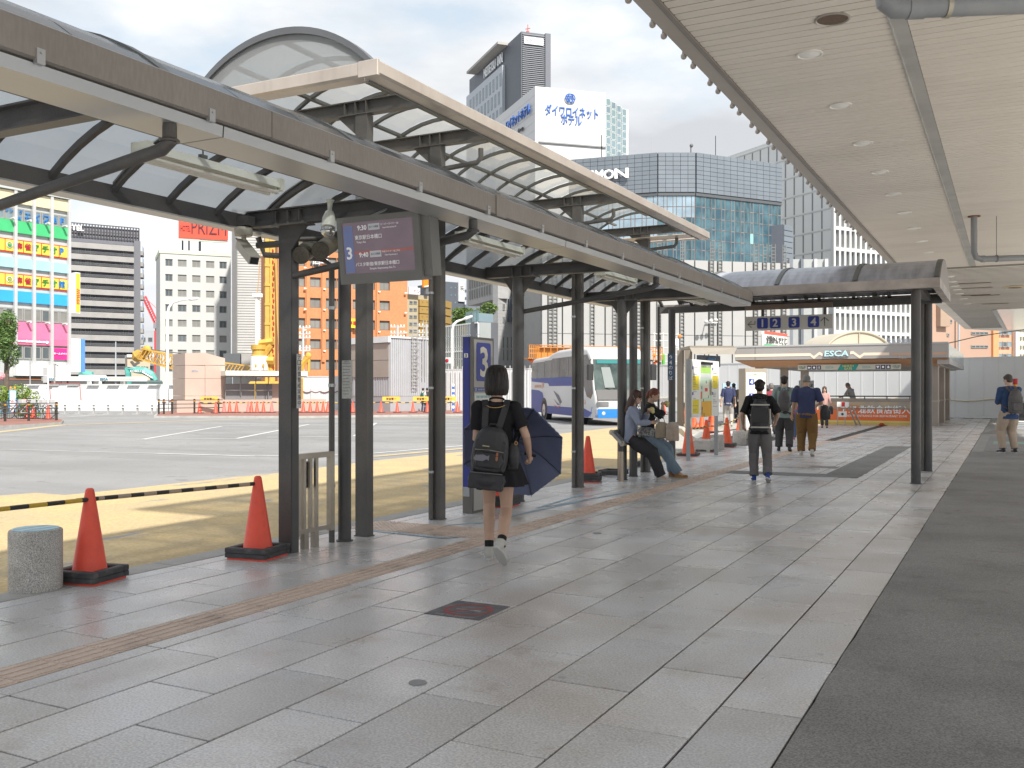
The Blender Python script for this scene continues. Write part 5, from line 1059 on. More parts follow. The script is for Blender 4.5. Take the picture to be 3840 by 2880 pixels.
for k in range(24): p = fw4.p(fw4.L*k/24, RZ, .25); MB().tube([p, p+Vector((0, 0, 3.1))], .03, 6).build('pole', C(.6, .6, .6, .4, .4), tw4)
# concrete barrier / guard rail in front of the left hoarding
fg = Face(38, 61, 350, 59.5); gr = thing('guard_rail', 'long white guard rail in front of the low white hoarding', 'guard rail', fg.p(8, 0)); mb = MB(); fg.box(mb, 0, fg.L, .45, .72, 0, .12); mb.build('beam', H('f4f4f4', .4), gr); mb = MB(); fg.box(mb, 0, fg.L, .28, .36, 0, .06); mb.build('lower_beam', H('d8d8d8', .4), gr)
for k in range(10): u = fg.L*(k+.3)/10; mb = MB(); fg.box(mb, u-.05, u+.05, RZ, .5, -.1, 0); fg.box(mb, u-.2, u+.2, RZ, RZ+.04, -.2, .2); mb.build('post', C(.4, .4, .4), gr)
# ---- storage building with ladder
F21 = Face(735, 66, 843, 62); F21b = Face(843, 62, 925, 64.5); s21 = bld('site_building', 'white corrugated site building with brown shutters and a caged ladder', F21b)
zt = F21b.z(884, 730); MB().prism([(p.x, p.y) for p in (F21.a, F21.b, F21b.b, F21b.b-F21b.n*6, F21.a-F21.n*6)], RZ, zt).build('wall', H('a2a4a8', .5), s21)
for fc, n in ((F21, 22), (F21b, 20)):
    for i in range(n): mb = MB(); fc.box(mb, fc.L*i/n+.02, fc.L*(i+.72)/n, 1.0, zt-.05, 0, .03); mb.build('corrugated_panel', H('acaeb2', .5), s21)
mb = MB(); F21.box(mb, 0, F21.L+.05, zt-.35, zt+.05, 0, .2); F21b.box(mb, 0, F21b.L, zt-.06, zt+.06, 0, .1); mb.build('eave', H('cfd2d4'), s21)
for a, b_ in ((748, 774), (803, 841)):
    for y0, y1 in ((742, 778), (779, 815)): mb = MB(); F21.rect(mb, a, y0, b_, y1, .04, .08); mb.build('shutter', H('9d938a', .6), s21)
ld2 = MB()
for k in range(20): z = F21b.z(885, 837)+k*.16*1.35; a = F21b.p(F21b.u(885), z, .3); ld2.bar(a, a+F21b.t*.45, .03, .03)
for du in (0, .45, .95, 1.2): a = F21b.p(F21b.u(885)+du, F21b.z(885, 837 if du < .9 else 815), .3); ld2.bar(a, Vector((a.x, a.y, zt+1.2)), .04, .04)
for k in range(7): z = F21b.z(885, 815)+k*.45; a = F21b.p(F21b.u(885), z, .3); ld2.tube([a, a+F21b.n*.5+F21b.t*.1, a+F21b.n*.5+F21b.t*.35, a+F21b.t*.45], .018, 5)
ld2.build('caged_ladder', C(.42, .4, .38), s21)
# ================================================================ street objects
def atY(x, y, Y): k = (x-HX)/CF; d = Y/(CC+CS*k); return Vector((-CS*d+CC*k*d, Y, CH-(y-HY)/CF*d))
def atX(x, y, X): k = (x-HX)/CF; d = X/(-CS+CC*k); return Vector((X, CC*d+CS*k*d, CH-(y-HY)/CF*d))
ston = mat('speckled_granite', (.5, .48, .45), .8, ns=4, na=.12, sp=(150, .45), bs=110, ba=.3)
coneR = mat('cone_red', (.95, .11, .06), .45, ns=9, c2=(.86, .095, .055)); coneO = mat('cone_orange', (.82, .12, .035), .5, ns=6, c2=(.7, .09, .03)); rub = mat('rubber', (.05, .05, .055), .7, ns=9, c2=(.08, .08, .08)); conepk = mat('cone_faded', (.72, .18, .16), .6)
wear(coneR, (14, 14, 5), (.6, .13, .1), .56, .72, .45); wear(coneO, (9, 9, 4), (.6, .2, .12), .52, .7, .5); wear(rub, (9, 9, 9), (.16, .15, .14), .55, .7, .6)
wear(ston, (3, 3, 5), (.24, .22, .19), .52, .7, .5)
# bollards
def bollard(label, x, y, r=.18, h_=.44, tile=False):
    g0 = G(x, y); b = thing('bollard', label, 'bollard', g0, 'round granite bollards'); MB().lathe([(r*.985, 0), (r, .012), (r, h_-.02), (r-.006, h_-.008), (r-.02, h_-.002)], 40, g0).build('body', ston, b, True)
    if tile:
        p_ = g0+Vector((0, 0, h_-.002)); MB().lathe([(r-.025, 0), (r-.027, .004)], 36, p_).build('tile_inset', mat('pale_blue_tile', (.36, .62, .76), .4, ns=3, na=.08), b)
        for a in (-.05, .06): MB().box(p_.x+a-.003, p_.x+a+.003, p_.y-.14, p_.y+.14, p_.z+.003, p_.z+.006).build('tile_joint', C(.6, .55, .5), b)
bollard('round speckled granite bollard with a pale blue top beside the first cone', 77, 1272, .181, .44, True)
bollard('pale granite bollard just behind the right post of the map board', 1549, 971, .17, .36); bollard('pale granite bollard right of the map board, beside the walking student', 1597.5, 961, .175, .37)
# cones
def cone_mesh(n=24, m=coneR):
    mb = MB().bbox(-.185, .185, -.185, .185, 0, .018, .006); mb.lathe([(.148, .015), (.13, .05), (.036, .66), (.03, .69), (.018, .7)], n); return mb.mesh('cone_shell', m, True)
cR, cO, cS, cP = cone_mesh(), cone_mesh(m=coneO), cone_mesh(10, coneR), cone_mesh(10, conepk)
def wt_mesh(k=2):
    mb = MB()
    for j in range(k):
        z = .018+.042*j
        for a, b_, c_, d_ in ((-.2, .2, -.2, -.14), (-.2, .2, .14, .2), (-.2, -.14, -.14, .14), (.14, .2, -.14, .14)): mb.bbox(a, b_, c_, d_, z, z+.04, .008)
    return mb.mesh('rubber_weight', rub)
w1, w2, w3 = wt_mesh(1), wt_mesh(2), wt_mesh(3)
def cone(label, x, y, me=None, wt_=w2, rz=0, s_=1, grp=None, z=0, pos=None):
    g0 = pos or G(x, y, z); c = thing('traffic_cone', label, 'traffic cone', g0, grp, rz); M = W[c] @ Matrix.Scale(s_, 4)
    put('shell', me or cR, c, M=M)
    if wt_: put('rubber_weight', wt_, c, M=M)
    return g0
grn = 'red cones along the near kerb'
c1 = cone('red traffic cone between the granite bollard and the striped bar end, nearest the camera', 194, 1254, cR, w2, .2, 1, grn); c2 = cone('red traffic cone at the foot of the first shelter column, holding the bar end', 557, 1203, cR, w2, .15, 1, grn)
cone('red traffic cone half hidden behind the walking woman and the stop 3 pillar', 1080, 1093, cR, w3, .1, 1, grn); cone('red traffic cone with stacked weights behind the fifth post, before the leaning bench', 1270, 1040, cR, w3, .3, 1.02, grn)
cO_l = [(1487, 985, 'orange cone left of the map board, at its left post', w1, 1.1), (1526, 976, 'orange cone standing under the map board between its posts', w1, 1.06), (1570, 966, 'orange cone between the two pale bollards', w2, 1.06), (1598, 940, 'orange cone behind the right bollard, left of a twin', w1, 1), (1607, 940, 'orange cone behind the right bollard, right one of the twins', w1, 1), (1472, 915, 'orange cone at the foot of the uniformed man, left one', w1, 1), (1480, 915, 'orange cone at the foot of the uniformed man, right one', w1, 1), (1500, 926, 'orange cone seen below the map board, left', w1, .95), (1516, 926, 'orange cone seen below the map board, middle', w1, .95), (1539, 934, 'orange cone half hidden by the right map board post', w1, .95), (1434, 896, 'red cone before the hoarding left of the tall round post', w1, 1.05), (1533, 912, 'small red cone far behind the map board', w1, .6)]
pos_o = []
for x, y, lb, wt_, s_ in cO_l: pos_o.append(cone(lb, x, y, cO if 'orange' in lb else cR, wt_, .1, s_, 'cones by the map board'))
# far row on the island
far_x = [431, 466, 484, 496, 511, 536, 543, 555, 569, 587, 641, 655, 670, 685, 698, 708, 762, 823, 858, 892, 923, 988]
far_cones = []
ord_ = ['first', 'second', 'third', 'fourth', 'fifth', 'sixth', 'seventh', 'eighth', 'ninth', 'tenth', 'eleventh', 'twelfth', 'thirteenth', 'fourteenth', 'fifteenth', 'sixteenth', 'seventeenth', 'eighteenth', 'nineteenth', 'twentieth', 'twenty first', 'last']
for i, x in enumerate(far_x):
    pk_ = x in (484, 536, 587, 641); far_cones.append(cone('%s%s cone from the left in the far row across the road' % ('faded pink ' if pk_ else 'red ', ord_[i]), x, 891.5 if i > 1 else 893, cP if pk_ else cS, w1, 0, 1.0, 'cones in the far row across the road'))
# striped bars and chains
blk = C(.035, .035, .035, .5); yb_ = C(.62, .4, .05, .5)
def bar_thing(label, a, b, r, n, mats=(blk, yb_), sag=0, kind='barrier_bar', cat='barrier bar'):
    a, b = Vector(a), Vector(b); t = thing(kind, label, cat, ((a.x+b.x)/2, (a.y+b.y)/2, 0))
    def pt(s_): v = a.lerp(b, s_); v.z -= sag*4*s_*(1-s_); return v
    for k in range(2):
        mb = MB()
        for i in range(k, n, 2): mb.tube([pt(i/n), pt((i+.5)/n), pt((i+1)/n)], r, 8)
        mb.build('black_bands' if k == 0 else 'yellow_bands', mats[k], t, True, kind='stuff')
    return t
pnk = mat('bar_faded', (.42, .33, .25), .6)  # yellow bands with their brownish shade put into the colour
za_ = .615
a0 = Vector((c1.x, c1.y, za_)); b0 = Vector((c2.x, c2.y, za_+.02)); dr_ = (b0-a0).normalized()
bar_thing('black and pale striped bar tied between the two near red cones', a0-dr_*.1, b0+dr_*.02, .017, 15, (blk, pnk)); l0_ = G(-160, 1322); bar_thing('black and yellow striped bar running off the left edge from the first cone', Vector((l0_.x, l0_.y, za_)), a0+dr_*.06, .017, 9)
MB().tube([a0+Vector((.03, -.05, -.012)), a0+Vector((.05, 0, .01)), a0+Vector((-.02, .05, -.01))], .006, 5)
for i in range(len(far_cones)-1):
    a, b = far_cones[i], far_cones[i+1]
    bar_thing('yellow and black chain bar linking the %s and %s cones of the far row' % (ord_[i], ord_[i+1]), a+Vector((0, 0, .66)), b+Vector((0, 0, .66)), .03, max(4, int((b-a).length/.3)), sag=.05)['group'] = 'striped chains across the road'
prs = [(0, 1), (1, 2), (2, 3), (5, 7), (7, 8), (8, 9), (3, 4)]
for k, (i, j) in enumerate(prs): bar_thing('striped %s bar of the cone barrier by the map board' % ['left', 'second', 'third', 'rear left', 'rear middle', 'rear right', 'right'][k], pos_o[i]+Vector((0, 0, .6)), pos_o[j]+Vector((0, 0, .6)), .018, 10, sag=.03)['group'] = 'striped bars by the map board'
for i, (x, lb) in enumerate(((845, 'left'), (911, 'middle'), (966, 'right'), (452, 'far left'))):
    v = G(x, 892); ff = Face(x-19, v.length, x+19, v.length+.3); t = thing('barricade_board', 'yellow barricade board with black print, %s one hung in the far chain row' % lb, 'barricade', v, 'yellow boards in the far chain row'); ff = Face(x-19, 59, x+19, 59.4)
    mb = MB(); ff.box(mb, 0, ff.L, .72, .98, -.02, 0); mb.build('board', H('e8b94a'), t); text('安全第一', blk, t, ff.p(ff.L/2, .85, .01), ff.t, (0, 0, 1), ff.L*.8, .15, dep=.01, bold=.02)
# raised islands with red paving across the road
def island(name_pts, label):
    top_ = [G(x, y, .0) for x, y in name_pts]; mb = MB().prism([(p.x, p.y) for p in top_], RZ, .0); mb.build('island_kerb', kerbm, None, kind='structure')
    c = sum(top_, Vector())/len(top_); mb = MB().sheet([((p.x-c.x)*.99+c.x, (p.y-c.y)*.985+c.y, .004) for p in top_]); mb.build('island_paving', redp, None, kind='structure')
island([(-200, 922), (60, 909), (125, 904), (137, 908), (133, 911.5), (60, 916), (-200, 930)][::-1] and [(-200, 930), (60, 916), (133, 911.5), (138, 907), (125, 903), (60, 903), (-200, 903)], '')
island([(332, 898), (640, 898.5), (1010, 894), (1010, 886), (640, 887), (345, 888)], '')
# black pedestrian rails
def railing(label, xa_, da, xb_, db, posts, h_=.85, bars=3):
    fc = Face(xa_, da, xb_, db); t = thing('railing', label, 'railing', fc.p(fc.L/2, 0)); bk_ = C(.04, .035, .03, .5)
    for x in posts: u = fc.u(x); mb = MB(); mb.tube([fc.p(u, 0), fc.p(u, h_+.02)], .055, 10); mb.build('post', bk_, t); mb = MB(); mb.tube([fc.p(u, h_-.13), fc.p(u, h_-.07)], .057, 10); mb.build('yellow_band', H('e0a32c'), t)
    for j in range(bars): z = h_-.05-.23*j; MB().tube([fc.p(0, z, .06), fc.p(fc.L, z, .06)], .022, 8).build('rail', bk_, t)
    return fc, t
fr, tr = railing('black pedestrian railing with yellow bands on the far left island', -120, 41.5, 126, 44.5, (-60, 11, 62, 122)); mb = MB(); bk_ = C(.04, .035, .03, .5)
for k in range(60): u = fr.L*k/60; mb.tube([fr.p(u, .1, -.3), fr.p(u, .72, -.3)], .012, 4)
mb.tube([fr.p(0, .72, -.3), fr.p(fr.L, .72, -.3)], .015, 5); mb.build('rear_bars', bk_, tr, kind='stuff')
railing('black pedestrian railing with yellow bands in front of the pink wall', 341, 55.5, 480, 58, (343, 354, 372, 420, 472))
# bicycles and a banner behind the left railing
def bike(label, x, d, col):
    v = P(x, d); t = thing('bicycle', label, 'bicycle', v, 'bicycles behind the left railing'); X_ = Vector((CC, CS, 0)); o = v+Vector((0, 0, .33))
    for s_ in (-.5, .5): MB().tube([o+X_*s_+X_*(.3*math.cos(a*PI/8))+Vector((0, 0, .3*math.sin(a*PI/8))) for a in range(17)], .018, 5, False).build('wheel', blk, t)
    MB().tube([o-X_*.5, o+Vector((0, 0, .0)), o+X_*.35+Vector((0, 0, .5)), o-X_*.12+Vector((0, 0, .42)), o], .02, 5).tube([o+X_*.5, o+X_*.35+Vector((0, 0, .6)), o+X_*.2+Vector((0, 0, .66))], .018, 5).tube([o-X_*.5, o-X_*.12+Vector((0, 0, .42)), o-X_*.15+Vector((0, 0, .55))], .018, 5).build('frame', col, t)
    MB().box(o.x-X_.x*.15-.1, o.x-X_.x*.15+.1, o.y-.06, o.y+.06, o.z+.54, o.z+.58).build('saddle', blk, t); MB().bbox(o.x+X_.x*.5-.16, o.x+X_.x*.5+.16, o.y+.2, o.y+.45, o.z+.4, o.z+.62, .02).build('basket', C(.5, .5, .5), t)
for i, (x, d, c_) in enumerate(((22, 46, H('4d8fb0')), (42, 46.5, H('b04040')), (66, 46, H('c8ccd0')), (84, 47, H('3c6ea0')))): bike(['pale blue', 'red', 'silver', 'dark blue'][i]+' bicycle parked behind the black railing at left', x, d, c_)
fb = Face(20, 47, 35, 47.2); t = thing('banner_stand', 'upright banner with blue border and red print behind the left railing', 'banner', fb.p(.2, 0)); mb = MB(); fb.box(mb, 0, fb.L, .3, 1.4, -.02, 0); q = mb.build('panel', H('5a9fd8'), t); mb = MB(); fb.box(mb, .04, fb.L-.04, .34, 1.36, 0, .01); mb.build('face', H('f6f2f0'), q); text('止\n確め\nます', H('d0405a'), q, fb.p(fb.L/2, .85, .015), fb.t, (0, 0, 1), fb.L*.6, .8, dep=.004)
for k in (0, 1): MB().ell(fb.p(fb.L*(.2+.6*k), 1.5), (.05, .05, .07), 8, 6).build('lamp', H('e8a030'), t)
for x, y in ((58, 905), (72, 905), (104, 906)): cone('red cone among the bicycles, %s' % ('left' if x == 58 else 'middle' if x == 72 else 'right'), x, y, cS, w1, 0, 1, 'cones behind the left railing')
tree('green street tree at the left edge in front of the coloured office block', tuple(P(12, 62)), 6.3, (1.15, 1.1, 1.75), 3800, .11, leafB, 11); v = P(12, 61)
for i in range(4): bt_ = None
t = thing('flower_basket', 'small hanging pink and red flower ball on the left tree', 'flowers', (v.x, v.y, 2.2)); MB().ell((v.x+.2, v.y-.5, 2.25), (.3, .3, .26), 9, 7).build('blooms', mat('blooms', (.6, .12, .16), .7, ns=14, c2=(.65, .5, .5)), t)
for i, (x, w_, hh, lb) in enumerate(((10, 1.5, 1.7, 'bright green bush at the left edge behind the railing'), (48, 1.1, 1.55, 'feathery yellow green bush beside the banner stand'))): v = P(x, 56); t_ = tree(lb, tuple(v), hh, (w_, .8, .85), 2200, .08, mat('bush_leaf', (.22, .3, .05), .6, ns=4, c2=(.12, .2, .03)), 21+i, 'shrub')
# pink granite structure with roof slab
pks = mat('pink_granite', (.5, .385, .325), .6, ns=.7, c2=(.45, .35, .3), sp=(50, .06)); FK = Face(400, 60, 486, 61.5); pn_ = thing('entrance_wall', 'tall pink granite stair head wall with a slanted top', 'wall', FK.p(1, 0)); 
def poly_ext(fc, pts, dep_, name, m, root): return MB().extr([fc.p(fc.u(x), fc.z(x, y)) for x, y in pts], -fc.n*dep_).build(name, m, root)
for ya_, yb_2 in ((763, 789), (789.6, 817.5), (818, 855), (855.6, 895)):
    if ya_ == 763: poly_ext(FK, [(400, 788.7), (486, 788.7), (486, 774), (443, 762), (400, 763)], 2.5, 'granite_panel', pks, pn_)
    else:
        for x0, x1 in ((400, 442.7), (443.3, 486)): mb = MB(); FK.rect(mb, x0, ya_, x1, yb_2, -2.5, random.uniform(-.01, .01)); mb.build('granite_panel', pks, pn_)
mb = MB(); FK.rect(mb, 371, 863, 690, 893, -.2, 1.0); mb.build('low_wall', pks, pn_)
text('ESCA', H('9fb4cc'), pn_, FK.p(FK.u(421), FK.z(421, 801), .03), FK.t, (0, 0, 1), .45, .12, dep=.01)
FK2 = Face(482, 61, 655, 63.5); en = thing('entrance_pavilion', 'low flat roofed stair entrance with grey glass doors beside the pink wall', 'pavilion', FK2.p(2, 0)); mb = MB(); FK2.rect(mb, 480, 802, 655, 812, -3, 1.0); mb.build('roof_slab', H('dfe3da'), en)
mb = MB(); FK2.rect(mb, 480, 812, 655, 813.5, -3, .8); mb.build('roof_soffit', H('9a9d98'), en)
for x in (487, 521, 553, 580, 610): mb = MB(); FK2.rect(mb, x-.6, 813, x+.6, 866, -.1, 0); mb.build('post', C(.2, .2, .2), en)
for a, b_ in ((488, 520), (522, 552), (556, 574), (576, 590)):
    for y0, y1 in ((829, 842), (844, 863)): mb = MB(); FK2.rect(mb, a, y0, b_, y1, -.3, -.25); mb.build('glass_door', C(.2, .2, .21, .25), en)
mb = MB(); FK2.rect(mb, 487, 842, 590, 843.6, -.25, -.2); mb.build('door_rail', H('b9bcbc'), en); mb = MB(); FK2.rect(mb, 576, 829, 640, 864, -1, -.4); mb.build('stone_wall', pks, en)
# second pavilion roof with lettering, far
FE2 = Face(95, 82, 318, 86); e2 = thing('entrance_pavilion', 'long flat pale pavilion roof with green lettering above the low hoarding', 'pavilion', FE2.p(4, 0)); mb = MB(); FE2.rect(mb, 95, 813.5, 318, 823, -4, 0); mb.build('roof_slab', H('d8dbda'), e2)
tl = H('2f7f96'); FE2.txt('ESCA', 216, 815.5, 233, 821, tl, e2, .05, bold=.03); FE2.txt('ESCA', 103, 815.5, 118, 821, tl, e2, .05, bold=.03)
mb = MB(); FE2.rect(mb, 234, 817.6, 292, 818.8, 0, .04); mb.build('stripe', H('e09080'), e2)
for a, b_, c_ in ((100, 112, .05), (136, 145, .5), (150, 190, .45), (205, 216, .7), (228, 260, .25), (262, 270, .7)): mb = MB(); FE2.rect(mb, a, 823, b_, 843, -3, -1); mb.build('pier', C(c_, c_, c_*.98), e2)
FW = Face(275, 105, 326, 106); wcb = thing('shop_building', 'beige low shop building with a dark winged horse mark and lettering', 'building', FW.p(2, 0)); mb = MB(); FW.rect(mb, 275, 772, 324, 845, -5, 0); mb.build('wall', H('c5b49d'), wcb); mb = MB(); FW.rect(mb, 274, 766, 310, 772, -5, .2); mb.build('cornice', H('dcdcd6'), wcb)
FW.txt('EST-COM', 291, 791, 320, 796.5, C(.12, .11, .1), wcb, .05, bold=.04); MB().extr([FW.p(FW.u(x), FW.z(x, y), .03) for x, y in ((281, 781), (286, 779), (291, 785), (297, 781), (303, 783), (296, 787), (291, 793), (287, 789))], FW.n*.05).build('winged_mark', C(.1, .1, .1), wcb)
# teal excavators, crane boom, drilling rig
teal = wear(mat('digger_teal', (.09, .36, .32), .5), (1, 1, 1), (.15, .2, .18), .55, .7, .6); cy = wear(mat('crane_yellow', (.62, .37, .07), .6, ns=1.5, c2=(.5, .3, .06)), (.8, .8, .8), (.25, .18, .1), .55, .7, .6); 
def pz_(x, y, d): v = P(x, d); v.z = Zat(y, d); return v
ex = thing('excavator', 'teal excavator with arm bent down behind the low white hoarding', 'excavator', P(320, 95)); MB().tube([pz_(336, 823, 95), pz_(328, 810, 95), pz_(312, 801, 95), pz_(292, 799, 95), pz_(274, 796, 95)], [.28, .38, .42, .36, .2], 6).build('boom', teal, ex); MB().tube([pz_(273, 794, 95), pz_(277, 806, 95), pz_(280, 834, 95)], [.2, .3, .25], 6).build('arm', teal, ex)
q = P(318, 95); MB().bbox(q.x-1.2, q.x+1.2, q.y-1, q.y+1, 1.2, 2.3, .15).build('cab', C(.1, .14, .14, .2), ex); MB().bbox(q.x-.4, q.x+2.4, q.y-1.4, q.y+1.2, .4, 1.3, .1).build('body', teal, ex); MB().tube([pz_(330, 817, 94.6), pz_(308, 804, 94.6)], .08, 6).tube([pz_(300, 797, 94.8), pz_(276, 792, 94.8)], .07, 6).build('ram', C(.5, .5, .5, .3, .6), ex); text('KOBELCO', wt, ex, pz_(297, 801.5, 94.6), (CC, CS, 0), (0, 0, 1), 1.4, .3, dep=.02); MB().bbox(q.x-2.2, q.x+2.2, q.y-1.5, q.y+1.5, RZ, .4, .1).build('tracks', blk, ex)
ex2 = thing('excavator', 'teal excavator body showing above the far pavilion roof', 'excavator', P(186, 100)); MB().tube([pz_(173, 812, 100), pz_(182, 807, 100), pz_(200, 809, 100)], [.3, .45, .3], 6).build('boom', teal, ex2); q = P(200, 100); MB().bbox(q.x-1, q.x+1, q.y-1, q.y+1, RZ, 2.9, .1).build('cab', H('e8ecee'), ex2)
cb = thing('crawler_crane', 'yellow lattice crane boom lying low across the works behind the pink wall', 'crane', P(380, 100)); lattice(MB(), pz_(305, 764, 100), pz_(406, 790, 100), 1.1, 14, .14, taper=1.3).build('boom', cy, cb); lattice(MB(), pz_(484, 793, 100), pz_(560, 803, 100), .9, 10, .14).build('boom_foot', cy, cb)
MB().tube([pz_(290, 777, 100), pz_(297, 771, 100), pz_(306, 764, 100)], [.35, .7, .6], 6).ell(pz_(317, 757, 100), (.55, .4, .55), 10, 6).ell(pz_(294, 772, 100), (.45, .4, .45), 10, 6).build('boom_head', cy, cb); MB().tube([pz_(318, 754, 100), pz_(410, 766, 100), pz_(520, 790, 100)], .05, 5).build('cable', C(.1, .1, .1), cb)
rg_ = thing('drilling_rig', 'tall yellow drilling rig mast with red pierced side behind the first shelter column', 'drilling rig', P(583, 95)); dR = 95
fm_ = Face(573, 95, 594, 95.4); mb = MB(); fm_.box(mb, 0, .42, RZ, fm_.z(580, 500), -.6, 0); mb.build('mast_rail', cy, rg_); mb = MB(); fm_.box(mb, .45, .95, RZ, fm_.z(580, 505), -.5, .05); mb.build('mast_web', cy, rg_); rdd = H('a03a28'); hl_ = MB(); z = 3.0; j = 0
while z < 15.5: e_ = fm_.p(.7+.06*(j % 2), z, .07); hl_.ell(e_, (.16, .04, .22), 8, 5); z += .55; j += 1
hl_.build('mast_holes', rdd, rg_, kind='stuff')
for y in (576, 618, 660, 702, 735): mb = MB(); fm_.box(mb, -.05, .5, fm_.z(580, y), fm_.z(580, y)+.25, -.65, .08); mb.build('clamp', cy, rg_)
MB().tube([pz_(556, 640, dR), pz_(556, 745, dR)], [.22, .24], 10).build('kelly_bar', H('ece9e4'), rg_); MB().bbox(pz_(556, 640, dR).x-.45, pz_(556, 640, dR).x+.45, pz_(556, 640, dR).y-.3, pz_(556, 640, dR).y+.3, Zat(640, dR)-.1, Zat(634, dR), .05).build('bar_head', H('e8e6e0'), rg_)
MB().lathe([(.75, 0), (.75, .5), (.62, .55), (.62, 1.0), (.75, 1.05), (.75, 1.5)], 16, pz_(559, 778, dR)).build('rotary_drive', cy, rg_); MB().lathe([(.85, 0), (.85, 1.4)], 18, pz_(560, 800, dR)).build('casing', H('f0f0ee'), rg_)
for x in (552, 569): MB().ell(pz_(x, 790, dR-.8), (.18, .06, .22), 10, 6).build('casing_hole', H('c9a25a'), rg_)
MB().tube([pz_(568, 770, dR), pz_(585, 745, dR)], .3, 5).tube([pz_(560, 742, dR), pz_(590, 738, dR)], .35, 5).tube([pz_(566, 779, dR), pz_(592, 779, dR)], .4, 5).build('arm_links', cy, rg_); MB().tube([pz_(567, 500, dR), pz_(556, 634, dR)], .04, 5).tube([pz_(596, 560, dR), pz_(600, 700, dR), pz_(606, 790, dR)], .12, 5).build('hoses', C(.55, .3, .08), rg_)
MB().bbox(P(600, 95).x-2.5, P(600, 95).x+2.5, P(600, 95).y-1.6, P(600, 95).y+1.6, RZ, 2.2, .2).build('body', cy, rg_)
cr_ = thing('crawler_crane', 'short yellow crane frame standing right of the first shelter column', 'crane', P(655, 95)); MB().tube([pz_(640, 803, 95), pz_(668, 770, 95)], .28, 5).tube([pz_(651, 803, 95), pz_(660, 770, 95)], .2, 5).tube([pz_(668, 768, 95), pz_(667, 803, 95)], .16, 5).build('frame', cy, cr_); q = P(658, 95); MB().bbox(q.x-1.2, q.x+1.8, q.y-1, q.y+1, RZ, 2.6, .15).build('body', cy, cr_); MB().ell(pz_(666, 769, 95), (.35, .3, .35), 8, 6).build('sheave', cy, cr_)
# poles, lamps and signals
def street_lamp(label, pts, d, r=.09, m=None, head=True):
    t = thing('street_lamp', label, 'street lamp', P(pts[0][0], d)); v = [pz_(x, y, d) for x, y in pts]; v[0].z = RZ; MB().tube(v, [r]*(len(v)-1)+[r*.6], 10).build('pole', m or H('e4e6e4', .5), t, True)
    if head: a, b_ = v[-1], v[-1]+(v[-1]-v[-2]).normalized()*.7; MB().tube([a, a.lerp(b_, .3), b_], [.05, .13, .08], 8).build('lamp_head', H('d8dcdc', .5), t)
street_lamp('tall white street lamp curving right in front of the white hotel block', [(362, 890), (362, 680), (365, 664), (374, 653), (390, 648), (406, 646.5)], 64)
street_lamp('white street lamp curving right over the curtain walled building', [(977, 886), (977, 712), (980, 701), (988, 694), (1000, 690)], 66)
street_lamp('thin grey lamp post standing before the balcony tower', [(250, 840), (250, 738)], 85, .08, C(.4, .43, .46), False); street_lamp('dark post with a camera at the end of the coloured block', [(65, 840), (65, 776)], 70, .06, C(.35, .35, .36), False); street_lamp('white sign post in front of the left hoarding', [(104, 905), (104, 794)], 46, .05, H('e6e6e6'), False); street_lamp('dark post with a small camera arm before the far pavilion', [(118, 845), (118, 786), (126, 791)], 80, .07, C(.3, .3, .3), False)
q = pz_(98, 802, 46); t = thing('road_sign', 'back of a small grey road sign on the white post', 'sign', (q.x, q.y, 0)); MB().box(q.x-.14, q.x+.14, q.y-.02, q.y, q.z-.2, q.z+.18).build('plate', H('c2c4c4'), t); MB().box(q.x-.14, q.x+.14, q.y-.02, q.y, q.z-.55, q.z-.25).build('plate', H('c2c4c4'), t)
t = thing('traffic_signal', 'traffic signal with round lamps on the curved white lamp post', 'traffic signal', P(960, 66)); a = pz_(960, 779, 66)
MB().bbox(a.x-.62, a.x+.5, a.y-.1, a.y+.1, a.z-.2, a.z+.2, .05).build('housing', H('d4d6d6'), t)
for k, c_ in enumerate((C(.1, .1, .1), C(.1, .1, .1), H('c02a35'))): MB().ell(a+Vector((-.4+.34*k, -.12, 0)), (.13, .04, .13), 12, 6).build('lens', c_, t)
MB().tube([a+Vector((.4, 0, 0)), pz_(977, 779, 66)], .04, 6).build('arm', H('d4d6d6'), t)
def upole(label, x, y0, y1, d):
    t = thing('utility_pole', label, 'utility pole', P(x, d)); a, b_ = pz_(x, y1, d), pz_(x, y0, d); a.z = RZ; MB().tube([a, b_], [.2, .14], 8).build('pole', C(.52, .54, .55), t); X_ = Vector((CC, CS, 0))
    for k, yk_ in enumerate((.05, .2, .3, .55, .62, .85)):
        z = b_.z-(b_.z-Zat(790, d))*yk_; o = Vector((b_.x, b_.y, z)); MB().bar(o-X_*.9, o+X_*.9, .09, .1).build('cross_arm', C(.55, .57, .58), t)
        for s_ in (-.8, -.4, .4, .8): MB().ell(o+X_*s_+Vector((0, 0, .15)), (.1, .1, .16), 6, 5).build('insulator', H('e9ecec'), t)
upole('utility pole with white insulators before the orange block', 655, 704, 850, 120); upole('utility pole with insulators rising behind the site building', 859, 702, 850, 120); upole('pole with wires right of the orange block', 921, 700, 850, 110)
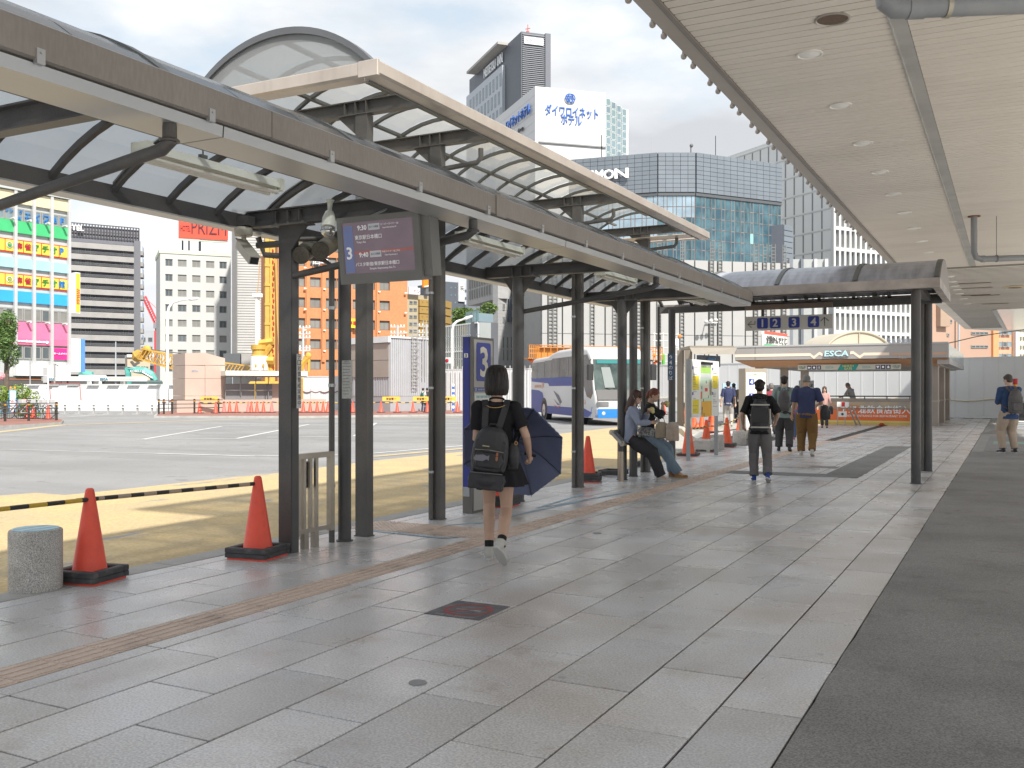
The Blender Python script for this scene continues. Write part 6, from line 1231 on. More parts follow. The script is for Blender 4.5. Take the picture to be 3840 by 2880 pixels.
# orange girder
FG_ = Face(1137, 62, 1425, 66); gd = thing('steel_girder', 'long bright orange steel girder with railings raised behind the bus', 'girder', FG_.p(5, 0)); og = mat('girder_orange', (.62, .25, .05), .5, ns=.5, na=.12); 
for a, b_ in zip(range(1160, 1400, 30), range(1190, 1430, 30)): mb = MB(); FG_.box(mb, FG_.u(a)+.02, FG_.u(b_)-.02, FG_.z(1280, 776), FG_.z(1280, 753), -.6, 0); mb.build('girder_plate', og, gd)
mb = MB(); FG_.box(mb, 0, FG_.L, FG_.z(1280, 777), FG_.z(1280, 775), -1, .2); FG_.box(mb, FG_.u(1155), FG_.u(1405), FG_.z(1280, 753.5), FG_.z(1280, 751.5), -.8, .2); mb.build('flange', og, gd)
mb = MB()
for x in list(range(1138, 1160, 4))+list(range(1170, 1400, 14))+list(range(1404, 1426, 5)): mb.tube([FG_.p(FG_.u(x), FG_.z(1280, 776), .4), FG_.p(FG_.u(x), FG_.z(1280, 748.5), .4)], .03, 5)
for y in (748.5, 757, 766): mb.tube([FG_.p(0, FG_.z(1280, y), .4), FG_.p(FG_.u(1160), FG_.z(1280, y), .4)], .03, 5).tube([FG_.p(FG_.u(1402), FG_.z(1280, y), .4), FG_.p(FG_.L, FG_.z(1280, y), .4)], .03, 5)
mb.tube([FG_.p(0, FG_.z(1280, 748.5), .4), FG_.p(FG_.L, FG_.z(1280, 748.5), .4)], .03, 5); mb.build('guard_rails', og, gd, kind='stuff')
for x0, x1 in ((1142, 1163), (1421, 1404)): MB().tube([FG_.p(FG_.u(x0), FG_.z(1280, 777)), FG_.p(FG_.u(x1), FG_.z(1280, 793))], .1, 5).build('brace', H('c45a28'), gd)
for x in (1163, 1404): MB().tube([FG_.p(FG_.u(x), FG_.z(1280, 777)), FG_.p(FG_.u(x), RZ)], .12, 6).build('leg', H('b9b9b5'), gd)
gp_ = FG_.p(FG_.u(1433), FG_.z(1433, 795)); t = thing('gas_cylinder', 'small green cylinder and lamps on the scaffold end right of the girder', 'cylinder', gp_); MB().lathe([(.12, 0), (.12, .9), (.05, 1.0)], 10, gp_).build('tank', H('5fae4e'), t)
sc_ = thing('scaffold', 'pale pipe scaffold with lamps right of the orange girder', 'scaffold', FG_.p(FG_.u(1450), 0)); mb = MB()
for x in (1430, 1440, 1450, 1460, 1470, 1482): mb.tube([FG_.p(FG_.u(x), RZ, -1), FG_.p(FG_.u(x), FG_.z(1440, 716), -1)], .04, 5)
for y in (720, 735, 750, 765, 780): mb.tube([FG_.p(FG_.u(1428), FG_.z(1440, y), -1), FG_.p(FG_.u(1484), FG_.z(1440, y), -1)], .035, 5)
mb.build('pipes', H('cfd0cc'), sc_); mb = MB(); FG_.rect(mb, 1471, 730, 1481, 745, -.9, -.85); mb.build('notice', H('e9edf2'), sc_)
for x, y in ((1427, 767), (1482, 724)): MB().ell(FG_.p(FG_.u(x), FG_.z(1440, y), -.8), (.13, .13, .15), 8, 6).build('amber_lamp', H('e8893a'), sc_)
# ---- tour bus
BM = Matrix.Translation((-18.45, 43.3, RZ)) @ Matrix.Rotation(math.atan2(-.774, .635), 4, 'Z')
bus = bpy.data.objects.new('tour_bus', None); COL.objects.link(bus); bus.matrix_basis = BM; W[bus] = BM; tag(bus, 'white and blue tour bus with a swallow mark turning on the road', 'bus')
bwhite = mat('bus_white', (.56, .565, .57), .35, ns=.5, na=.03, spec=.4); bblue = mat('bus_blue', (.03, .065, .28), .4, ns=.6, na=.06, spec=.25); bblue2 = mat('bus_bright_blue', (.02, .2, .62), .3, coat=.5); bglass = mat('bus_glass', (.035, .032, .03), .08, spec=.35, ns=1.1, c2=(.11, .1, .09)); wsg = mat('windscreen', (.03, .045, .045), .08, ns=.9, c2=(.11, .145, .14), spec=.35); brub = C(.03, .03, .032, .5)
prof = [(-5.93, .34), (-6.0, .6), (-6.02, 2.7), (-5.92, 3.08), (-5.6, 3.2), (-2.4, 3.24), (-1.5, 3.38), (-.6, 3.46), (3.4, 3.47), (4.6, 3.38), (5.15, 3.12), (5.3, 2.9), (5.72, 1.5), (5.9, 1.25), (6.0, .9), (6.0, .5), (5.9, .32)]
def prof_ext(pts, ys, m, name, root, M=BM):
    mb = MB(M); n = len(pts); cx_ = sum(p[0] for p in pts)/n; cz_ = sum(p[1] for p in pts)/n; vs = []
    for y, ins in ys: vs += [(p[0]-(.5 if False else ins*(1 if p[0] > cx_ else -1)*(abs(p[0]-cx_) > 5)), y, p[1]-(ins if p[1] > cz_ else 0)) for p in pts]
    fs = [tuple(range(n)), tuple(range((len(ys)-1)*n, len(ys)*n))[::-1]]
    for j in range(len(ys)-1): fs += [(j*n+i, (j+1)*n+i, (j+1)*n+(i+1) % n, j*n+(i+1) % n) for i in range(n)]
    mb.add(vs, fs); return mb.build(name, m, root, True)
prof_ext(prof, [(-1.25, .16), (-1.2, .06), (-1.08, 0), (1.08, 0), (1.2, .06), (1.25, .16)], bwhite, 'body', bus)
sd = -1.253
MB(BM).extr([(-5.96, sd, .34), (4.9, sd, .34), (5.5, sd, .55), (4.2, sd, .72), (-2.9, sd, .72), (-3.4, sd, 1.38), (-4.2, sd, 1.5), (-5.96, sd, 1.55)], (0, -.004, 0)).build('side_skirt', bblue, bus)
MB(BM).extr([(-5.94, sd, 1.98), (-2.2, sd, 1.86), (-2.0, sd, 1.72), (2.6, sd, 1.72), (2.9, sd, 1.98), (2.6, sd, 2.16), (-5.94, sd, 2.2)], (0, -.004, 0)).build('side_stripe', bblue, bus)
MB(BM).box(5.99, 6.012, -1.15, 1.15, .34, .72).build('bumper', bblue2, bus); MB(BM).extr([(5.15, sd, .36), (5.96, sd+.05, .36), (5.96, sd+.05, .72), (5.45, sd, .8)], (0, -.006, 0)).build('bumper_side', bblue2, bus)
for x0, x1, z1 in ((-5.8, -4.45, 2.98), (-4.4, -2.95, 2.98), (-2.9, -1.45, 3.02), (-1.4, .1, 3.08), (.15, 1.7, 3.08), (1.75, 3.25, 3.08)): MB(BM).box(x0, x1, sd-.008, sd, 2.14, z1).build('side_window', bglass, bus)
MB(BM).extr([(3.3, sd, 3.08), (4.75, sd, 3.08), (5.1, sd, 2.8), (5.62, sd, 1.4), (5.3, sd, 1.15), (4.7, sd, 1.25), (4.2, sd, 1.75), (3.3, sd, 2.14)], (0, -.008, 0)).build('door_window', bglass, bus)
n_ = Vector((.958, 0, .287)); wsp = [(5.32, 2.88), (5.715, 1.55)]
MB(BM).extr([(5.31, -1.16, 2.86), (5.31, 1.16, 2.86), (5.715, 1.19, 1.52), (5.715, -1.19, 1.52)], (.02, 0, .006)).build('windscreen', wsg, bus); MB(BM).extr([(5.73, -1.16, 1.53), (5.73, 1.16, 1.53), (5.96, 1.14, 1.1), (5.96, -1.14, 1.1)], (.04, 0, .012)).build('lower_grille', brub, bus)
MB(BM).extr([(5.345, -1.02, 2.82), (5.345, 1.02, 2.82), (5.39, 1.02, 2.66), (5.39, -1.02, 2.66)], (.03, 0, .01)).build('sun_band', mat('teal_band', (.04, .2, .2), .1), bus)
MB(BM).extr([(5.44, -.85, 2.5), (5.44, -.45, 2.5), (5.70, -.3, 1.62), (5.70, -.75, 1.62)], (.032, 0, .01)).build('curtain', C(.2, .23, .23), bus)
for s_ in (-1, 1):
    MB(BM).tube([(5.2, s_*1.22, 2.85), (5.7, s_*1.42, 2.8), (5.75, s_*1.42, 2.6)], .03, 6).bbox(5.66, 5.84, s_*1.42-.14, s_*1.42+.14, 1.95, 2.65, .05).build('mirror', brub, bus)
    MB(BM).bbox(5.94, 6.02, s_*.93-.27, s_*.93+.27, .82, 1.03, .03).build('headlight', C(.25, .26, .27, .1, .5), bus); MB(BM).ell((6.01, s_*.9, .53), (.03, .08, .08), 10, 6).build('fog_light', C(.7, .65, .45, .2), bus); MB(BM).tube([(5.8, s_*.1, 1.42), (5.72, s_*.75, 1.62)], .015, 5).build('wiper', brub, bus)
MB(BM).box(5.99, 6.016, -.1, .1, .5, .6).build('badge', bblue, bus)
for x in (3.4, -3.06):
    for s_ in (-1, 1):
        Wm = BM @ Matrix.Translation((x, s_*1.12, .5)) @ Matrix.Rotation(R(90), 4, 'X')
        MB(Wm).lathe([(.62, -.142), (.62, .142)], 26).build('wheel_arch', brub, bus); t_ = MB(Wm).lathe([(.3, -.15), (.46, -.155), (.5, -.12), (.5, .12), (.46, .155), (.3, .15)], 26).build('tyre', C(.04, .04, .042, .8), bus, True); MB(Wm).lathe([(.31, -.152), (.29, -.158), (.12, -.13), (.1, -.17), (.06, -.18), (.06, .18), (.1, .17), (.12, .13), (.29, .158), (.31, .152)], 20).build('rim', C(.5, .5, .5, .3, .7), t_, True)
sw = MB(BM); sw.extr([(-1.15, sd-.005, 1.5), (-.1, sd-.005, 1.28), (.5, sd-.005, .95), (.15, sd-.005, .85), (-.35, sd-.005, 1.1)], (0, -.004, 0)); sw.build('bird_mark', C(.16, .17, .2), bus)
MB(BM).extr([(-1.1, sd-.005, 1.1), (-.4, sd-.005, .9), (.2, sd-.005, .82), (-.3, sd-.005, .78)], (0, -.004, 0)).build('bird_mark', C(.2, .2, .23), bus); MB(BM).extr([(-1.2, sd-.006, .8), (-.2, sd-.006, .7), (.3, sd-.006, .8), (-.2, sd-.006, .65)], (0, -.004, 0)).build('red_swoosh', H('c0523c'), bus)
text('HIGHWAY BUS', H('e0946a'), bus, BM @ Vector((-4.4, sd-.005, 1.72)), BM.to_3x3() @ Vector((1, 0, 0)), (0, 0, 1), 1.5, .22, dep=.004); text('JR', H('e0946a'), bus, BM @ Vector((-3.3, sd-.005, 1.75)), BM.to_3x3() @ Vector((1, 0, 0)), (0, 0, 1), .4, .35, dep=.004); text('東海バス', H('e0a080'), bus, BM @ Vector((4.1, sd-.005, 1.0)), BM.to_3x3() @ Vector((1, 0, 0)), (0, 0, 1), .9, .22, dep=.004)
# ---- stop 3 pillar
deepb = mat('pillar_blue', (.03, .045, .3), .4, ns=2, na=.1); pg_ = mat('pillar_grey', (.42, .4, .37), .5, ns=1.5, na=.06); edge = C(.16, .15, .14, .4, .4)
s3 = thing('stop_pillar', 'tall blue and grey bus stop pillar with a big number 3 behind the woman', 'bus stop pillar', (-5.6, 9.95, 0))
MB().box(-5.67, -5.55, 9.70, 10.24, 0, 2.06).build('core', edge, s3); MB().box(-5.66, -5.577, 9.694, 9.70, .31, 2.055).build('side_panel', deepb, s3); MB().box(-5.66, -5.577, 9.694, 9.7, .2, .31).build('side_foot', C(.4, .42, .45), s3)
MB().box(-5.55, -5.543, 9.745, 10.2, .03, 2.03).build('front_panel', pg_, s3); YM = 9.9725; f3 = MB(); squircle(f3, (-5.5425, YM, 1.77), (0, .95, 0), (0, 0, 1.26), .36, .03); q = f3.build('number_plate', deepb, s3)
text('3', H('d8d2c4', .5), q, (-5.5365, YM, 1.77), (0, 1, 0), (0, 0, 1), .19, .36, dep=.003, bold=.05, stretch=True)
sp_ = squircle(MB(), (-5.618, 9.6925, 1.84), (1, 0, 0), (0, 0, 1), .05, .008); sp_ = sp_.build('small_plate', H('e6e6e2'), s3); text('3', blk, sp_, (-5.618, 9.688, 1.84), (1, 0, 0), (0, 0, 1), .03, .04, dep=.002, bold=.03)
MB().box(-5.5425, -5.539, 9.75, 10.19, 1.42, 1.47).build('header_strip', C(.13, .16, .36), s3); text('3', wt, s3, (-5.538, 9.78, 1.445), (0, 1, 0), (0, 0, 1), .02, .03, dep=.002); text('東京 新宿 方面  高速バスのりば', H('c8ccd8'), s3, (-5.538, 10.0, 1.445), (0, 1, 0), (0, 0, 1), .33, .022, dep=.0015)
MB().box(-5.5425, -5.5405, 9.76, 10.18, .95, 1.4).build('timetable', H('dcdcd8'), s3)
for r_ in range(9):
    if r_ % 2 == 0: MB().box(-5.5404, -5.5396, 9.79, 10.17, 1.345-.045*r_, 1.375-.045*r_).build('table_band', H('9cc9c6'), s3)
    for k in range(4): MB().box(-5.5395, -5.5388, 9.82+.09*k, 9.85+.09*k+random.uniform(0, .02), 1.352-.045*r_, 1.362-.045*r_).build('print_line', H('c07a7a' if r_ % 3 == 0 else '708090'), s3)
# ---- passenger screen
A1, A2 = atY(726, 471, 6.28), atY(903, 455.5, 6.28); ht = .535; ux = (A2-A1).normalized(); back = Vector((0, .12, -.99)).normalized(); nn = ux.cross(-back).normalized()
if nn.y > 0: nn = -nn
cmid = (A1+A2)/2; wd = (A2-A1).length; cmid.z = (A1.z+A2.z)/2; ux = Vector((1, 0, 0)); up_ = -back; nn = ux.cross(up_)
o = cmid+back*ht/2; SM = Matrix(((ux.x, up_.x, nn.x, o.x), (ux.y, up_.y, nn.y, o.y), (ux.z, up_.z, nn.z, o.z), (0, 0, 0, 1)))
ts = thing('timetable_screen', 'grey framed departure screen for stop 3 hanging under the low roof', 'screen', (o.x, o.y, o.z)); gm = mat('screen_grey', (.2, .2, .19), .5, ns=3, na=.1)
hw, hh = wd/2, ht/2
MB(SM).box(-hw, hw, -hh, hh, -.14, -.012).build('housing', gm, ts); MB(SM).box(hw+.002, hw+.08, -hh*.9, hh*.95, -.16, -.03).build('side_box', gm, ts)
fr_ = MB(SM); fr_.box(-hw, hw, hh-.045, hh, -.011, 0).box(-hw, hw, -hh, -hh+.08, -.011, 0).box(-hw, -hw+.05, -hh+.08, hh-.045, -.011, 0).box(hw-.06, hw, -hh+.08, hh-.045, -.011, 0); fr_.build('bezel', gm, ts)
scm = mat('lit_screen', (.13, .095, .11), .12, ns=2.5, c2=(.08, .065, .075), spec=.6); scm.node_tree.nodes['Principled BSDF'].inputs['Emission Strength'].default_value = .05; scm.node_tree.nodes['Principled BSDF'].inputs['Emission Color'].default_value = (.55, .4, .5, 1)
MB(SM).box(-hw+.05, hw-.06, -hh+.08, hh-.045, -.011, -.006).build('display', scm, ts)
lb_ = mat('screen_blue', (.16, .2, .4), .2, em=.05); MB(SM).box(-hw+.06, -hw+.15, -hh+.09, hh-.07, -.0055, -.004).build('stop_column', lb_, ts); rdb = mat('screen_red', (.3, .1, .09), .2, em=.12)
tx = mat('screen_text', (.6, .6, .6), .4, em=.12); MB(SM).box(-hw+.155, hw-.065, -.03, -.01, -.0055, -.0045).build('red_line', rdb, ts)
def st_(s_, x, y, w_, h_, m=tx, **k): return text(s_, m, ts, SM @ Vector((x, y, -.004)), ux, up_, w_, h_, dep=.0012, **k)
st_('3', -hw+.105, -.02, .06, .1, bold=.02)
for k, (tm, dst, en_, nm, ne) in enumerate((('9:30', '東京駅日本橋口', 'Tokyo Sta.', 'スーパーライナー58', 'Super Expressway 58'), ('9:40', 'バスタ新宿/東京駅日本橋口', 'Shinjuku Expressway Bus Tr.', '中央ライナーなごや2', 'Chuo Expressway 2'))):
    y = .175-.215*k; st_(tm, -hw+.245, y, .09, .045, bold=.02); MB(SM).box(-hw+.305, -hw+.415, y-.024, y+.026, -.0055, -.004).build('tag', mat('screen_white', (.5, .52, .55), .3, em=.05), ts); st_('JRバス関東', -hw+.36, y, .09, .02, C(.1, .1, .15))
    st_(nm, -hw+.51, y+.014, .17, .02); st_(ne, -hw+.51, y-.014, .15, .014); st_(dst, -hw+.17+(.13 if k == 0 else .2), y-.075, .26 if k == 0 else .42, .04, bold=.01); st_(en_, -hw+.17+(.06 if k == 0 else .25), y-.115, .12 if k == 0 else .3, .02)
for x in (-hw+.3, hw-.06): p_ = SM @ Vector((x, hh, -.07)); MB().tube([p_, Vector((p_.x, 6.56, 2.93))], .009, 6).build('hanger', alu, ts)
# ---- cctv, flood lamp, loudspeakers round the first frame
def P3(x, y, d): v = P(x, d); v.z = Zat(y, d); return v
cg = mat('camera_beige', (.42, .4, .34), .5, ns=8, na=.12)
t = thing('security_camera', 'beige security camera hanging under the left beam end, aimed down to the right', 'camera', P3(527, 510, 8.6)); a = P3(526, 500, 8.6); MB().lathe([(.075, -.04), (.08, -.03), (.08, .02), (.07, .035)], 18, a).build('mount', cg, t, True); a2 = P3(527, 522, 8.6); MB().tube([a, a2], .022, 10).build('stalk', cg, t)
b1, b2 = P3(520, 527, 8.6), P3(549, 563, 8.35); MB().bar(b1, b2, .085, .075).build('housing', cg, t); MB().bar(b1+Vector((0, 0, .045)), b2+(b2-b1)*.1+Vector((0, 0, .045)), .1, .008).build('sun_shield', cg, t); MB().bar(b2, b2+(b2-b1).normalized()*.006, .07, .06).build('lens', C(.03, .03, .035, .2), t); MB().box(a.x-.09, a.x+.09, a.y-.05, a.y+.05, a.z+.045, a.z+.13).build('junction_box', steel, t)
t = thing('flood_lamp', 'white reflector flood lamp hanging beside the screen', 'lamp', P3(712, 450, 8.1)); a, b_, c_ = P3(713, 432, 8.1), P3(712, 458, 8.1), P3(709, 492, 8.05); MB().tube([a, a.lerp(b_, .3), b_], [.04, .022, .018], 10).build('bracket', lampw, t); MB().tube([b_, b_.lerp(c_, .4), c_], [.035, .055, .06], 16).build('shade', lampw, t, True); MB().ell(c_+(c_-b_).normalized()*.03, (.065, .06, .055), 14, 10).build('bulb', C(.6, .6, .58, .05, .9), t, True)
for i, (x, y, lb) in enumerate(((655, 546, 'round bronze loudspeaker under the first frame, left one'), (697, 537, 'round bronze loudspeaker under the first frame, beside the pipe'))):
    a, b_ = P3(x-5, y+5, 8.5), P3(x+16, y-10, 9.1); t = thing('loudspeaker', lb, 'loudspeaker', a, 'loudspeakers under the first frame'); MB().tube([a, b_], [.078, .085], 20).build('housing', mat('bronze_enamel', (.2, .175, .13), .45, ns=7, na=.1), t, True); d_ = (a-b_).normalized(); MB().tube([a, a+d_*.012], [.08, .074], 20).tube([a+d_*.012, a+d_*.016], .02, 8).build('grille', mat('speaker_grille', (.13, .115, .09), .6, ns=60, na=.4), t)
MB().tube([P3(697, 515, 8.9), P3(637, 517, 8.8)], .022, 8).build('speaker_bar', steel2, S1)
# ---- low steel gate between the first posts
Fg2 = Face(637, 8.60, 718, 9.06); t = thing('low_gate', 'low stainless barrier frame with upright bars between the first two posts', 'barrier', Fg2.p(.2, 0)); stn = mat('stainless', (.42, .38, .32), .35, .6, ns=4, c2=(.34, .3, .25)); yf = Fg2.z(640, 981); yl0 = Fg2.z(640, 1160)
def gb(u0, u1, z0, z1, nm, w0=-.025, w1=.025): mb = MB(); Fg2.box(mb, u0, u1, z0, z1, w0, w1); mb.build(nm, stn, t)
gb(0, Fg2.L, yf-.05, yf, 'top_bar'); gb(0, .055, yl0, yf-.05, 'stile'); gb(Fg2.L-.055, Fg2.L, yl0, yf-.05, 'stile'); gb(.055, Fg2.L-.055, yl0+.02, yl0+.06, 'bottom_bar')
for u in (.1, .19, .27): gb(u, u+.035, yl0+.06, yf-.05, 'upright', -.015, .015)
for u in (.1, .24): gb(u, u+.06, 0, yl0+.02, 'leg')
mb = MB(); Fg2.box(mb, .14, .26, yf-.32, yf-.08, -.08, -.03); mb.build('lock_box', C(.25, .23, .2, .5, .4), t)
# ---- leaning bench
t = thing('leaning_bench', 'steel tube leaning rail on a short round post beneath the shelter', 'bench', (-5.45, 15.2, 0)); b1, b2 = Vector((-5.55, 14.12, .77)), Vector((-5.37, 14.1, .6)); L_ = Vector((0, 1.95, 0)); tubm = mat('bench_steel', (.33, .33, .33), .3, .7, ns=3, na=.15)
MB().tube([b1, b1+L_], .038, 14).build('back_tube', tubm, t, True); MB().tube([b2, b2+L_], .038, 14).build('seat_tube', tubm, t, True)
for y in (0, 1.95): q = Vector((0, y, 0)); MB().bar(b1+q, b2+q, .05, .05).build('bracket', tubm, t)
for y in (.02, .07): MB().tube([b1+Vector((.02, y+.03, .015)), b2+Vector((.0, y+.03, .035))], .012, 8).build('side_tube', C(.45, .45, .45, .2, .9), t)
for b_ in (b1, b2): MB().tube([b_-Vector((0, .004, 0)), b_+Vector((0, .004, 0))], .044, 14).build('end_cap', C(.5, .45, .38, .3, .6), t)
MB().lathe([(.045, 0), (.045, .47)], 18, (-5.42, 14.2, 0)).build('post', mat('brushed_tube', (.45, .38, .3), .35, .6), t, True); MB().lathe([(.05, .47), (.05, .55)], 18, (-5.42, 14.2, 0)).build('post_cap', steel, t); MB().lathe([(.045, 0), (.045, .55)], 18, (-5.42, 15.95, 0)).build('post', steel, t, True)
for i, (x, y) in enumerate(((1325, 1027), (1397, 1008))): g0 = G(x, y); q = put('rubber_weight', w2, None, M=Matrix.Translation(g0)); tag(q, ['black rubber cone weights stacked beside the leaning bench post', 'black rubber weights stacked at the kerb left of the ribbed post'][i], 'weight')
# ---- area map board
g1, g2 = G(1490, 995), G(1544, 984); Fb = Face(1489, -CS*g1.x+CC*g1.y, 1549, -CS*g2.x+CC*g2.y+.2); t = thing('map_board', 'white area map board with yellow text boxes on two steel posts', 'map board', Fb.p(Fb.L/2, 0)); gz = mat('galvanised', (.33, .36, .37), .4, .4, ns=3, na=.15); pst = Fb.z(1490, 776)
for u in (-.02, Fb.L-.03): mb = MB(); Fb.box(mb, u-.03, u+.03, 0, pst, -.05, .02); mb.build('post', gz, t)
zt = Fb.z(1520, 778.5); zb = Fb.z(1520, 900.5); mb = MB(); Fb.box(mb, .03, Fb.L+.0, zb, zt, .0, .04); pn2 = mb.build('panel', H('f2f2ec', .4), t)
def mr(u0, u1, v0, v1, col, w_=.002, nm='map_block'): mb = MB(); U = Fb.L-.03; Fb.box(mb, .03+U*u0, .03+U*u1, zt-(zt-zb)*v1, zt-(zt-zb)*v0, .04, .04+w_); mb.build(nm, H(col, .5), pn2)
for u0, u1, v0, v1, c_ in ((.31, .69, .115, .23, 'a3cf62'), (.31, .69, .23, .32, 'cfd6d3'), (.31, .72, .32, .72, 'cfe9cf'), (.33, .72, .72, 1.0, 'efb637'), (.63, .72, .34, .62, 'efb637'), (.31, .38, .86, .95, 'f6e6c8'), (.03, .25, .28, .52, 'f0da1e'), (.03, .25, .69, .93, 'f0da1e'), (.75, .96, .27, .5, 'f0da1e')): mr(u0, u1, v0, v1, c_)
mr(.4, .63, .4, .66, 'f0efd8', .003); mr(.46, .56, .49, .55, 'e0404a', .004); mr(.315, .36, .55, .68, 'e8702c', .004)
Fb.txt('名古屋駅西口 バスのりば', 1497, 782, 1543, 788, blk, pn2, .042, bold=.03)
for k in range(26): u0, v0 = random.choice((.04, .05, .77)), .13+.03*k; mr(u0, u0+random.uniform(.08, .17), v0, v0+.006, '8a8a88', .0045, 'print_line')
for u0, v0 in ((.02, .12), (.02, .56), (.74, .12), (.74, .56)): mr(u0, u0+.035, v0, v0+.05, '3a4a9c', .0045, 'stop_mark')
for u0, v0 in ((.5, .36), (.34, .46), (.58, .62), (.4, .68), (.42, .93), (.36, .82)): mr(u0, u0+.02, v0, v0+.05, '56606a', .0045, 'map_label')
# ---- bus stop shelter behind the map board
F6 = Face(1490, 32, 1586, 34); t = thing('stop_shelter', 'small flat roofed stop shelter with a hanging screen behind the map board', 'bus shelter', F6.p(1, 0)); 
MB().extr([P3(1490, 751, 32), P3(1586, 751, 34), P3(1583, 763, 34.3), P3(1580, 765, 33.6), P3(1497, 765, 31.6)], (.05, .2, .0)).build('roof_edge', H('958e84'), t); q = [P3(1490, 752, 32), P3(1586, 752, 34), P3(1582, 755, 38), P3(1467, 757, 38)]; MB().extr(q, (0, 0, .08)).build('roof', H('8c857b'), t)
for x, d in ((1487, 32), (1470, 36)): v = P(x, d); MB().box(v.x-.1, v.x+.1, v.y-.1, v.y+.1, 0, Zat(757, d)).build('post', H('857d72'), t)
Fm = Face(1513, 33, 1556, 34); mb = MB(); Fm.rect(mb, 1513, 768, 1556, 792, -.15, 0); q = mb.build('screen', C(.08, .1, .13, .2), t); Fm.txt('のりば案内', 1520, 772, 1550, 778, H('7fa8d8'), q, .01)
for x in (1522, 1548): MB().tube([Fm.p(Fm.u(x), Fm.z(x, 768)), Fm.p(Fm.u(x), Fm.z(x, 755))], .02, 5).build('hanger', blk, t)
mb = MB(); F6.rect(mb, 1484, 818, 1486.5, 835, .1, .12); mb.build('blue_plate', H('2b49b0'), t); v = P(1474, 40); MB().box(v.x-.12, v.x+.12, v.y-.02, v.y, Zat(835, 40), Zat(806, 40)).build('stop_plate', H('e4e8f0'), t)
# curved pale bench
t = thing('curved_bench', 'pale curved concrete bench hidden behind the cones', 'bench', G(1505, 960)); A = [G(x, 972) + Vector((0, 0, z)) for x, z in ((1466, .55), (1480, .38), (1495, .25), (1512, .33), (1522, .4))]
mb = MB(); [mb.bar(A[i], A[i+1], 1.1, .07) for i in range(4)]; mb.build('seat', H('d5d2ca'), t); v = G(1512, 975); MB().bbox(v.x-.15, v.x+.35, v.y-.3, v.y+.4, 0, .3, .04).build('foot', ston, t)
# ---- numbered pillar 4 / 1
Fp = Face(1610, 28, 1656, 28.4); t = thing('stop_pillar', 'tall framed white pillar listing stops 4 and 1 behind the student', 'bus stop pillar', Fp.p(.2, 0)); mb = MB(); Fp.box(mb, 0, Fp.L, 0, 2.05, -.28, 0); mb.build('frame', H('a59c8f', .5), t); mb = MB(); Fp.box(mb, .03, Fp.L-.05, .25, 1.93, 0, .012); q = mb.build('panel', H('efefec'), t)
for z in (1.47, 1.02): mb = MB(); Fp.box(mb, .05, Fp.L-.07, z, z+.01, .012, .016); mb.build('divider', H('bdbdb8'), q)
mb = MB(); Fp.box(mb, .05, Fp.L-.07, 1.84, 1.852, .012, .016); mb.build('orange_line', H('e08a58'), q); text('名古屋駅西口 のりば', C(.15, .15, .15), q, Fp.p(Fp.L/2, 1.89, .014), Fp.t, (0, 0, 1), .34, .035, dep=.003)
for z, ch in ((1.66, '4'), (1.23, '1')): pl_ = squircle(MB(), Fp.p(.22, z, .013), Fp.t, (0, 0, 1), .19, .025).build('number_plate', blue, q); text(ch, wt, pl_, Fp.p(.22, z, .019), Fp.t, (0, 0, 1), .11, .14, dep=.003, bold=.03)
# ---- entrance pavilion across the plaza
YF = 39.6; pv_ = thing('entrance_pavilion', 'grey stair entrance pavilion with zigzag stripe and neon style letters across the plaza', 'pavilion', (-6, 44, 0)); fz = mat('pavilion_metal', (.42, .4, .39), .35, .35, ns=.4, na=.08); pc = mat('column_steel', (.36, .31, .27), .35, .5, ns=.8, c2=(.29, .25, .22))
XL_, XR_ = atY(1587, 760, YF).x, atY(2049, 760, YF).x; ZT, ZB = atY(1800, 747, YF).z, atY(1800, 779.5, YF).z
yb__ = 53
xs_ = [XL_, atY(1631, 0, YF).x, XR_]
for a, b_ in zip(xs_, xs_[1:]): MB().box(a+.01, b_-.01, YF, YF+.2, ZB+.05, ZT).build('fascia_panel', fz, pv_)
MB().box(XL_, XR_, YF-.03, YF+.1, ZT+.002, ZT+.07).build('top_trim', C(.5, .5, .5, .4, .3), pv_); MB().extr([(XL_+.05, YF, ZB+.05), (XL_+.5, YF+.9, ZB-.2), (XR_-.35, YF+.9, ZB-.2), (XR_, YF, ZB+.05)], (0, 0, .02)).build('soffit_front', H('b98d6a'), pv_)
MB().box(XL_+.5, XR_-.35, YF+.9, yb__, ZB-.2, ZB-.12).build('ceiling', H('b4aca3'), pv_); MB().box(XR_-.15, XR_, YF+.2, yb__, ZB+.05, ZT).build('side_fascia', mat('mirror_side', (.4, .46, .48), .2, .6, ns=1, na=.3), pv_); MB().box(XR_-.4, XR_+.02, YF+.21, yb__, ZB-.17, ZB+.05).build('side_trim', fz, pv_); MB().box(XL_+.1, XR_-.2, YF+.3, yb__-.2, ZT-.1, ZT+.02).build('roof', C(.5, .5, .5), pv_)
cream_ = H('f4dcc8', .5)
def fz_line(px, py, px2, py2, h_=.11): a, b_ = atY(px, py, YF-.01), atY(px2, py2, YF-.01); MB().extr([(a.x, YF-.012, a.z-h_/2), (b_.x, YF-.012, b_.z-h_/2), (b_.x, YF-.012, b_.z+h_/2), (a.x, YF-.012, a.z+h_/2)], (0, .01, 0)).build('stripe', cream_, pv_)
for s_ in ((1588, 768.8, 1750, 766), (1750, 766, 1758, 772.5), (1758, 772.5, 1770, 763), (1770, 763, 1777, 767), (1836, 762.5, 1843, 761.5), (1843, 761.5, 1857, 771.5), (1857, 771.5, 1866, 765), (1866, 765, 1921, 764.5)): fz_line(*s_)
a, b_ = atY(1925, 765.5, YF), atY(2046, 763, YF); MB().box(a.x, b_.x, YF-.012, YF-.002, a.z-.04, a.z+.05).build('faded_stripe', H('caa48c'), pv_)
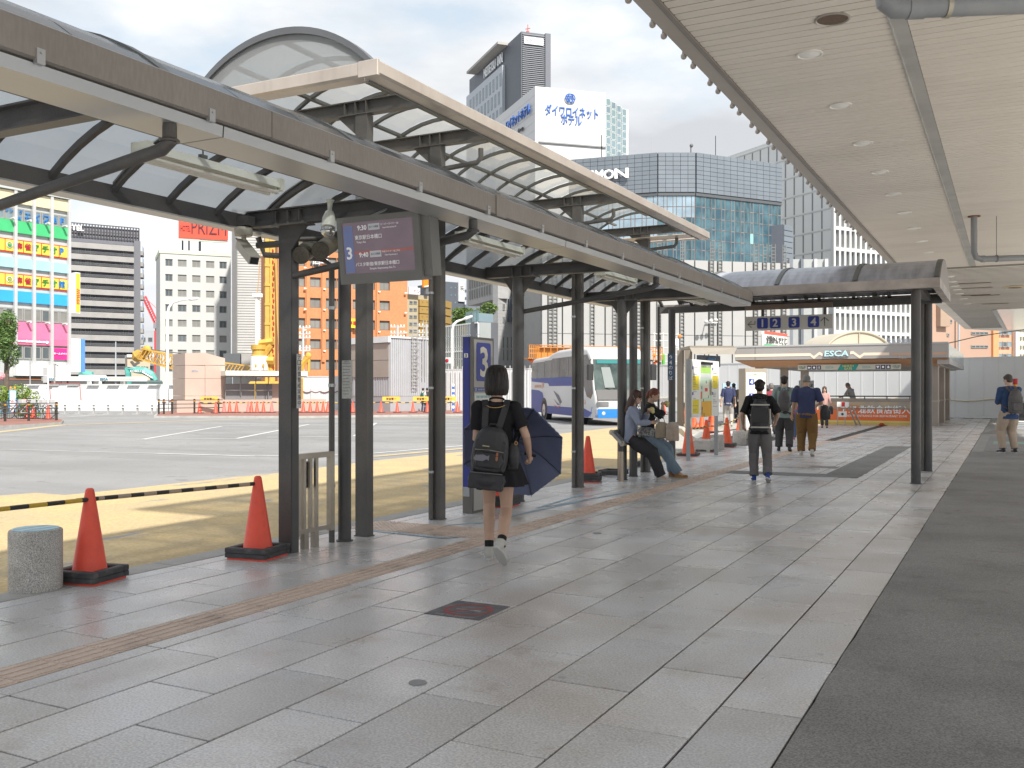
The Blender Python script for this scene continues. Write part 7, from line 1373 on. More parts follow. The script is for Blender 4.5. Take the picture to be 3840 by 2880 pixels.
lg_ = MB(); a, b_ = atY(1778, 771, YF-.05), atY(1835, 756, YF-.05); lg_.extr([(a.x, YF-.05, a.z), (b_.x-.02, YF-.05, a.z), (b_.x, YF-.05, b_.z), (a.x+.12, YF-.05, b_.z)], (0, .03, 0)); q = lg_.build('logo_board', C(.25, .24, .24), pv_)
text('ESCA', H('bfe6ee', .3), q, ((a.x+b_.x)/2+.02, YF-.055, (a.z+b_.z)/2), (1, 0, 0), (.12, 0, 1), (b_.x-a.x)*.92, (b_.z-a.z)*.9, dep=.02, bold=.02, stretch=True)
a = atY(1807, 775, YF-.02); text('NORTH  GATE', C(.15, .13, .12), pv_, a, (1, 0, 0), (0, 0, 1), .62, .06, dep=.01, bold=.02); a = atY(1951, 772, YF-.02); text('No.', H('c9c4be'), pv_, a, (1, 0, 0), (0, 0, 1), .28, .13, dep=.01)
# hanging board
a, b_ = atY(1724, 799.5, YF+.5), atY(1946.5, 787, YF+.5); q = MB().box(a.x, b_.x, YF+.46, YF+.54, a.z, b_.z+.02).build('hanging_board', H('ccccbe', .5), pv_); zc = (a.z+b_.z)/2; sz = .18
def hb(x): return atY(x, 790, YF+.45).x
MB().extr([(hb(1809), YF+.455, zc-.115), (hb(1848), YF+.455, zc-.115), (hb(1855), YF+.455, zc+.115), (hb(1816), YF+.455, zc+.115)], (0, -.008, 0)).build('teal_panel', H('2b9a92'), q); text('NORTH\nGATE', H('e6d78a'), q, (hb(1832), YF+.44, zc), (1, 0, 0), (0, 0, 1), .55, .2, dep=.005, bold=.02)
for x, k in ((1748, 0), (1758.5, 1), (1769, 2), (1896, 3), (1907.5, 4), (1919, 5)):
    s_ = squircle(MB(), (hb(x), YF+.455, zc), (1, 0, 0), (0, 0, 1), .16, .02).build('pictogram', H('31386e'), q); i_ = MB(); cx2 = hb(x); y_ = YF+.448
    if k == 0: i_.box(cx2-.05, cx2+.03, y_-.002, y_, zc-.04, zc+.03).box(cx2+.03, cx2+.055, y_-.002, y_, zc-.02, zc+.02)
    elif k in (1, 4): i_.tube([(cx2, y_, zc), (cx2, y_-.003, zc)], .045, 12)
    elif k == 2: i_.box(cx2-.04, cx2-.02, y_-.002, y_, zc-.05, zc+.05).box(cx2+.015, cx2+.035, y_-.002, y_, zc-.05, zc+.05)
    elif k == 3: i_.box(cx2-.03, cx2+.03, y_-.002, y_, zc-.05, zc+.04).box(cx2-.055, cx2+.055, y_-.0015, y_, zc+.01, zc+.045)
    else: i_.box(cx2-.04, cx2+.04, y_-.002, y_, zc-.05, zc+.02).box(cx2-.02, cx2+.02, y_-.0015, y_, zc+.02, zc+.05)
    i_.build('icon', wt, s_)
for x, s_ in ((1733, 'お買い物\nお食事'), (1936, 'お買い物\nお食事')): text(s_, H('4f8a8a'), q, (hb(x), YF+.453, zc), (1, 0, 0), (0, 0, 1), .26, .16, dep=.004)
for x in (1792, 1872): text('ESCA', H('6bb5c4'), q, (hb(x), YF+.453, zc), (1, 0, 0), (0, 0, 1), .3, .12, dep=.004)
for x in (1640, 1694, 1738):
    v = atY(x, 800, YF+1.2+(1.5 if x > 1650 else 0)); MB().box(v.x-.16, v.x+.16, v.y-.05, v.y+.1, 0, ZB-.15).build('column', pc, pv_)
for y in (YF+1.6, YF+5.6, YF+9.5): x = XR_-.55; MB().bbox(x-.24, x+.12, y-.2, y+.2, 0, ZB-.18, .02).build('column', pc, pv_); MB().box(x-.26, x+.14, y-.22, y+.22, .95, 1.0).build('column_band', C(.45, .4, .35, .3, .6), pv_)
# stair parapet with orange banner, glass strip and handrail
YP = YF+1.7; x0, x1 = atY(1758, 900, YP).x, atY(1998, 900, YP).x; z1 = atY(1870, 884, YP).z; z0 = 0
MB().box(x0, x1, YP, YP+.1, .17, z1).build('orange_banner', mat('banner_orange', (.85, .19, .045), .4, ns=.8, na=.1), pv_); MB().box(x0, x1, YP, YP+.1, 0, .1).build('yellow_footing', H('d9c06a'), pv_); MB().box(x0, x1, YP-.003, YP+.1, .1, .168).build('yellow_band', H('e8d68a'), pv_)
MB().box(x0, x1, YP-.03, YP+.13, z1, z1+.05).build('banner_rail', pc, pv_); zg = atY(1870, 868, YP).z; MB().box(x0, x1, YP+.04, YP+.06, z1+.05, zg).build('glass_strip', mat('amber_glass', (.62, .5, .33), .2, ns=1.4, c2=(.4, .38, .36)), pv_); MB().box(x0, x1, YP, YP+.1, zg, zg+.14).build('upper_rail', pc, pv_)
zh = atY(1870, 856, YP).z; MB().tube([(x0, YP, zh), (x1, YP, zh)], .025, 8).build('handrail', C(.08, .08, .08, .4), pv_)
for k in range(5): x = x0+(x1-x0)*(k+.35)/5; MB().tube([(x, YP, zg+.1), (x, YP, zh)], .02, 6).build('baluster', C(.08, .08, .08, .4), pv_)
def bx_(px): return atY(px, 890, YP).x
text('エスカ', wt, pv_, (bx_(1842), YP-.004, .62), (1, 0, 0), (.25, 0, 1), 1.0, .3, dep=.008, bold=.02); text('北飲食店街入口', wt, pv_, (bx_(1918), YP-.004, .62), (1, 0, 0), (0, 0, 1), 2.25, .32, dep=.008, bold=.03, stretch=True)
text('NORTH ENTRANCE FOR RESTAURANT ZONE', wt, pv_, (bx_(1893), YP-.004, .36), (1, 0, 0), (0, 0, 1), 2.3, .09, dep=.006, bold=.01, stretch=True); text('Entrance', H('e88a4a'), pv_, (bx_(1825), YP-.002, .76), (1, 0, 0), (0, 0, 1), 1.5, .22, dep=.002); text('North', H('e88a4a'), pv_, (bx_(1978), YP-.002, .33), (1, 0, 0), (0, 0, 1), 1.0, .25, dep=.002)
MB().lathe([(.14, 0), (.05, .08)], 10, (bx_(1905), YP-.06, 0)).build('red_light', H('b03a20'), pv_)
v = atY(2028, 890, YF+1.0); MB().bbox(XR_-1.45, XR_-1.0, YF+1.3, YF+1.9, 0, .98, .02).build('cabinet', H('d8d8d4', .4), pv_); MB().tube([(XR_-1.4, YF+1.4, .98), (XR_-1.4, YF+1.4, 1.3), (XR_-1.1, YF+1.4, 1.3), (XR_-1.1, YF+1.4, .98)], .03, 8).build('handle', C(.5, .46, .4, .3, .6), pv_)
# barrel dome behind the pavilion
DM = Face(1780, 44.5, 1928, 45.5); t = thing('roof_dome', 'tan half round ribbed dome rising behind the pavilion roof', 'dome', DM.p(DM.L/2, 0)); tan = mat('dome_tan', (.5, .45, .36), .5, ns=.5, na=.08); c_ = DM.p(DM.L/2, 0); zb = ZT-.2; rz_ = DM.z(1854, 717)-zb; A = [(DM.L/2*(1-math.cos(PI*i/24)), zb+rz_*math.sin(PI*i/24)) for i in range(25)]
MB().extr([DM.p(u, z) for u, z in A], -DM.n*2.2).build('vault', tan, t); MB().tube([DM.p(u, z, .03) for u, z in A], .05, 8).build('rim', H('b0a690'), t); MB().tube([DM.p(DM.L/2, zb, .03), DM.p(DM.L/2, zb+rz_, .03)], .03, 6).build('rib', H('b0a690'), t)
# folding signboards beside the stair
t = thing('folding_sign', 'folding stand with a red and white head and camera sign before the orange banner', 'stand', (bx_(1835), YP-1.2, 0)); q = bx_(1835)
for dx, sl in ((-.28, 0), (.0, 0), (.12, .28), (.26, .3)): MB().bar((q+dx, YP-1.2, 0) if sl == 0 else (q+dx+sl, YP-.9, 0), (q+dx, YP-1.2, .76), .07, .03).build('leg', C(.4, .37, .33, .4, .3), t)
MB().box(q-.3, q+.15, YP-1.24, YP-1.16, .74, .94).build('head', H('e8e8e6'), t); MB().box(q-.13, q+.0, YP-1.245, YP-1.24, .75, .93).build('red_patch', H('c83a34'), t); MB().box(q-.25, q+.07, YP-1.25, YP-1.21, .34, .56).build('plate', H('dededa'), t); MB().lathe([(.05, 0), (.05, .01)], 12, (0, 0, 0)); MB(Matrix.Translation((q-.09, YP-1.252, .45)) @ Matrix.Rotation(R(90), 4, 'X')).lathe([(.05, 0), (.05, .01)], 12).build('black_dot', blk, t)
# white covered notice boards on the hoarding
for i, (x0, x1, y0, y1, tx_, c_) in enumerate(((1725, 1757, 822, 850, 'JRバース', 'e8ebee'), (1560, 1590, 828, 860, '工事中', 'a9c8e0'), (1650, 1690, 832, 860, 'お知らせ', 'dfe6ee'))):
    ff = Face(x0, 47, x1, 47.3); t = thing('notice_board', ['white rounded board with black print hung on the hoarding behind the navy shirted man', 'pale blue notice board on the hoarding right of the walkers', 'notice board with red mark on the hoarding between the walking men'][i], 'notice board', ff.p(.3, 0)); mb = MB(); ff.rect(mb, x0, y0, x1, y1, 0, .05); q = mb.build('panel', H(c_), t); ff.txt(tx_, x0+3, y0+6, x1-3, y0+16, C(.15, .15, .2), q, .055); mb = MB(); mb.bar(ff.p(.1, 0), ff.p(.1, ff.z(x0, y1)), .05, .05).bar(ff.p(ff.L-.1, 0), ff.p(ff.L-.1, ff.z(x0, y1)), .05, .05); mb.build('legs', C(.5, .5, .5), t)
# wire from the pavilion roof to the right
t = thing('overhead_cable', 'thin dark cable rising from the pavilion roof toward the right edge', 'cable', (XR_, YF+1, ZT)); MB().tube([(XR_-.2, YF+.6, ZT), atY(2110, 727, 44), atY(2212, 712, 48), atY(2300, 700, 50)], .02, 5).build('wire', C(.1, .1, .1), t)
# dark covered scooter and crate at the right edge
v = G(2206, 928); t = thing('scooter', 'dark covered scooter with a white crate, cut by the right edge', 'scooter', v); MB().ell((v.x+.35, v.y, .6), (.7, .35, .4), 14, 9).build('cover', C(.05, .05, .055, .6), t, True); MB().bbox(v.x-.3, v.x+.15, v.y-.35, v.y+.1, .02, .32, .02).build('crate', H('d0d2d2'), t)
for k in range(4): MB().box(v.x-.26, v.x+.11, v.y-.356, v.y-.351, .06+.06*k, .09+.06*k).build('crate_slot', C(.25, .28, .3), t)
for s_ in (.0, .8): MB(Matrix.Translation((v.x+s_, v.y, .25)) @ Matrix.Rotation(R(90), 4, 'X')).lathe([(.25, -.05), (.25, .05)], 16).build('wheel', blk, t)
t = thing('warning_pole', 'red and yellow warning pole with a round sign behind the man at the right edge', 'pole', P(2193, 42)); a = P3(2193, 818, 42); MB().tube([P(2193, 42), a], .07, 8).build('pole', H('e0a030'), t); MB().tube([a-Vector((0, 0, .25)), a], .1, 10).build('red_band', H('b83030'), t)
t = thing('striped_pole', 'blue and white striped pole before the scaffold fence', 'pole', G(979, 888))
g0 = G(979, 888)
for k in range(10): MB().tube([g0+Vector((0, 0, .18*k)), g0+Vector((0, 0, .18*k+.175))], .08, 8).build('band', H('3a6fd0') if k % 2 == 0 else wt, t)
# ================================================================ people
TSC = bpy.data.scenes.new('workbench')
def solid(mb, vox, sm=3, wr=0, ws=9, seed=0):
    """fuse overlapping volumes into one smooth skin; optional cloth folds"""
    me = bpy.data.meshes.new('s'); me.from_pydata(mb.v, [], mb.f); o = bpy.data.objects.new('s', me); TSC.collection.objects.link(o)
    r = o.modifiers.new('r', 'REMESH'); r.mode = 'VOXEL'; r.voxel_size = vox
    if sm: q = o.modifiers.new('q', 'SMOOTH'); q.factor = .5; q.iterations = sm
    vl = TSC.view_layers[0]; vl.update(); m2 = bpy.data.meshes.new_from_object(o.evaluated_get(vl.depsgraph)); bpy.data.objects.remove(o); bpy.data.meshes.remove(me)
    if wr:
        m2.update(); ns = [v.normal.copy() for v in m2.vertices]
        for v, n in zip(m2.vertices, ns):
            p = v.co; q_ = Vector((p.x*ws, p.y*ws, p.z*ws*.55+seed*3.1)); d = noise.noise(q_)*.7+abs(noise.noise(q_*2.1))*.6-.2; v.co = p+n*d*wr
    m2.polygons.foreach_set('use_smooth', [True]*len(m2.polygons)); return m2
def ik(a, c, l1, l2, bend):
    a, c = Vector(a), Vector(c); d = c-a; L_ = min(d.length, (l1+l2)*.999); d.normalize(); x = (l1*l1-l2*l2+L_*L_)/(2*L_); h_ = math.sqrt(max(0, l1*l1-x*x)); b = Vector(bend); b = (b-d*b.dot(d)).normalized(); return a+d*x+b*h_, a+d*L_
def cloth(col, ro=.85, c2=None): return mat('cloth', col, ro, ns=3, na=.12, bs=300, ba=.15, spec=.2, c2=c2)
skinm = mat('skin', (.56, .36, .26), .5, ns=6, na=.06); skin2 = mat('skin_tan', (.42, .25, .17), .5, ns=6, na=.06); hair_b = mat('hair_black', (.01, .008, .008), .42, spec=.3, stretch=(1, 1, .15), ns=60, c2=(.04, .033, .03)); hair_br = mat('hair_brown', (.075, .032, .018), .4, stretch=(1, 1, .15), ns=60, na=.4); hair_rd = mat('hair_auburn', (.2, .055, .028), .4, stretch=(1, 1, .15), ns=60, na=.4); hair_g = mat('hair_grey', (.2, .19, .18), .5, ns=60, na=.5)
solew = C(.55, .54, .52); eyem = C(.02, .015, .012, .2)
def hand(mb, w_, d, pn, sc_=1, curl=.8, side=1, thumb=True):
    """palm and five fingers leaving the wrist along d, curling toward pn"""
    d = d.normalized(); pn = (pn-d*pn.dot(d)).normalized(); s_ = d.cross(pn)*side; o = w_
    mb.tube([o-d*.01*sc_, o+d*.045*sc_, o+d*.088*sc_], [(.02*sc_, .026*sc_), (.017*sc_, .036*sc_), (.013*sc_, .036*sc_)], 10)
    mb.ell(o+d*.05*sc_, (.03*sc_, .03*sc_, .03*sc_), 8, 6)
    for i, (ln, off) in enumerate(((.066, -.03), (.076, -.0105), (.072, .0095), (.056, .028))):
        b = o+d*.083*sc_+s_*off*sc_; p = [b-d*.02*sc_, b]; a = 0; q = b
        for k, f_ in enumerate((.45, .3, .25)): a += curl*(.55+.25*k); q = q+(d*math.cos(a)+pn*math.sin(a))*ln*f_*sc_; p.append(q)
        mb.tube(p, [.0098*sc_, .0098*sc_, .009*sc_, .0082*sc_, .007*sc_], 7)
    b = o+d*.028*sc_-s_*.026*sc_; mb.tube([b-s_*-.01*sc_, b-s_*.016*sc_+d*.022*sc_+pn*.008*sc_, b-s_*.018*sc_+d*.048*sc_+pn*.024*sc_, b-s_*.008*sc_+d*.066*sc_+pn*.034*sc_], [.0125*sc_, .0115*sc_, .0095*sc_, .0075*sc_], 7)
def person(label, pos, rz, H_=1.7, g=1.0, skin=None, hair=('short', None), top=None, bot=None, shoe=None, feet=None, hands=None, lean=0, hy=0, hp=0, vox=.011, hipz=None, shs=1.0, curl=.6, sleeve=.55, shz=1.395, legw=1.0, kneeb=(0, 1, 0), hem=.86, side=0, mask=None, group=None, elb=None, hoff=(0, 0), hoodie=False, tw=0):
    sk = skin or skinm; S = H_/1.7; PM = Matrix.Translation(pos) @ Matrix.Rotation(rz, 4, 'Z') @ Matrix.Scale(S, 4); sleeve = sleeve; root = thing('person', label, 'person', pos, group, rz)
    hz = hipz or .9; hip = Vector((hoff[0], hoff[1], hz)); T = Matrix.Translation(hip) @ Matrix.Rotation(tw, 4, 'Z') @ Matrix.Rotation(-lean, 4, 'X') @ Matrix.Rotation(side, 4, 'Y') @ Matrix.Translation((0, 0, -.9))
    tp = lambda x, y, z: T @ Vector((x, y, z))
    ft = feet or [(-.1, .02, .08, 0), (.1, .02, .08, 0)]; hd = hands or [(-.27, .02, .86), (.27, .02, .86)]
    Tz = T
    kn = []; an = []
    for i, s_ in enumerate((-1, 1)):
        k, a = ik(hip+Vector((s_*.085*g, 0, -.02)), ft[i][:3], .425, .415, (kneeb[0]+s_*.06, kneeb[1], kneeb[2])); kn.append(k); an.append(a)
    sh = [tp(-.17*g, -.005, shz), tp(.17*g, -.005, shz)]; dz_ = shz-1.395; el = []; wr = []
    for i, s_ in enumerate((-1, 1)):
        e, w_ = ik(sh[i], hd[i][:3], .285, .25, (elb[i] if elb else (s_*.6, -1, -.4))); el.append(e); wr.append(w_)
    HM = T @ Matrix.Translation((0, .012, 1.5)) @ Matrix.Rotation(hy, 4, 'Z') @ Matrix.Rotation(-hp, 4, 'X')
    # --- the body
    mb = MB(PM); mb.M = PM @ T
    mb.tube([(0, 0, z) for z in (.84, .9, .97, 1.06, 1.16, 1.27+dz_*.6, 1.36+dz_, 1.41+dz_)], [(b*g, a*g) for a, b in ((.12, .09), (.142, .10), (.142, .10), (.12, .088), (.128, .092), (.148, .102), (.148, .088), (.1, .06))], 18)
    mb.tube([(0, -.012, 1.38+dz_), (0, -.004, 1.47), (0, .006, 1.56)], [.066, .052, .05], 12); mb.M = PM
    for i, s_ in enumerate((-1, 1)):
        hj = hip+Vector((s_*.08*g, 0, -.0)); mb.tube([hj+Vector((0, 0, .02)), hj.lerp(kn[i], .35), hj.lerp(kn[i], .8), kn[i], kn[i].lerp(an[i], .3)-(Vector((0, .012, 0))), kn[i].lerp(an[i], .65), an[i]], [.09*g, .088*g, .063*g, .057*g, .06*g, .044, .035], 12)
        mb.tube([an[i], Vector(an[i])+Vector((0, .07, -.045))], [.035, .03], 8)
        mb.ell(sh[i], (.05, .05, .048), 10, 6); mb.tube([sh[i], sh[i].lerp(el[i], .5), el[i], el[i].lerp(wr[i], .3), wr[i]], [.052*g, .044*g, .037, .036, .025], 10)
        d = (wr[i]-el[i]).normalized(); pn = Vector(hd[i][3]) if len(hd[i]) > 3 else Vector((-s_*.8, .5, 0)); hand(mb, wr[i], d, pn, 1, curl, s_)
    mb.M = PM @ HM
    mb.ell((0, -.002, .125), (.073, .09, .092), 16, 12).ell((0, .022, .062), (.056, .066, .07), 14, 10).ell((0, .062, .022), (.03, .026, .02), 10, 6).tube([(0, .088, .105), (0, .104, .078), (0, .096, .07)], [.008, .012, .011], 8).ell((0, .083, .038), (.024, .012, .011), 8, 6)
    for s_ in (-1, 1): mb.ell((s_*.073, -.008, .085), (.01, .018, .03), 8, 6)
    body = put('body', solid(mb, vox*.75, 2), root); body.data.materials.append(sk)
    e_ = MB(PM @ HM)
    for s_ in (-1, 1): e_.ell((s_*.03, .083, .1), (.012, .008, .007), 8, 6); e_.tube([(s_*.016, .088, .122), (s_*.046, .08, .122)], .0035, 5)
    e_.build('eyes', eyem, root); MB(PM @ HM).ell((0, .0925, .04), (.02, .005, .0055), 8, 5).build('mouth', C(.35, .12, .1), root)
    if mask: mk = MB(PM @ HM).ell((0, .058, .05), (.06, .048, .045), 12, 8); o = put('face_mask', solid(mk, .008, 1), root); o.data.materials.append(mask)
    # --- top
    if top:
        mb = MB(PM @ T); q = g*1.0
        rings = [(hem, .168*legw**.2, .118), (.95, .158, .113), (1.05, .15, .11), (1.16, .155, .112), (1.27+dz_*.6, .172, .118), (1.36+dz_, .172, .105)]
        mb.tube([(0, -.004, rings[0][0]-.055)]+[(0, -.004, z) for z, rx, ry in rings]+[(0, -.008, 1.42+dz_)], [(rings[0][2]*q*1.0, rings[0][1]*q)]+[(ry*q, rx*q) for z, rx, ry in rings]+[(.075*q, .13*q)], 22)
        mb.ell((0, -.012, 1.41+dz_), (.15, .082, .05), 14, 6); mb.M = PM
        for i, s_ in enumerate((-1, 1)):
            a, b, c = sh[i], el[i], wr[i]
            if sleeve <= 1: pts = [a, a.lerp(b, sleeve*.5), a.lerp(b, sleeve)]; rr = [.068*g, .066*g, .07*g]
            else: pts = [a, a.lerp(b, .6), b, b.lerp(c, .5*(sleeve-1)), b.lerp(c, sleeve-1)]; rr = [.07*g, .062*g, .056*g, .052*g, .046*g]
            mb.ell(a, (.072*g, .07*g, .06), 10, 6); mb.tube(pts, rr, 12)
        if hoodie: mb.M = PM @ T; mb.ell((0, -.085, 1.42), (.12, .055, .075), 12, 8).ell((-.07, -.02, 1.45), (.05, .06, .035), 10, 6).ell((.07, -.02, 1.45), (.05, .06, .035), 10, 6)
        o = put('top', solid(mb, vox*.85, 2, .017, 7, seed=pos[0]), root); o.data.materials.append(top)
        mb = MB(PM @ T); mb.tube([(.062*math.cos(t*PI/10), -.006+.056*math.sin(t*PI/10), 1.452+dz_*.6+.012*math.cos(t*PI/10+PI/2)) for t in range(21)], .009, 6); mb.build('collar', top, root, True)
    # --- trousers
    if bot:
        mb = MB(PM); mb.M = PM @ T; mb.ell((0, -.004, .95), (.152*g, .108*g, .06), 16, 8).ell((0, -.008, .885), (.158*g, .118*g, .075), 16, 8); mb.M = PM
        for i, s_ in enumerate((-1, 1)):
            hj = hip+Vector((s_*.082*g, -.002, 0)); a = Vector(an[i]).lerp(kn[i], .03); mb.tube([hj, hj.lerp(kn[i], .4), kn[i], kn[i].lerp(a, .5), a], [.105*g, .097*g*legw, .078*g*legw, .072*legw, .068*legw], 14)
        o = put('trousers', solid(mb, vox*.85, 2, .016, 8, seed=pos[1]), root); o.data.materials.append(bot)
    # --- shoes
    if shoe:
        for i, s_ in enumerate((-1, 1)):
            pt_ = ft[i][3] if len(ft[i]) > 3 else 0; ya = ft[i][4] if len(ft[i]) > 4 else -s_*.12
            FM_ = PM @ Matrix.Translation(an[i]) @ Matrix.Rotation(ya, 4, 'Z') @ Matrix.Rotation(pt_, 4, 'X') @ Matrix.Diagonal((shs, shs, 1, 1))
            mb = MB(FM_).ell((0, -.025, -.025), (.036, .045, .045), 10, 8).ell((0, .03, -.04), (.037, .06, .033), 12, 8).ell((0, .1, -.05), (.041, .065, .026), 12, 8).tube([(0, -.01, .0), (0, -.005, .03)], .04, 10).box(-.03, .03, -.05, .13, -.068, -.045)
            o = put('shoe', solid(mb, .008, 2), root); o.data.materials.append(shoe[0])
            sl = MB(FM_); pr = [(.038*math.cos(t) if True else 0, .045+(.115 if math.sin(t) > 0 else .11)*math.sin(t)) for t in [2*PI*k/18 for k in range(18)]]; sl.prism(pr, -.082, -.058); sl.build('sole', shoe[1], o)
    # --- hair
    kind, hm = hair[0], hair[1] or hair_b; hb_ = MB(PM @ HM)
    if kind == 'bald': hb_.ell((0, -.03, .1), (.077, .072, .06), 14, 10)
    else:
        hb_.ell((0, -.016, .14), (.083, .094, .092), 16, 12)
        if kind in ('short', 'thin'):
            hb_.ell((0, -.045, .09), (.078, .062, .07), 14, 8)
            if kind == 'short': rg = random.Random(int(pos[0]*100)); [hb_.tube([(.07*math.cos(a), .0+.07*math.sin(a)-.01, .185), (.088*math.cos(a), .088*math.sin(a)-.012, .14+rg.uniform(-.01, .02))], [.02, .01], 6) for a in [PI*2*k/14 for k in range(14)]]
        else:
            prof_ = {'bob': [(.238, .02, 0), (.23, .058, 0), (.2, .088, 0), (.15, .101, 0), (.09, .107, 0), (.03, .108, 0), (-.01, .102, .002), (-.032, .092, .004)], 'midlong': [(.236, .02, 0), (.228, .055, 0), (.2, .08, 0), (.15, .09, 0), (.08, .094, 0), (0, .096, -.005), (-.08, .098, -.012), (-.14, .085, -.016)], 'long': [(.236, .02, 0), (.228, .055, 0), (.2, .08, 0), (.15, .09, 0), (.08, .093, 0), (0, .094, -.004), (-.09, .09, -.008), (-.16, .078, -.01), (-.2, .06, -.01)]}[kind]
            na_ = 96; vs_h = []; fs_h = []; h0 = MB(PM @ HM)
            for ly in (0, 1):
                for z, r_, yo in prof_:
                    for k_ in range(na_):
                        a = 2*PI*k_/na_; rel = 1+(.02*noise.noise(Vector((a*16, z*3, 1)))+.014*math.sin(a*37+z*9))*(1-ly); rr_ = (r_-.012*ly)*rel; zz = z+(.012*noise.noise(Vector((a*9, 0, 4))) if z < -.02 else 0)
                        vs_h.append((rr_*math.cos(a), rr_*1.1*math.sin(a)-.014+yo, zz-.004*ly))
            npf = len(prof_)
            for ly in (0, 1):
                for i_ in range(npf-1):
                    for k_ in range(na_):
                        a = 2*PI*(k_+.5)/na_; da = abs(a-PI/2); zmid = (prof_[i_][0]+prof_[i_+1][0])/2
                        if zmid < .15 and da < R(62 if kind == 'bob' else 70): continue
                        b0 = ly*npf*na_; q_ = (b0+i_*na_+k_, b0+(i_+1)*na_+k_, b0+(i_+1)*na_+(k_+1) % na_, b0+i_*na_+(k_+1) % na_); fs_h.append(q_ if ly == 0 else q_[::-1])
            h0.add(vs_h, fs_h); h0.build('hair', hm, root, True)
            hb_.ell((-.045, .062, .155), (.035, .03, .045), 8, 6).ell((.045, .062, .155), (.035, .03, .045), 8, 6)
    o = put('hair', solid(hb_, .006 if vox < .01 else .009, 1), root); o.data.materials.append(hm)
    return dict(root=root, PM=PM, T=T, HM=HM, wr=wr, el=el, sh=sh, hip=hip, an=an, kn=kn, dz=dz_)
def shellpack(pe, label, m, w_=.15, h_=.24, d_=.08, cz=1.16, cy=-.2, cx_=0, vox=.009, strap=True, pockets=True, trim=None, rot=0):
    """a rucksack on the wearer's back, with straps over both shoulders"""
    M = pe['PM'] @ pe['T']; o = M @ Vector((cx_, cy, cz-h_)); t = thing('backpack', label, 'backpack', o); BMx = M @ Matrix.Translation((cx_, cy, cz)) @ Matrix.Rotation(rot, 4, 'Y')
    mb = MB(BMx)
    zs_ = ((-1, .8), (-.9, .93), (-.5, 1.03), (-.1, 1.04), (.3, .98), (.62, .86), (.85, .68), (1.0, .45)); mb.tube([(0, 0, z*h_) for z, _ in zs_], [(d_*(.7 if abs(z) > .95 else 1), w_*sx) for z, sx in zs_], 20); mb.box(-w_*.85, w_*.85, -d_*.75, d_*.7, -h_*.88, h_*.4)
    o = put('bag', solid(mb, vox, 2, .006, 14), t); o.data.materials.append(m)
    if pockets:
        mb = MB(BMx).ell((0, -d_*.75, -.42*h_), (w_*.85, d_*.5, h_*.42), 14, 8).box(-w_*.7, w_*.7, -d_*1.2, -d_*.7, -.75*h_, -.1*h_); o2 = put('front_pocket', solid(mb, vox, 2, .004, 14), t); o2.data.materials.append(m)
        MB(BMx).tube([(-w_*.8, -d_*1.12, -.02*h_), (0, -d_*1.3, .02*h_), (w_*.8, -d_*1.12, -.02*h_)], .004, 5).build('zip', trim or C(.1, .1, .1, .4), t)
    MB(BMx).tube([(-.03, .02-d_*.3, h_*.95), (-.025, -d_*.3, h_*1.12), (.025, -d_*.3, h_*1.12), (.03, .02-d_*.3, h_*.95)], .009, 7).build('handle', m, t)
    if strap:
        for s_ in (-1, 1):
            mb = MB(M); dz = pe['dz']; pts = [Vector((cx_+s_*.06, cy+d_*.7, cz+h_*.85)), Vector((s_*.085, -.118, 1.38+dz)), Vector((s_*.1, -.055, 1.452+dz)), Vector((s_*.115, .035, 1.45+dz)), Vector((s_*.125, .125, 1.38)), Vector((s_*.15, .14, 1.25)), Vector((s_*.185, .06, 1.12)), Vector((cx_+s_*w_*.9, cy+d_*.6, cz-h_*.6))]
            for i in range(len(pts)-1): mb.bar(pts[i], pts[i+1]+(pts[i+1]-pts[i])*.08, .055, .012, up=(0, -.4, 1) if i > 0 else (0, 1, .2))
            mb.build('strap', m, t)
    return t, BMx
blackc = cloth((.022, .022, .025)); greyc = cloth((.17, .165, .165)); navyc = cloth((.045, .055, .12)); khaki = cloth((.2, .115, .045)); beigec = cloth((.42, .34, .27)); sagec = cloth((.25, .33, .31)); dkgrey = cloth((.07, .068, .07)); wshoe = cloth((.55, .54, .5)); packb = mat('pack_nylon', (.03, .03, .034), .5, ns=7, na=.2, bs=80, ba=.2); packg = mat('pack_grey', (.085, .08, .082), .6, ns=7, na=.2)
def fg_(x, y): return tuple(G(x, y))
# ---- the woman with the parasol
gp = fg_(1073, 1211)
A_ = person('person in black tee and black flared skirt walking away with an open navy parasol', gp, R(22), 1.62, .93, hair=('bob', hair_b), top=blackc, shoe=(wshoe, solew), kneeb=(0, 1, 0),
    feet=[(-.075, .06, .085, 0, .1), (.07, -.3, .19, -.75, -.3)], hands=[(-.1, .24, 1.05, (.6, .5, 0)), (.28, .13, .93, (-.6, .4, .2))], vox=.0075, hem=.97, sleeve=.72, lean=.02, elb=[(-.3, -.6, -1), (.35, -1, -.2)], curl=1.0, hy=-.15, shz=1.36, shs=1.22)
PM, T = A_['PM'], A_['T']
mb = MB(PM); n = 64; lv_ = [(1.02, .128, .098), (.96, .152, .118), (.86, .178, .142), (.77, .2, .165), (.66, .222, .19)]; vs = []; 
for j, (z, rx, ry) in enumerate(lv_):
    for k in range(n): t = 2*PI*k/n; f_ = 1+.075*j/4*math.cos(t*13)+.03*j/4*math.sin(t*5); vs.append((rx*f_*math.cos(t)+.012*j, ry*f_*math.sin(t)-.005, z+.008*math.sin(t*3)*j/4+(.02*math.cos(t)*j/4)))
mb.add(vs, [(j*n+(k+1) % n, j*n+k, (j+1)*n+k, (j+1)*n+(k+1) % n) for j in range(4) for k in range(n)]+[tuple(range(n))[::-1], tuple(range(4*n, 5*n))]); mb.build('skirt', blackc, A_['root'], True)
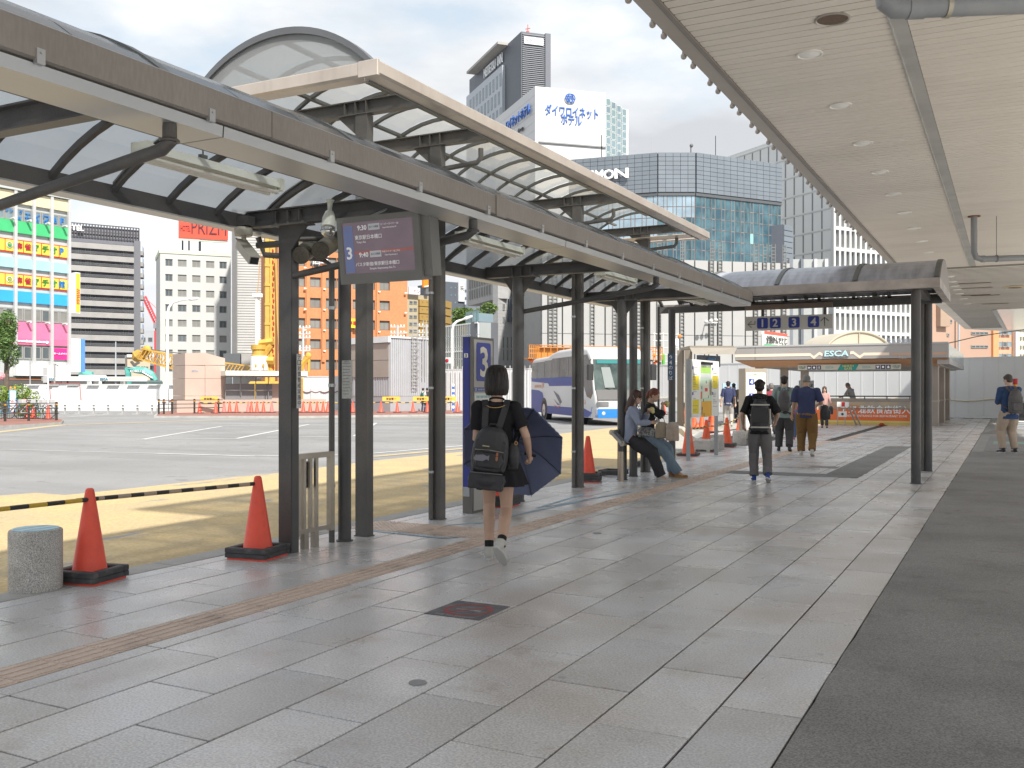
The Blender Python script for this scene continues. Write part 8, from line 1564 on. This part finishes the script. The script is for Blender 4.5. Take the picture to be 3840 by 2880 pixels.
for i in (0, 1): a = A_['an'][i]; k = A_['kn'][i]; MB(PM).tube([a+Vector((0, 0, -.02)), a, a.lerp(k, .1), a.lerp(k, .2)], [.04, .042, .04, .041], 12).build('sock', C(.012, .012, .013, .9), A_['root'], True)
gold = C(.5, .3, .12, .25, .9); c_ = [PM @ T @ Vector((.1*math.sin(t), -.03-.1*math.cos(t)-.02*math.cos(t), 1.455-.05*(1+math.cos(t)))) for t in [R(-110+220*k/16) for k in range(17)]]
t = thing('necklace', 'thin gold chain lying over the back of the black tee', 'necklace', c_[8]); MB().tube(c_, .0035, 6).build('chain', gold, t, True)
bp, BX = shellpack(A_, 'large black rucksack with fish shaped grey patch and small charm on the parasol woman', packb, .155, .2, .09, .99, -.21, -.03, .008, True, True, C(.35, .33, .28, .3, .7), rot=.12)
mb = MB(BX).box(-.15, .15, -.1, .06, -.34, -.2); mb.ell((0, -.02, -.26), (.17, .1, .09), 14, 8); o = put('lower_pouch', solid(mb, .008, 3, .006, 12), bp); o.data.materials.append(packb); MB(BX).tube([(-.14, -.125, -.2), (.14, -.125, -.19)], .004, 5).build('zip', C(.2, .2, .2, .4, .5), bp)
fs_ = [(-.105, -.03), (-.09, .0), (-.02, .012), (.01, .0), (.03, .012), (.03, -.035), (.01, -.025), (-.02, -.045), (-.09, -.045)]; MB(BX).extr([(x-.02, -.139, z-.05) for x, z in fs_][::-1], (0, .01, 0)).build('grey_patch', cloth((.22, .22, .25)), bp); MB(BX).tube([(.075, -.135, -.01), (.075, -.142, -.035)], .009, 8).ell((.075, -.14, -.06), (.012, .01, .022), 8, 6).build('charm', C(.35, .13, .06), bp)
MB(BX).tube([(-.06, -.13, .035), (.0, -.132, .035)], .006, 6).build('brand_tag', C(.4, .36, .2), bp)
# small shoulder bag at the right hip
t = thing('shoulder_bag', 'small black shoulder bag hanging at the right hip of the parasol woman', 'bag', PM @ Vector((.2, -.05, .8))); mb = MB(PM).ell((.15, -.1, .93), (.07, .075, .13), 12, 8).box(.1, .2, -.15, -.05, .82, .98); o = put('bag', solid(mb, .009, 2, .005, 12), t); o.data.materials.append(packb); MB(PM).tube([(.17, -.12, 1.05), (.19, -.05, 1.1), (.14, .1, 1.22)], .008, 6).build('strap', packb, t); MB(PM).tube([(.185+.012*math.cos(a), -.14, 1.05+.016*math.sin(a)) for a in [k*.7 for k in range(10)]], .003, 5).build('ring', gold, t)
# parasol
hd_ = PM @ (A_['wr'][1]+Vector((-.02, .09, 0))); nav = mat('parasol_navy', (.12, .145, .24), .7, ns=3, c2=(.15, .175, .28), bs=200, ba=.1)
hub = G(1112, 1000); dpt = 8.35; hub = P(1107, dpt); hub.z = Zat(974, dpt)
ax = Vector((-.26, .86, .42)).normalized(); a1 = ax.cross(Vector((0, 0, 1))).normalized(); a2 = a1.cross(ax); rr = .46; dep = .2
t = thing('parasol', 'open navy parasol with scalloped hem held low in front of the walking woman', 'parasol', hub)
NP = 8; ro = .3
for k in range(NP):
    mb = MB(); nr, nc = 7, 8; grid = []
    for i in range(nr+1):
        u = i/nr
        for j in range(nc+1):
            v = j/nc; th = ro+2*PI*(k+v)/NP; chord = math.cos(PI/NP)/math.cos((v-.5)*2*PI/NP); rad = rr*u*(1-(1-chord)*(.75+.0*u)); z = dep*(1-u*u)-.012*math.sin(PI*v)*u
            if i == nr: rad -= .008*abs(math.sin(v*PI*7))
            grid.append(hub+a1*rad*math.cos(th)+a2*rad*math.sin(th)+ax*z)
    mb.add(grid, [(i*(nc+1)+j, i*(nc+1)+j+1, (i+1)*(nc+1)+j+1, (i+1)*(nc+1)+j) for i in range(nr) for j in range(nc)]); mb.build('panel', nav, t, True)
    th = ro+2*PI*k/NP; MB().tube([hub+(a1*math.cos(th)+a2*math.sin(th))*rr*u+ax*(dep*(1-u*u)-.008) for u in (0, .3, .6, .85, 1.02)], .0028, 5).build('rib', C(.08, .08, .09, .3, .7), t)
    hemp = [hub+(a1*math.cos(th+2*PI/NP*v)+a2*math.sin(th+2*PI/NP*v))*rr*(math.cos(PI/NP)/math.cos((v-.5)*2*PI/NP))*1.002+(ax*(-.006 if q_ % 2 else .004)) for q_, v in enumerate([x/14 for x in range(15)])]; MB().tube(hemp, .006, 4).build('scalloped_hem', nav, t)
MB().tube([hub+ax*(dep+.03), hub, hd_], .005, 8).build('shaft', C(.3, .3, .32, .3, .8), t); d_ = (hd_-hub).normalized(); MB().tube([hd_-d_*.03, hd_+d_*.07], .012, 10).build('handle', C(.02, .02, .02, .4), t)
# ---- student in black tee
p1 = fg_(1641, 1041); B_ = person('person in black hooded tee, grey trousers and blue trainers walking away, nearest student', p1, R(14), 1.58, 1.0, hair=('short', hair_b), top=blackc, bot=greyc, shoe=(cloth((.04, .08, .3)), solew), feet=[(-.09, .06, .085, 0), (.13, -.14, .13, -.45, -.2)], hands=[(-.27, .1, .95), (.26, .16, 1.0)], hoodie=True, legw=1.12, sleeve=.95, vox=.009, hp=-.1)
t, BX = shellpack(B_, 'black box rucksack with pale trim on the student in black', packb, .15, .26, .1, 1.13, -.24, 0, .009, True, False)
for z in (.17, -.2): MB(BX).tube([(-.15, -.09, z), (0, -.112, z), (.15, -.09, z)], .014, 6).build('pale_trim', C(.5, .48, .44), t)
MB(BX).tube([(.155, -.05, .1), (.165, -.05, -.15)], .02, 6).build('side_trim', C(.5, .48, .44), t); MB(BX).box(-.13, .13, -.115, -.1, -.12, .12).build('flap', packb, t)
# ---- man with sage shirt
p2 = fg_(1694, 975); C_ = person('person in pale sage shirt and baggy dark grey trousers walking away, left of navy shirt', p2, R(10), 1.74, hair=('short', hair_b), top=sagec, bot=dkgrey, shoe=(dkgrey, blk), feet=[(-.12, .1, .085, 0), (.12, -.14, .12, -.35, -.2)], hands=[(-.27, .1, .9), (.25, .2, 1.0)], legw=1.25, sleeve=.95, g=1.06, hem=.82)
shellpack(C_, 'dark grey rucksack on the person in the pale sage shirt', packg, .13, .24, .09, 1.16, -.21)
# ---- man in navy tee
p3 = fg_(1742, 985); D_ = person('person with grey hair in navy tee and brown trousers walking away, head bowed', p3, R(8), 1.74, 1.18, skin=skin2, hair=('thin', hair_g), top=navyc, bot=khaki, shoe=(wshoe, solew), feet=[(-.11, .1, .085, 0), (.12, -.12, .12, -.45, -.2)], hands=[(-.3, .05, .84), (.22, .24, 1.08)], legw=1.15, sleeve=.9, hp=.45, hem=.86)
t = thing('shoulder_bag', 'black shopping bag hanging from the arm of the navy shirted man', 'bag', D_['PM'] @ Vector((.35, .08, .85))); mb = MB(D_['PM']).ell((.37, .08, .92), (.1, .09, .17), 12, 8).box(.28, .48, .03, .14, .78, .96); o = put('bag', solid(mb, .01, 2, .01, 10), t); o.data.materials.append(packb); MB(D_['PM']).tube([(.3, .08, 1.02), (.29, .1, 1.14), (.38, .1, 1.04)], .01, 6).build('handle', packb, t)
# ---- man at the right edge
p4 = fg_(2180, 979); E_ = person('person in blue jacket and beige trousers standing at the right edge, reading a phone', p4, R(28), 1.76, 1.1, hair=('short', mat('hair_greying', (.06, .045, .038), .5, ns=60, na=.4)), top=cloth((.04, .075, .17)), bot=beigec, shoe=(C(.03, .035, .05), solew), feet=[(-.12, .04, .085, 0, .35), (.13, .0, .085, 0, -.1)], hands=[(-.1, .3, 1.1), (.08, .32, 1.1)], sleeve=1.9, legw=1.15, hp=.25, hy=.35, hem=.8)
shellpack(E_, 'grey rucksack with a tiny yellow tab on the person in the blue jacket', packg, .15, .26, .09, 1.13, -.22, .02)
# ---- two people eating on the leaning bench
denim = cloth((.2, .27, .34)); bluc = cloth((.3, .34, .45)); blkj = cloth((.045, .045, .05)); foodm = mat('wrapped_food', (.62, .48, .16), .6, ns=40, c2=(.6, .6, .3))
f1 = fg_(1449, 1030)
def benched(label, hx_, hy_, H_, **k):
    """leaning back: hips on the rail, legs stretched forward"""
    return person(label, (hx_, hy_, 0), R(-75), H_, **k)
F_ = benched('person with long brown hair in pale blue shirt leaning on the rail and eating', -5.27, 14.4, 1.58, hipz=.72, hoff=(0, -.06), feet=[(-.09, .42, .085, 0, -.1), (.07, .46, .085, 0, .1)], hands=[(-.08, .22, 1.16, (1, .2, .4)), (.16, .3, 1.0, (-.5, .3, .6))], elb=[(-1, -.2, -1), (1, -.2, -1)], hair=('long', hair_br), top=bluc, bot=blkj, shoe=(wshoe, solew), sleeve=1.85, legw=1.3, lean=.06, hp=.3, vox=.009, curl=1.1, hem=.88)
G_ = benched('person with auburn tied hair in black top and jeans leaning on the rail and eating', -5.25, 15.12, 1.6, hipz=.74, hoff=(0, -.06), feet=[(-.1, .36, .085, 0, -.1), (.08, .48, .085, 0, .1)], hands=[(-.07, .2, 1.24, (1, .2, .2)), (.07, .2, 1.24, (-1, .2, .2))], elb=[(-1, 0, -1), (1, 0, -1)], hair=('short', hair_rd), top=cloth((.03, .03, .033)), bot=denim, shoe=(C(.35, .18, .07), C(.4, .25, .12)), sleeve=1.5, legw=1.2, lean=.1, hp=.3, vox=.009, curl=1.1, hem=.88)
o = MB(G_['PM'] @ G_['HM']).ell((0, -.1, .08), (.035, .035, .09), 8, 6); o = put('hair_tail', solid(o, .008, 1), G_['root']); o.data.materials.append(hair_rd)
for pe, lb in ((F_, 'yellow wrapped sandwich held to the mouth by the brown haired woman'), (G_, 'yellow wrapped bun held in both hands by the auburn haired woman')):
    q = (pe['wr'][0]+Vector((.05, .07, .05))); v = pe['PM'] @ q; t = thing('sandwich', lb, 'food', v); o = MB(pe['PM']).ell(q, (.055, .05, .045), 10, 8).ell(q+Vector((.01, .01, -.035)), (.045, .04, .035), 8, 6); o = put('wrapping', solid(o, .008, 1, .008, 30), t); o.data.materials.append(foodm)
q = F_['wr'][1]+Vector((0, .08, .06)); t = thing('phone', 'phone held up in the other hand of the brown haired woman', 'phone', F_['PM'] @ q); MB(F_['PM'] @ Matrix.Translation(q) @ Matrix.Rotation(.6, 4, 'X')).bbox(-.036, .036, -.005, .005, -.07, .07, .003).build('case', C(.4, .42, .42, .2), t); MB(F_['PM'] @ Matrix.Translation(q) @ Matrix.Rotation(.6, 4, 'X')).box(-.033, .033, -.0065, -.0052, -.065, .065).build('glass', blk, t)
def bag_(pe, label, c, r_, m, strap=None, wr=.008):
    v = pe['PM'] @ Vector(c); t = thing('shoulder_bag', label, 'bag', v); mb = MB(pe['PM']).tube([(c[0], c[1], c[2]+k*r_[2]) for k in (-1, -.85, .2, .7, .9)], [(r_[1]*q_, r_[0]*q_) for q_ in (.75, 1, .95, .75, .5)], 14).box(c[0]-r_[0]*.7, c[0]+r_[0]*.7, c[1]-r_[1]*.9, c[1]+r_[1]*.9, c[2]-r_[2], c[2]+r_[2]*.6); o = put('bag', solid(mb, .01, 2, wr, 16), t); o.data.materials.append(m)
    if strap: MB(pe['PM']).tube(strap, .007, 6).build('strap', m, t)
bag_(F_, 'black quilted bag on the lap of the brown haired woman', (.12, .2, .84), (.1, .14, .09), mat('quilted', (.03, .03, .033), .35, ns=45, c2=(.3, .3, .3)), [(.12, .12, .9), (.08, .1, 1.2), (.1, -.02, 1.45)])
bag_(G_, 'beige cloth bag hanging at the side of the auburn haired woman', (.17, .2, .84), (.06, .12, .15), cloth((.45, .37, .28)), [(.14, .14, .95), (.14, .12, 1.2), (.12, -.02, 1.42)])
bag_(G_, 'clear plastic carrier over a brown paper bag beside the beige one', (.22, .38, .82), (.05, .12, .17), mat('paper_bag', (.48, .36, .27), .4, ns=5, c2=(.6, .55, .5)), [(.18, .25, .95), (.14, .2, 1.15)])
# ---- people further off
specs = [
 ('person in dark blue tee and pale grey trousers walking away left of the numbered pillar', 1573, 922, 20, dict(H_=1.73, top=navyc, bot=cloth((.4, .38, .36)), shoe=(wshoe, solew), g=1.06, feet=[(-.1, .1, .085, 0), (.11, -.15, .14, -.4)], sleeve=.9)),
 ('person in brown jacket and dark trousers behind the dark blue tee walker', 1585, 912, 15, dict(H_=1.68, top=cloth((.13, .11, .09)), bot=cloth((.04, .045, .06)), shoe=(blkj, blk), sleeve=1.8)),
 ('person with a face mask and long hair in beige top walking towards the camera', 1601, 903, 165, dict(H_=1.55, g=.9, top=cloth((.5, .43, .37)), bot=cloth((.05, .045, .045)), shoe=(blkj, blk), hair=('midlong', hair_b), mask=C(.75, .75, .75), sleeve=1.7)),
 ('person in maroon and white shirt almost hidden between the walking men', 1666, 938, 10, dict(H_=1.62, top=cloth((.3, .05, .08)), bot=dkgrey, shoe=(blkj, blk), g=1.1, hair=('thin', hair_g), sleeve=.9)),
 ('person in pink sleeves and jeans with pink shoes, between sage shirt and navy shirt', 1722, 951, 0, dict(H_=1.53, g=.88, top=cloth((.32, .08, .12)), bot=cloth((.08, .13, .25)), shoe=(cloth((.5, .15, .2)), solew), sleeve=1.7)),
 ('person with wavy brown hair walking towards the camera right of the navy shirt', 1781, 924, 190, dict(H_=1.52, g=.88, top=cloth((.5, .3, .27)), bot=dkgrey, shoe=(blkj, blk), hair=('midlong', hair_br), sleeve=1.7, feet=[(-.09, .1, .085, 0), (.09, -.1, .1, -.3)])),
 ('person in white shirt and navy trousers in uniform cap behind the map board', 1476, 911, -20, dict(H_=1.78, top=cloth((.62, .62, .63)), bot=cloth((.05, .06, .13)), shoe=(blkj, blk), sleeve=.6, hp=.3)),
 ('person in white tee with a green rucksack far across the road', 914, 889.5, 10, dict(H_=1.5, g=.9, top=cloth((.6, .6, .6)), bot=cloth((.05, .06, .1)), shoe=(blkj, blk), sleeve=.7)),
 ('person in dark clothes beside the green rucksack walker far across the road', 922.5, 888.5, 30, dict(H_=1.5, g=.9, top=dkgrey, bot=dkgrey, shoe=(blkj, blk), sleeve=1.2))]
pl_p = []
for lb, x, y, rz, k in specs: k.setdefault('hair', ('short', hair_b)); k.setdefault('vox', .015); pl_p.append(person(lb, fg_(x, y), R(rz), **k))
bag_(pl_p[0], 'black shoulder bag on the dark blue tee walker', (.2, -.08, 1.0), (.06, .1, .14), packb, [(.18, -.05, 1.1), (.12, -.03, 1.43)]); bag_(pl_p[5], 'large black pleated bag carried by the wavy haired woman', (-.25, .12, .75), (.1, .18, .18), packb)
bag_(pl_p[1], 'dark helmet shaped bag in the hand of the brown jacket walker', (.28, .1, .72), (.12, .12, .12), mat('glossy_bag', (.05, .06, .07), .2, ns=8, na=.3)); shellpack(pl_p[7], 'green rucksack on the far walker in white', cloth((.03, .12, .09)), .13, .2, .08, vox=.014, pockets=False)
q = pl_p[6]; MB(q['PM'] @ q['HM']).lathe([(.09, .15), (.1, .2), (.08, .225)], 16, (0, -.01, 0)).build('cap', C(.05, .06, .1), q['root']); MB(q['PM'] @ q['HM']).lathe([(.094, .16), (.096, .178)], 16, (0, -.01, 0)).build('gold_band', gold, q['root'])
v = atY(1836, 0, YP+.9); person('person with shaved head in grey tee leaning over the stair handrail with a phone', (v.x+.15, v.y, .02), R(72), 1.72, 1.0, skin=skin2, hair=('thin', hair_g), top=cloth((.36, .36, .38)), bot=cloth((.3, .31, .33)), shoe=(blkj, blk), lean=.3, hp=.4, hands=[(-.12, .52, 1.1), (.12, .55, 1.1)], sleeve=.9, vox=.013)

bpy.data.scenes.remove(TSC)
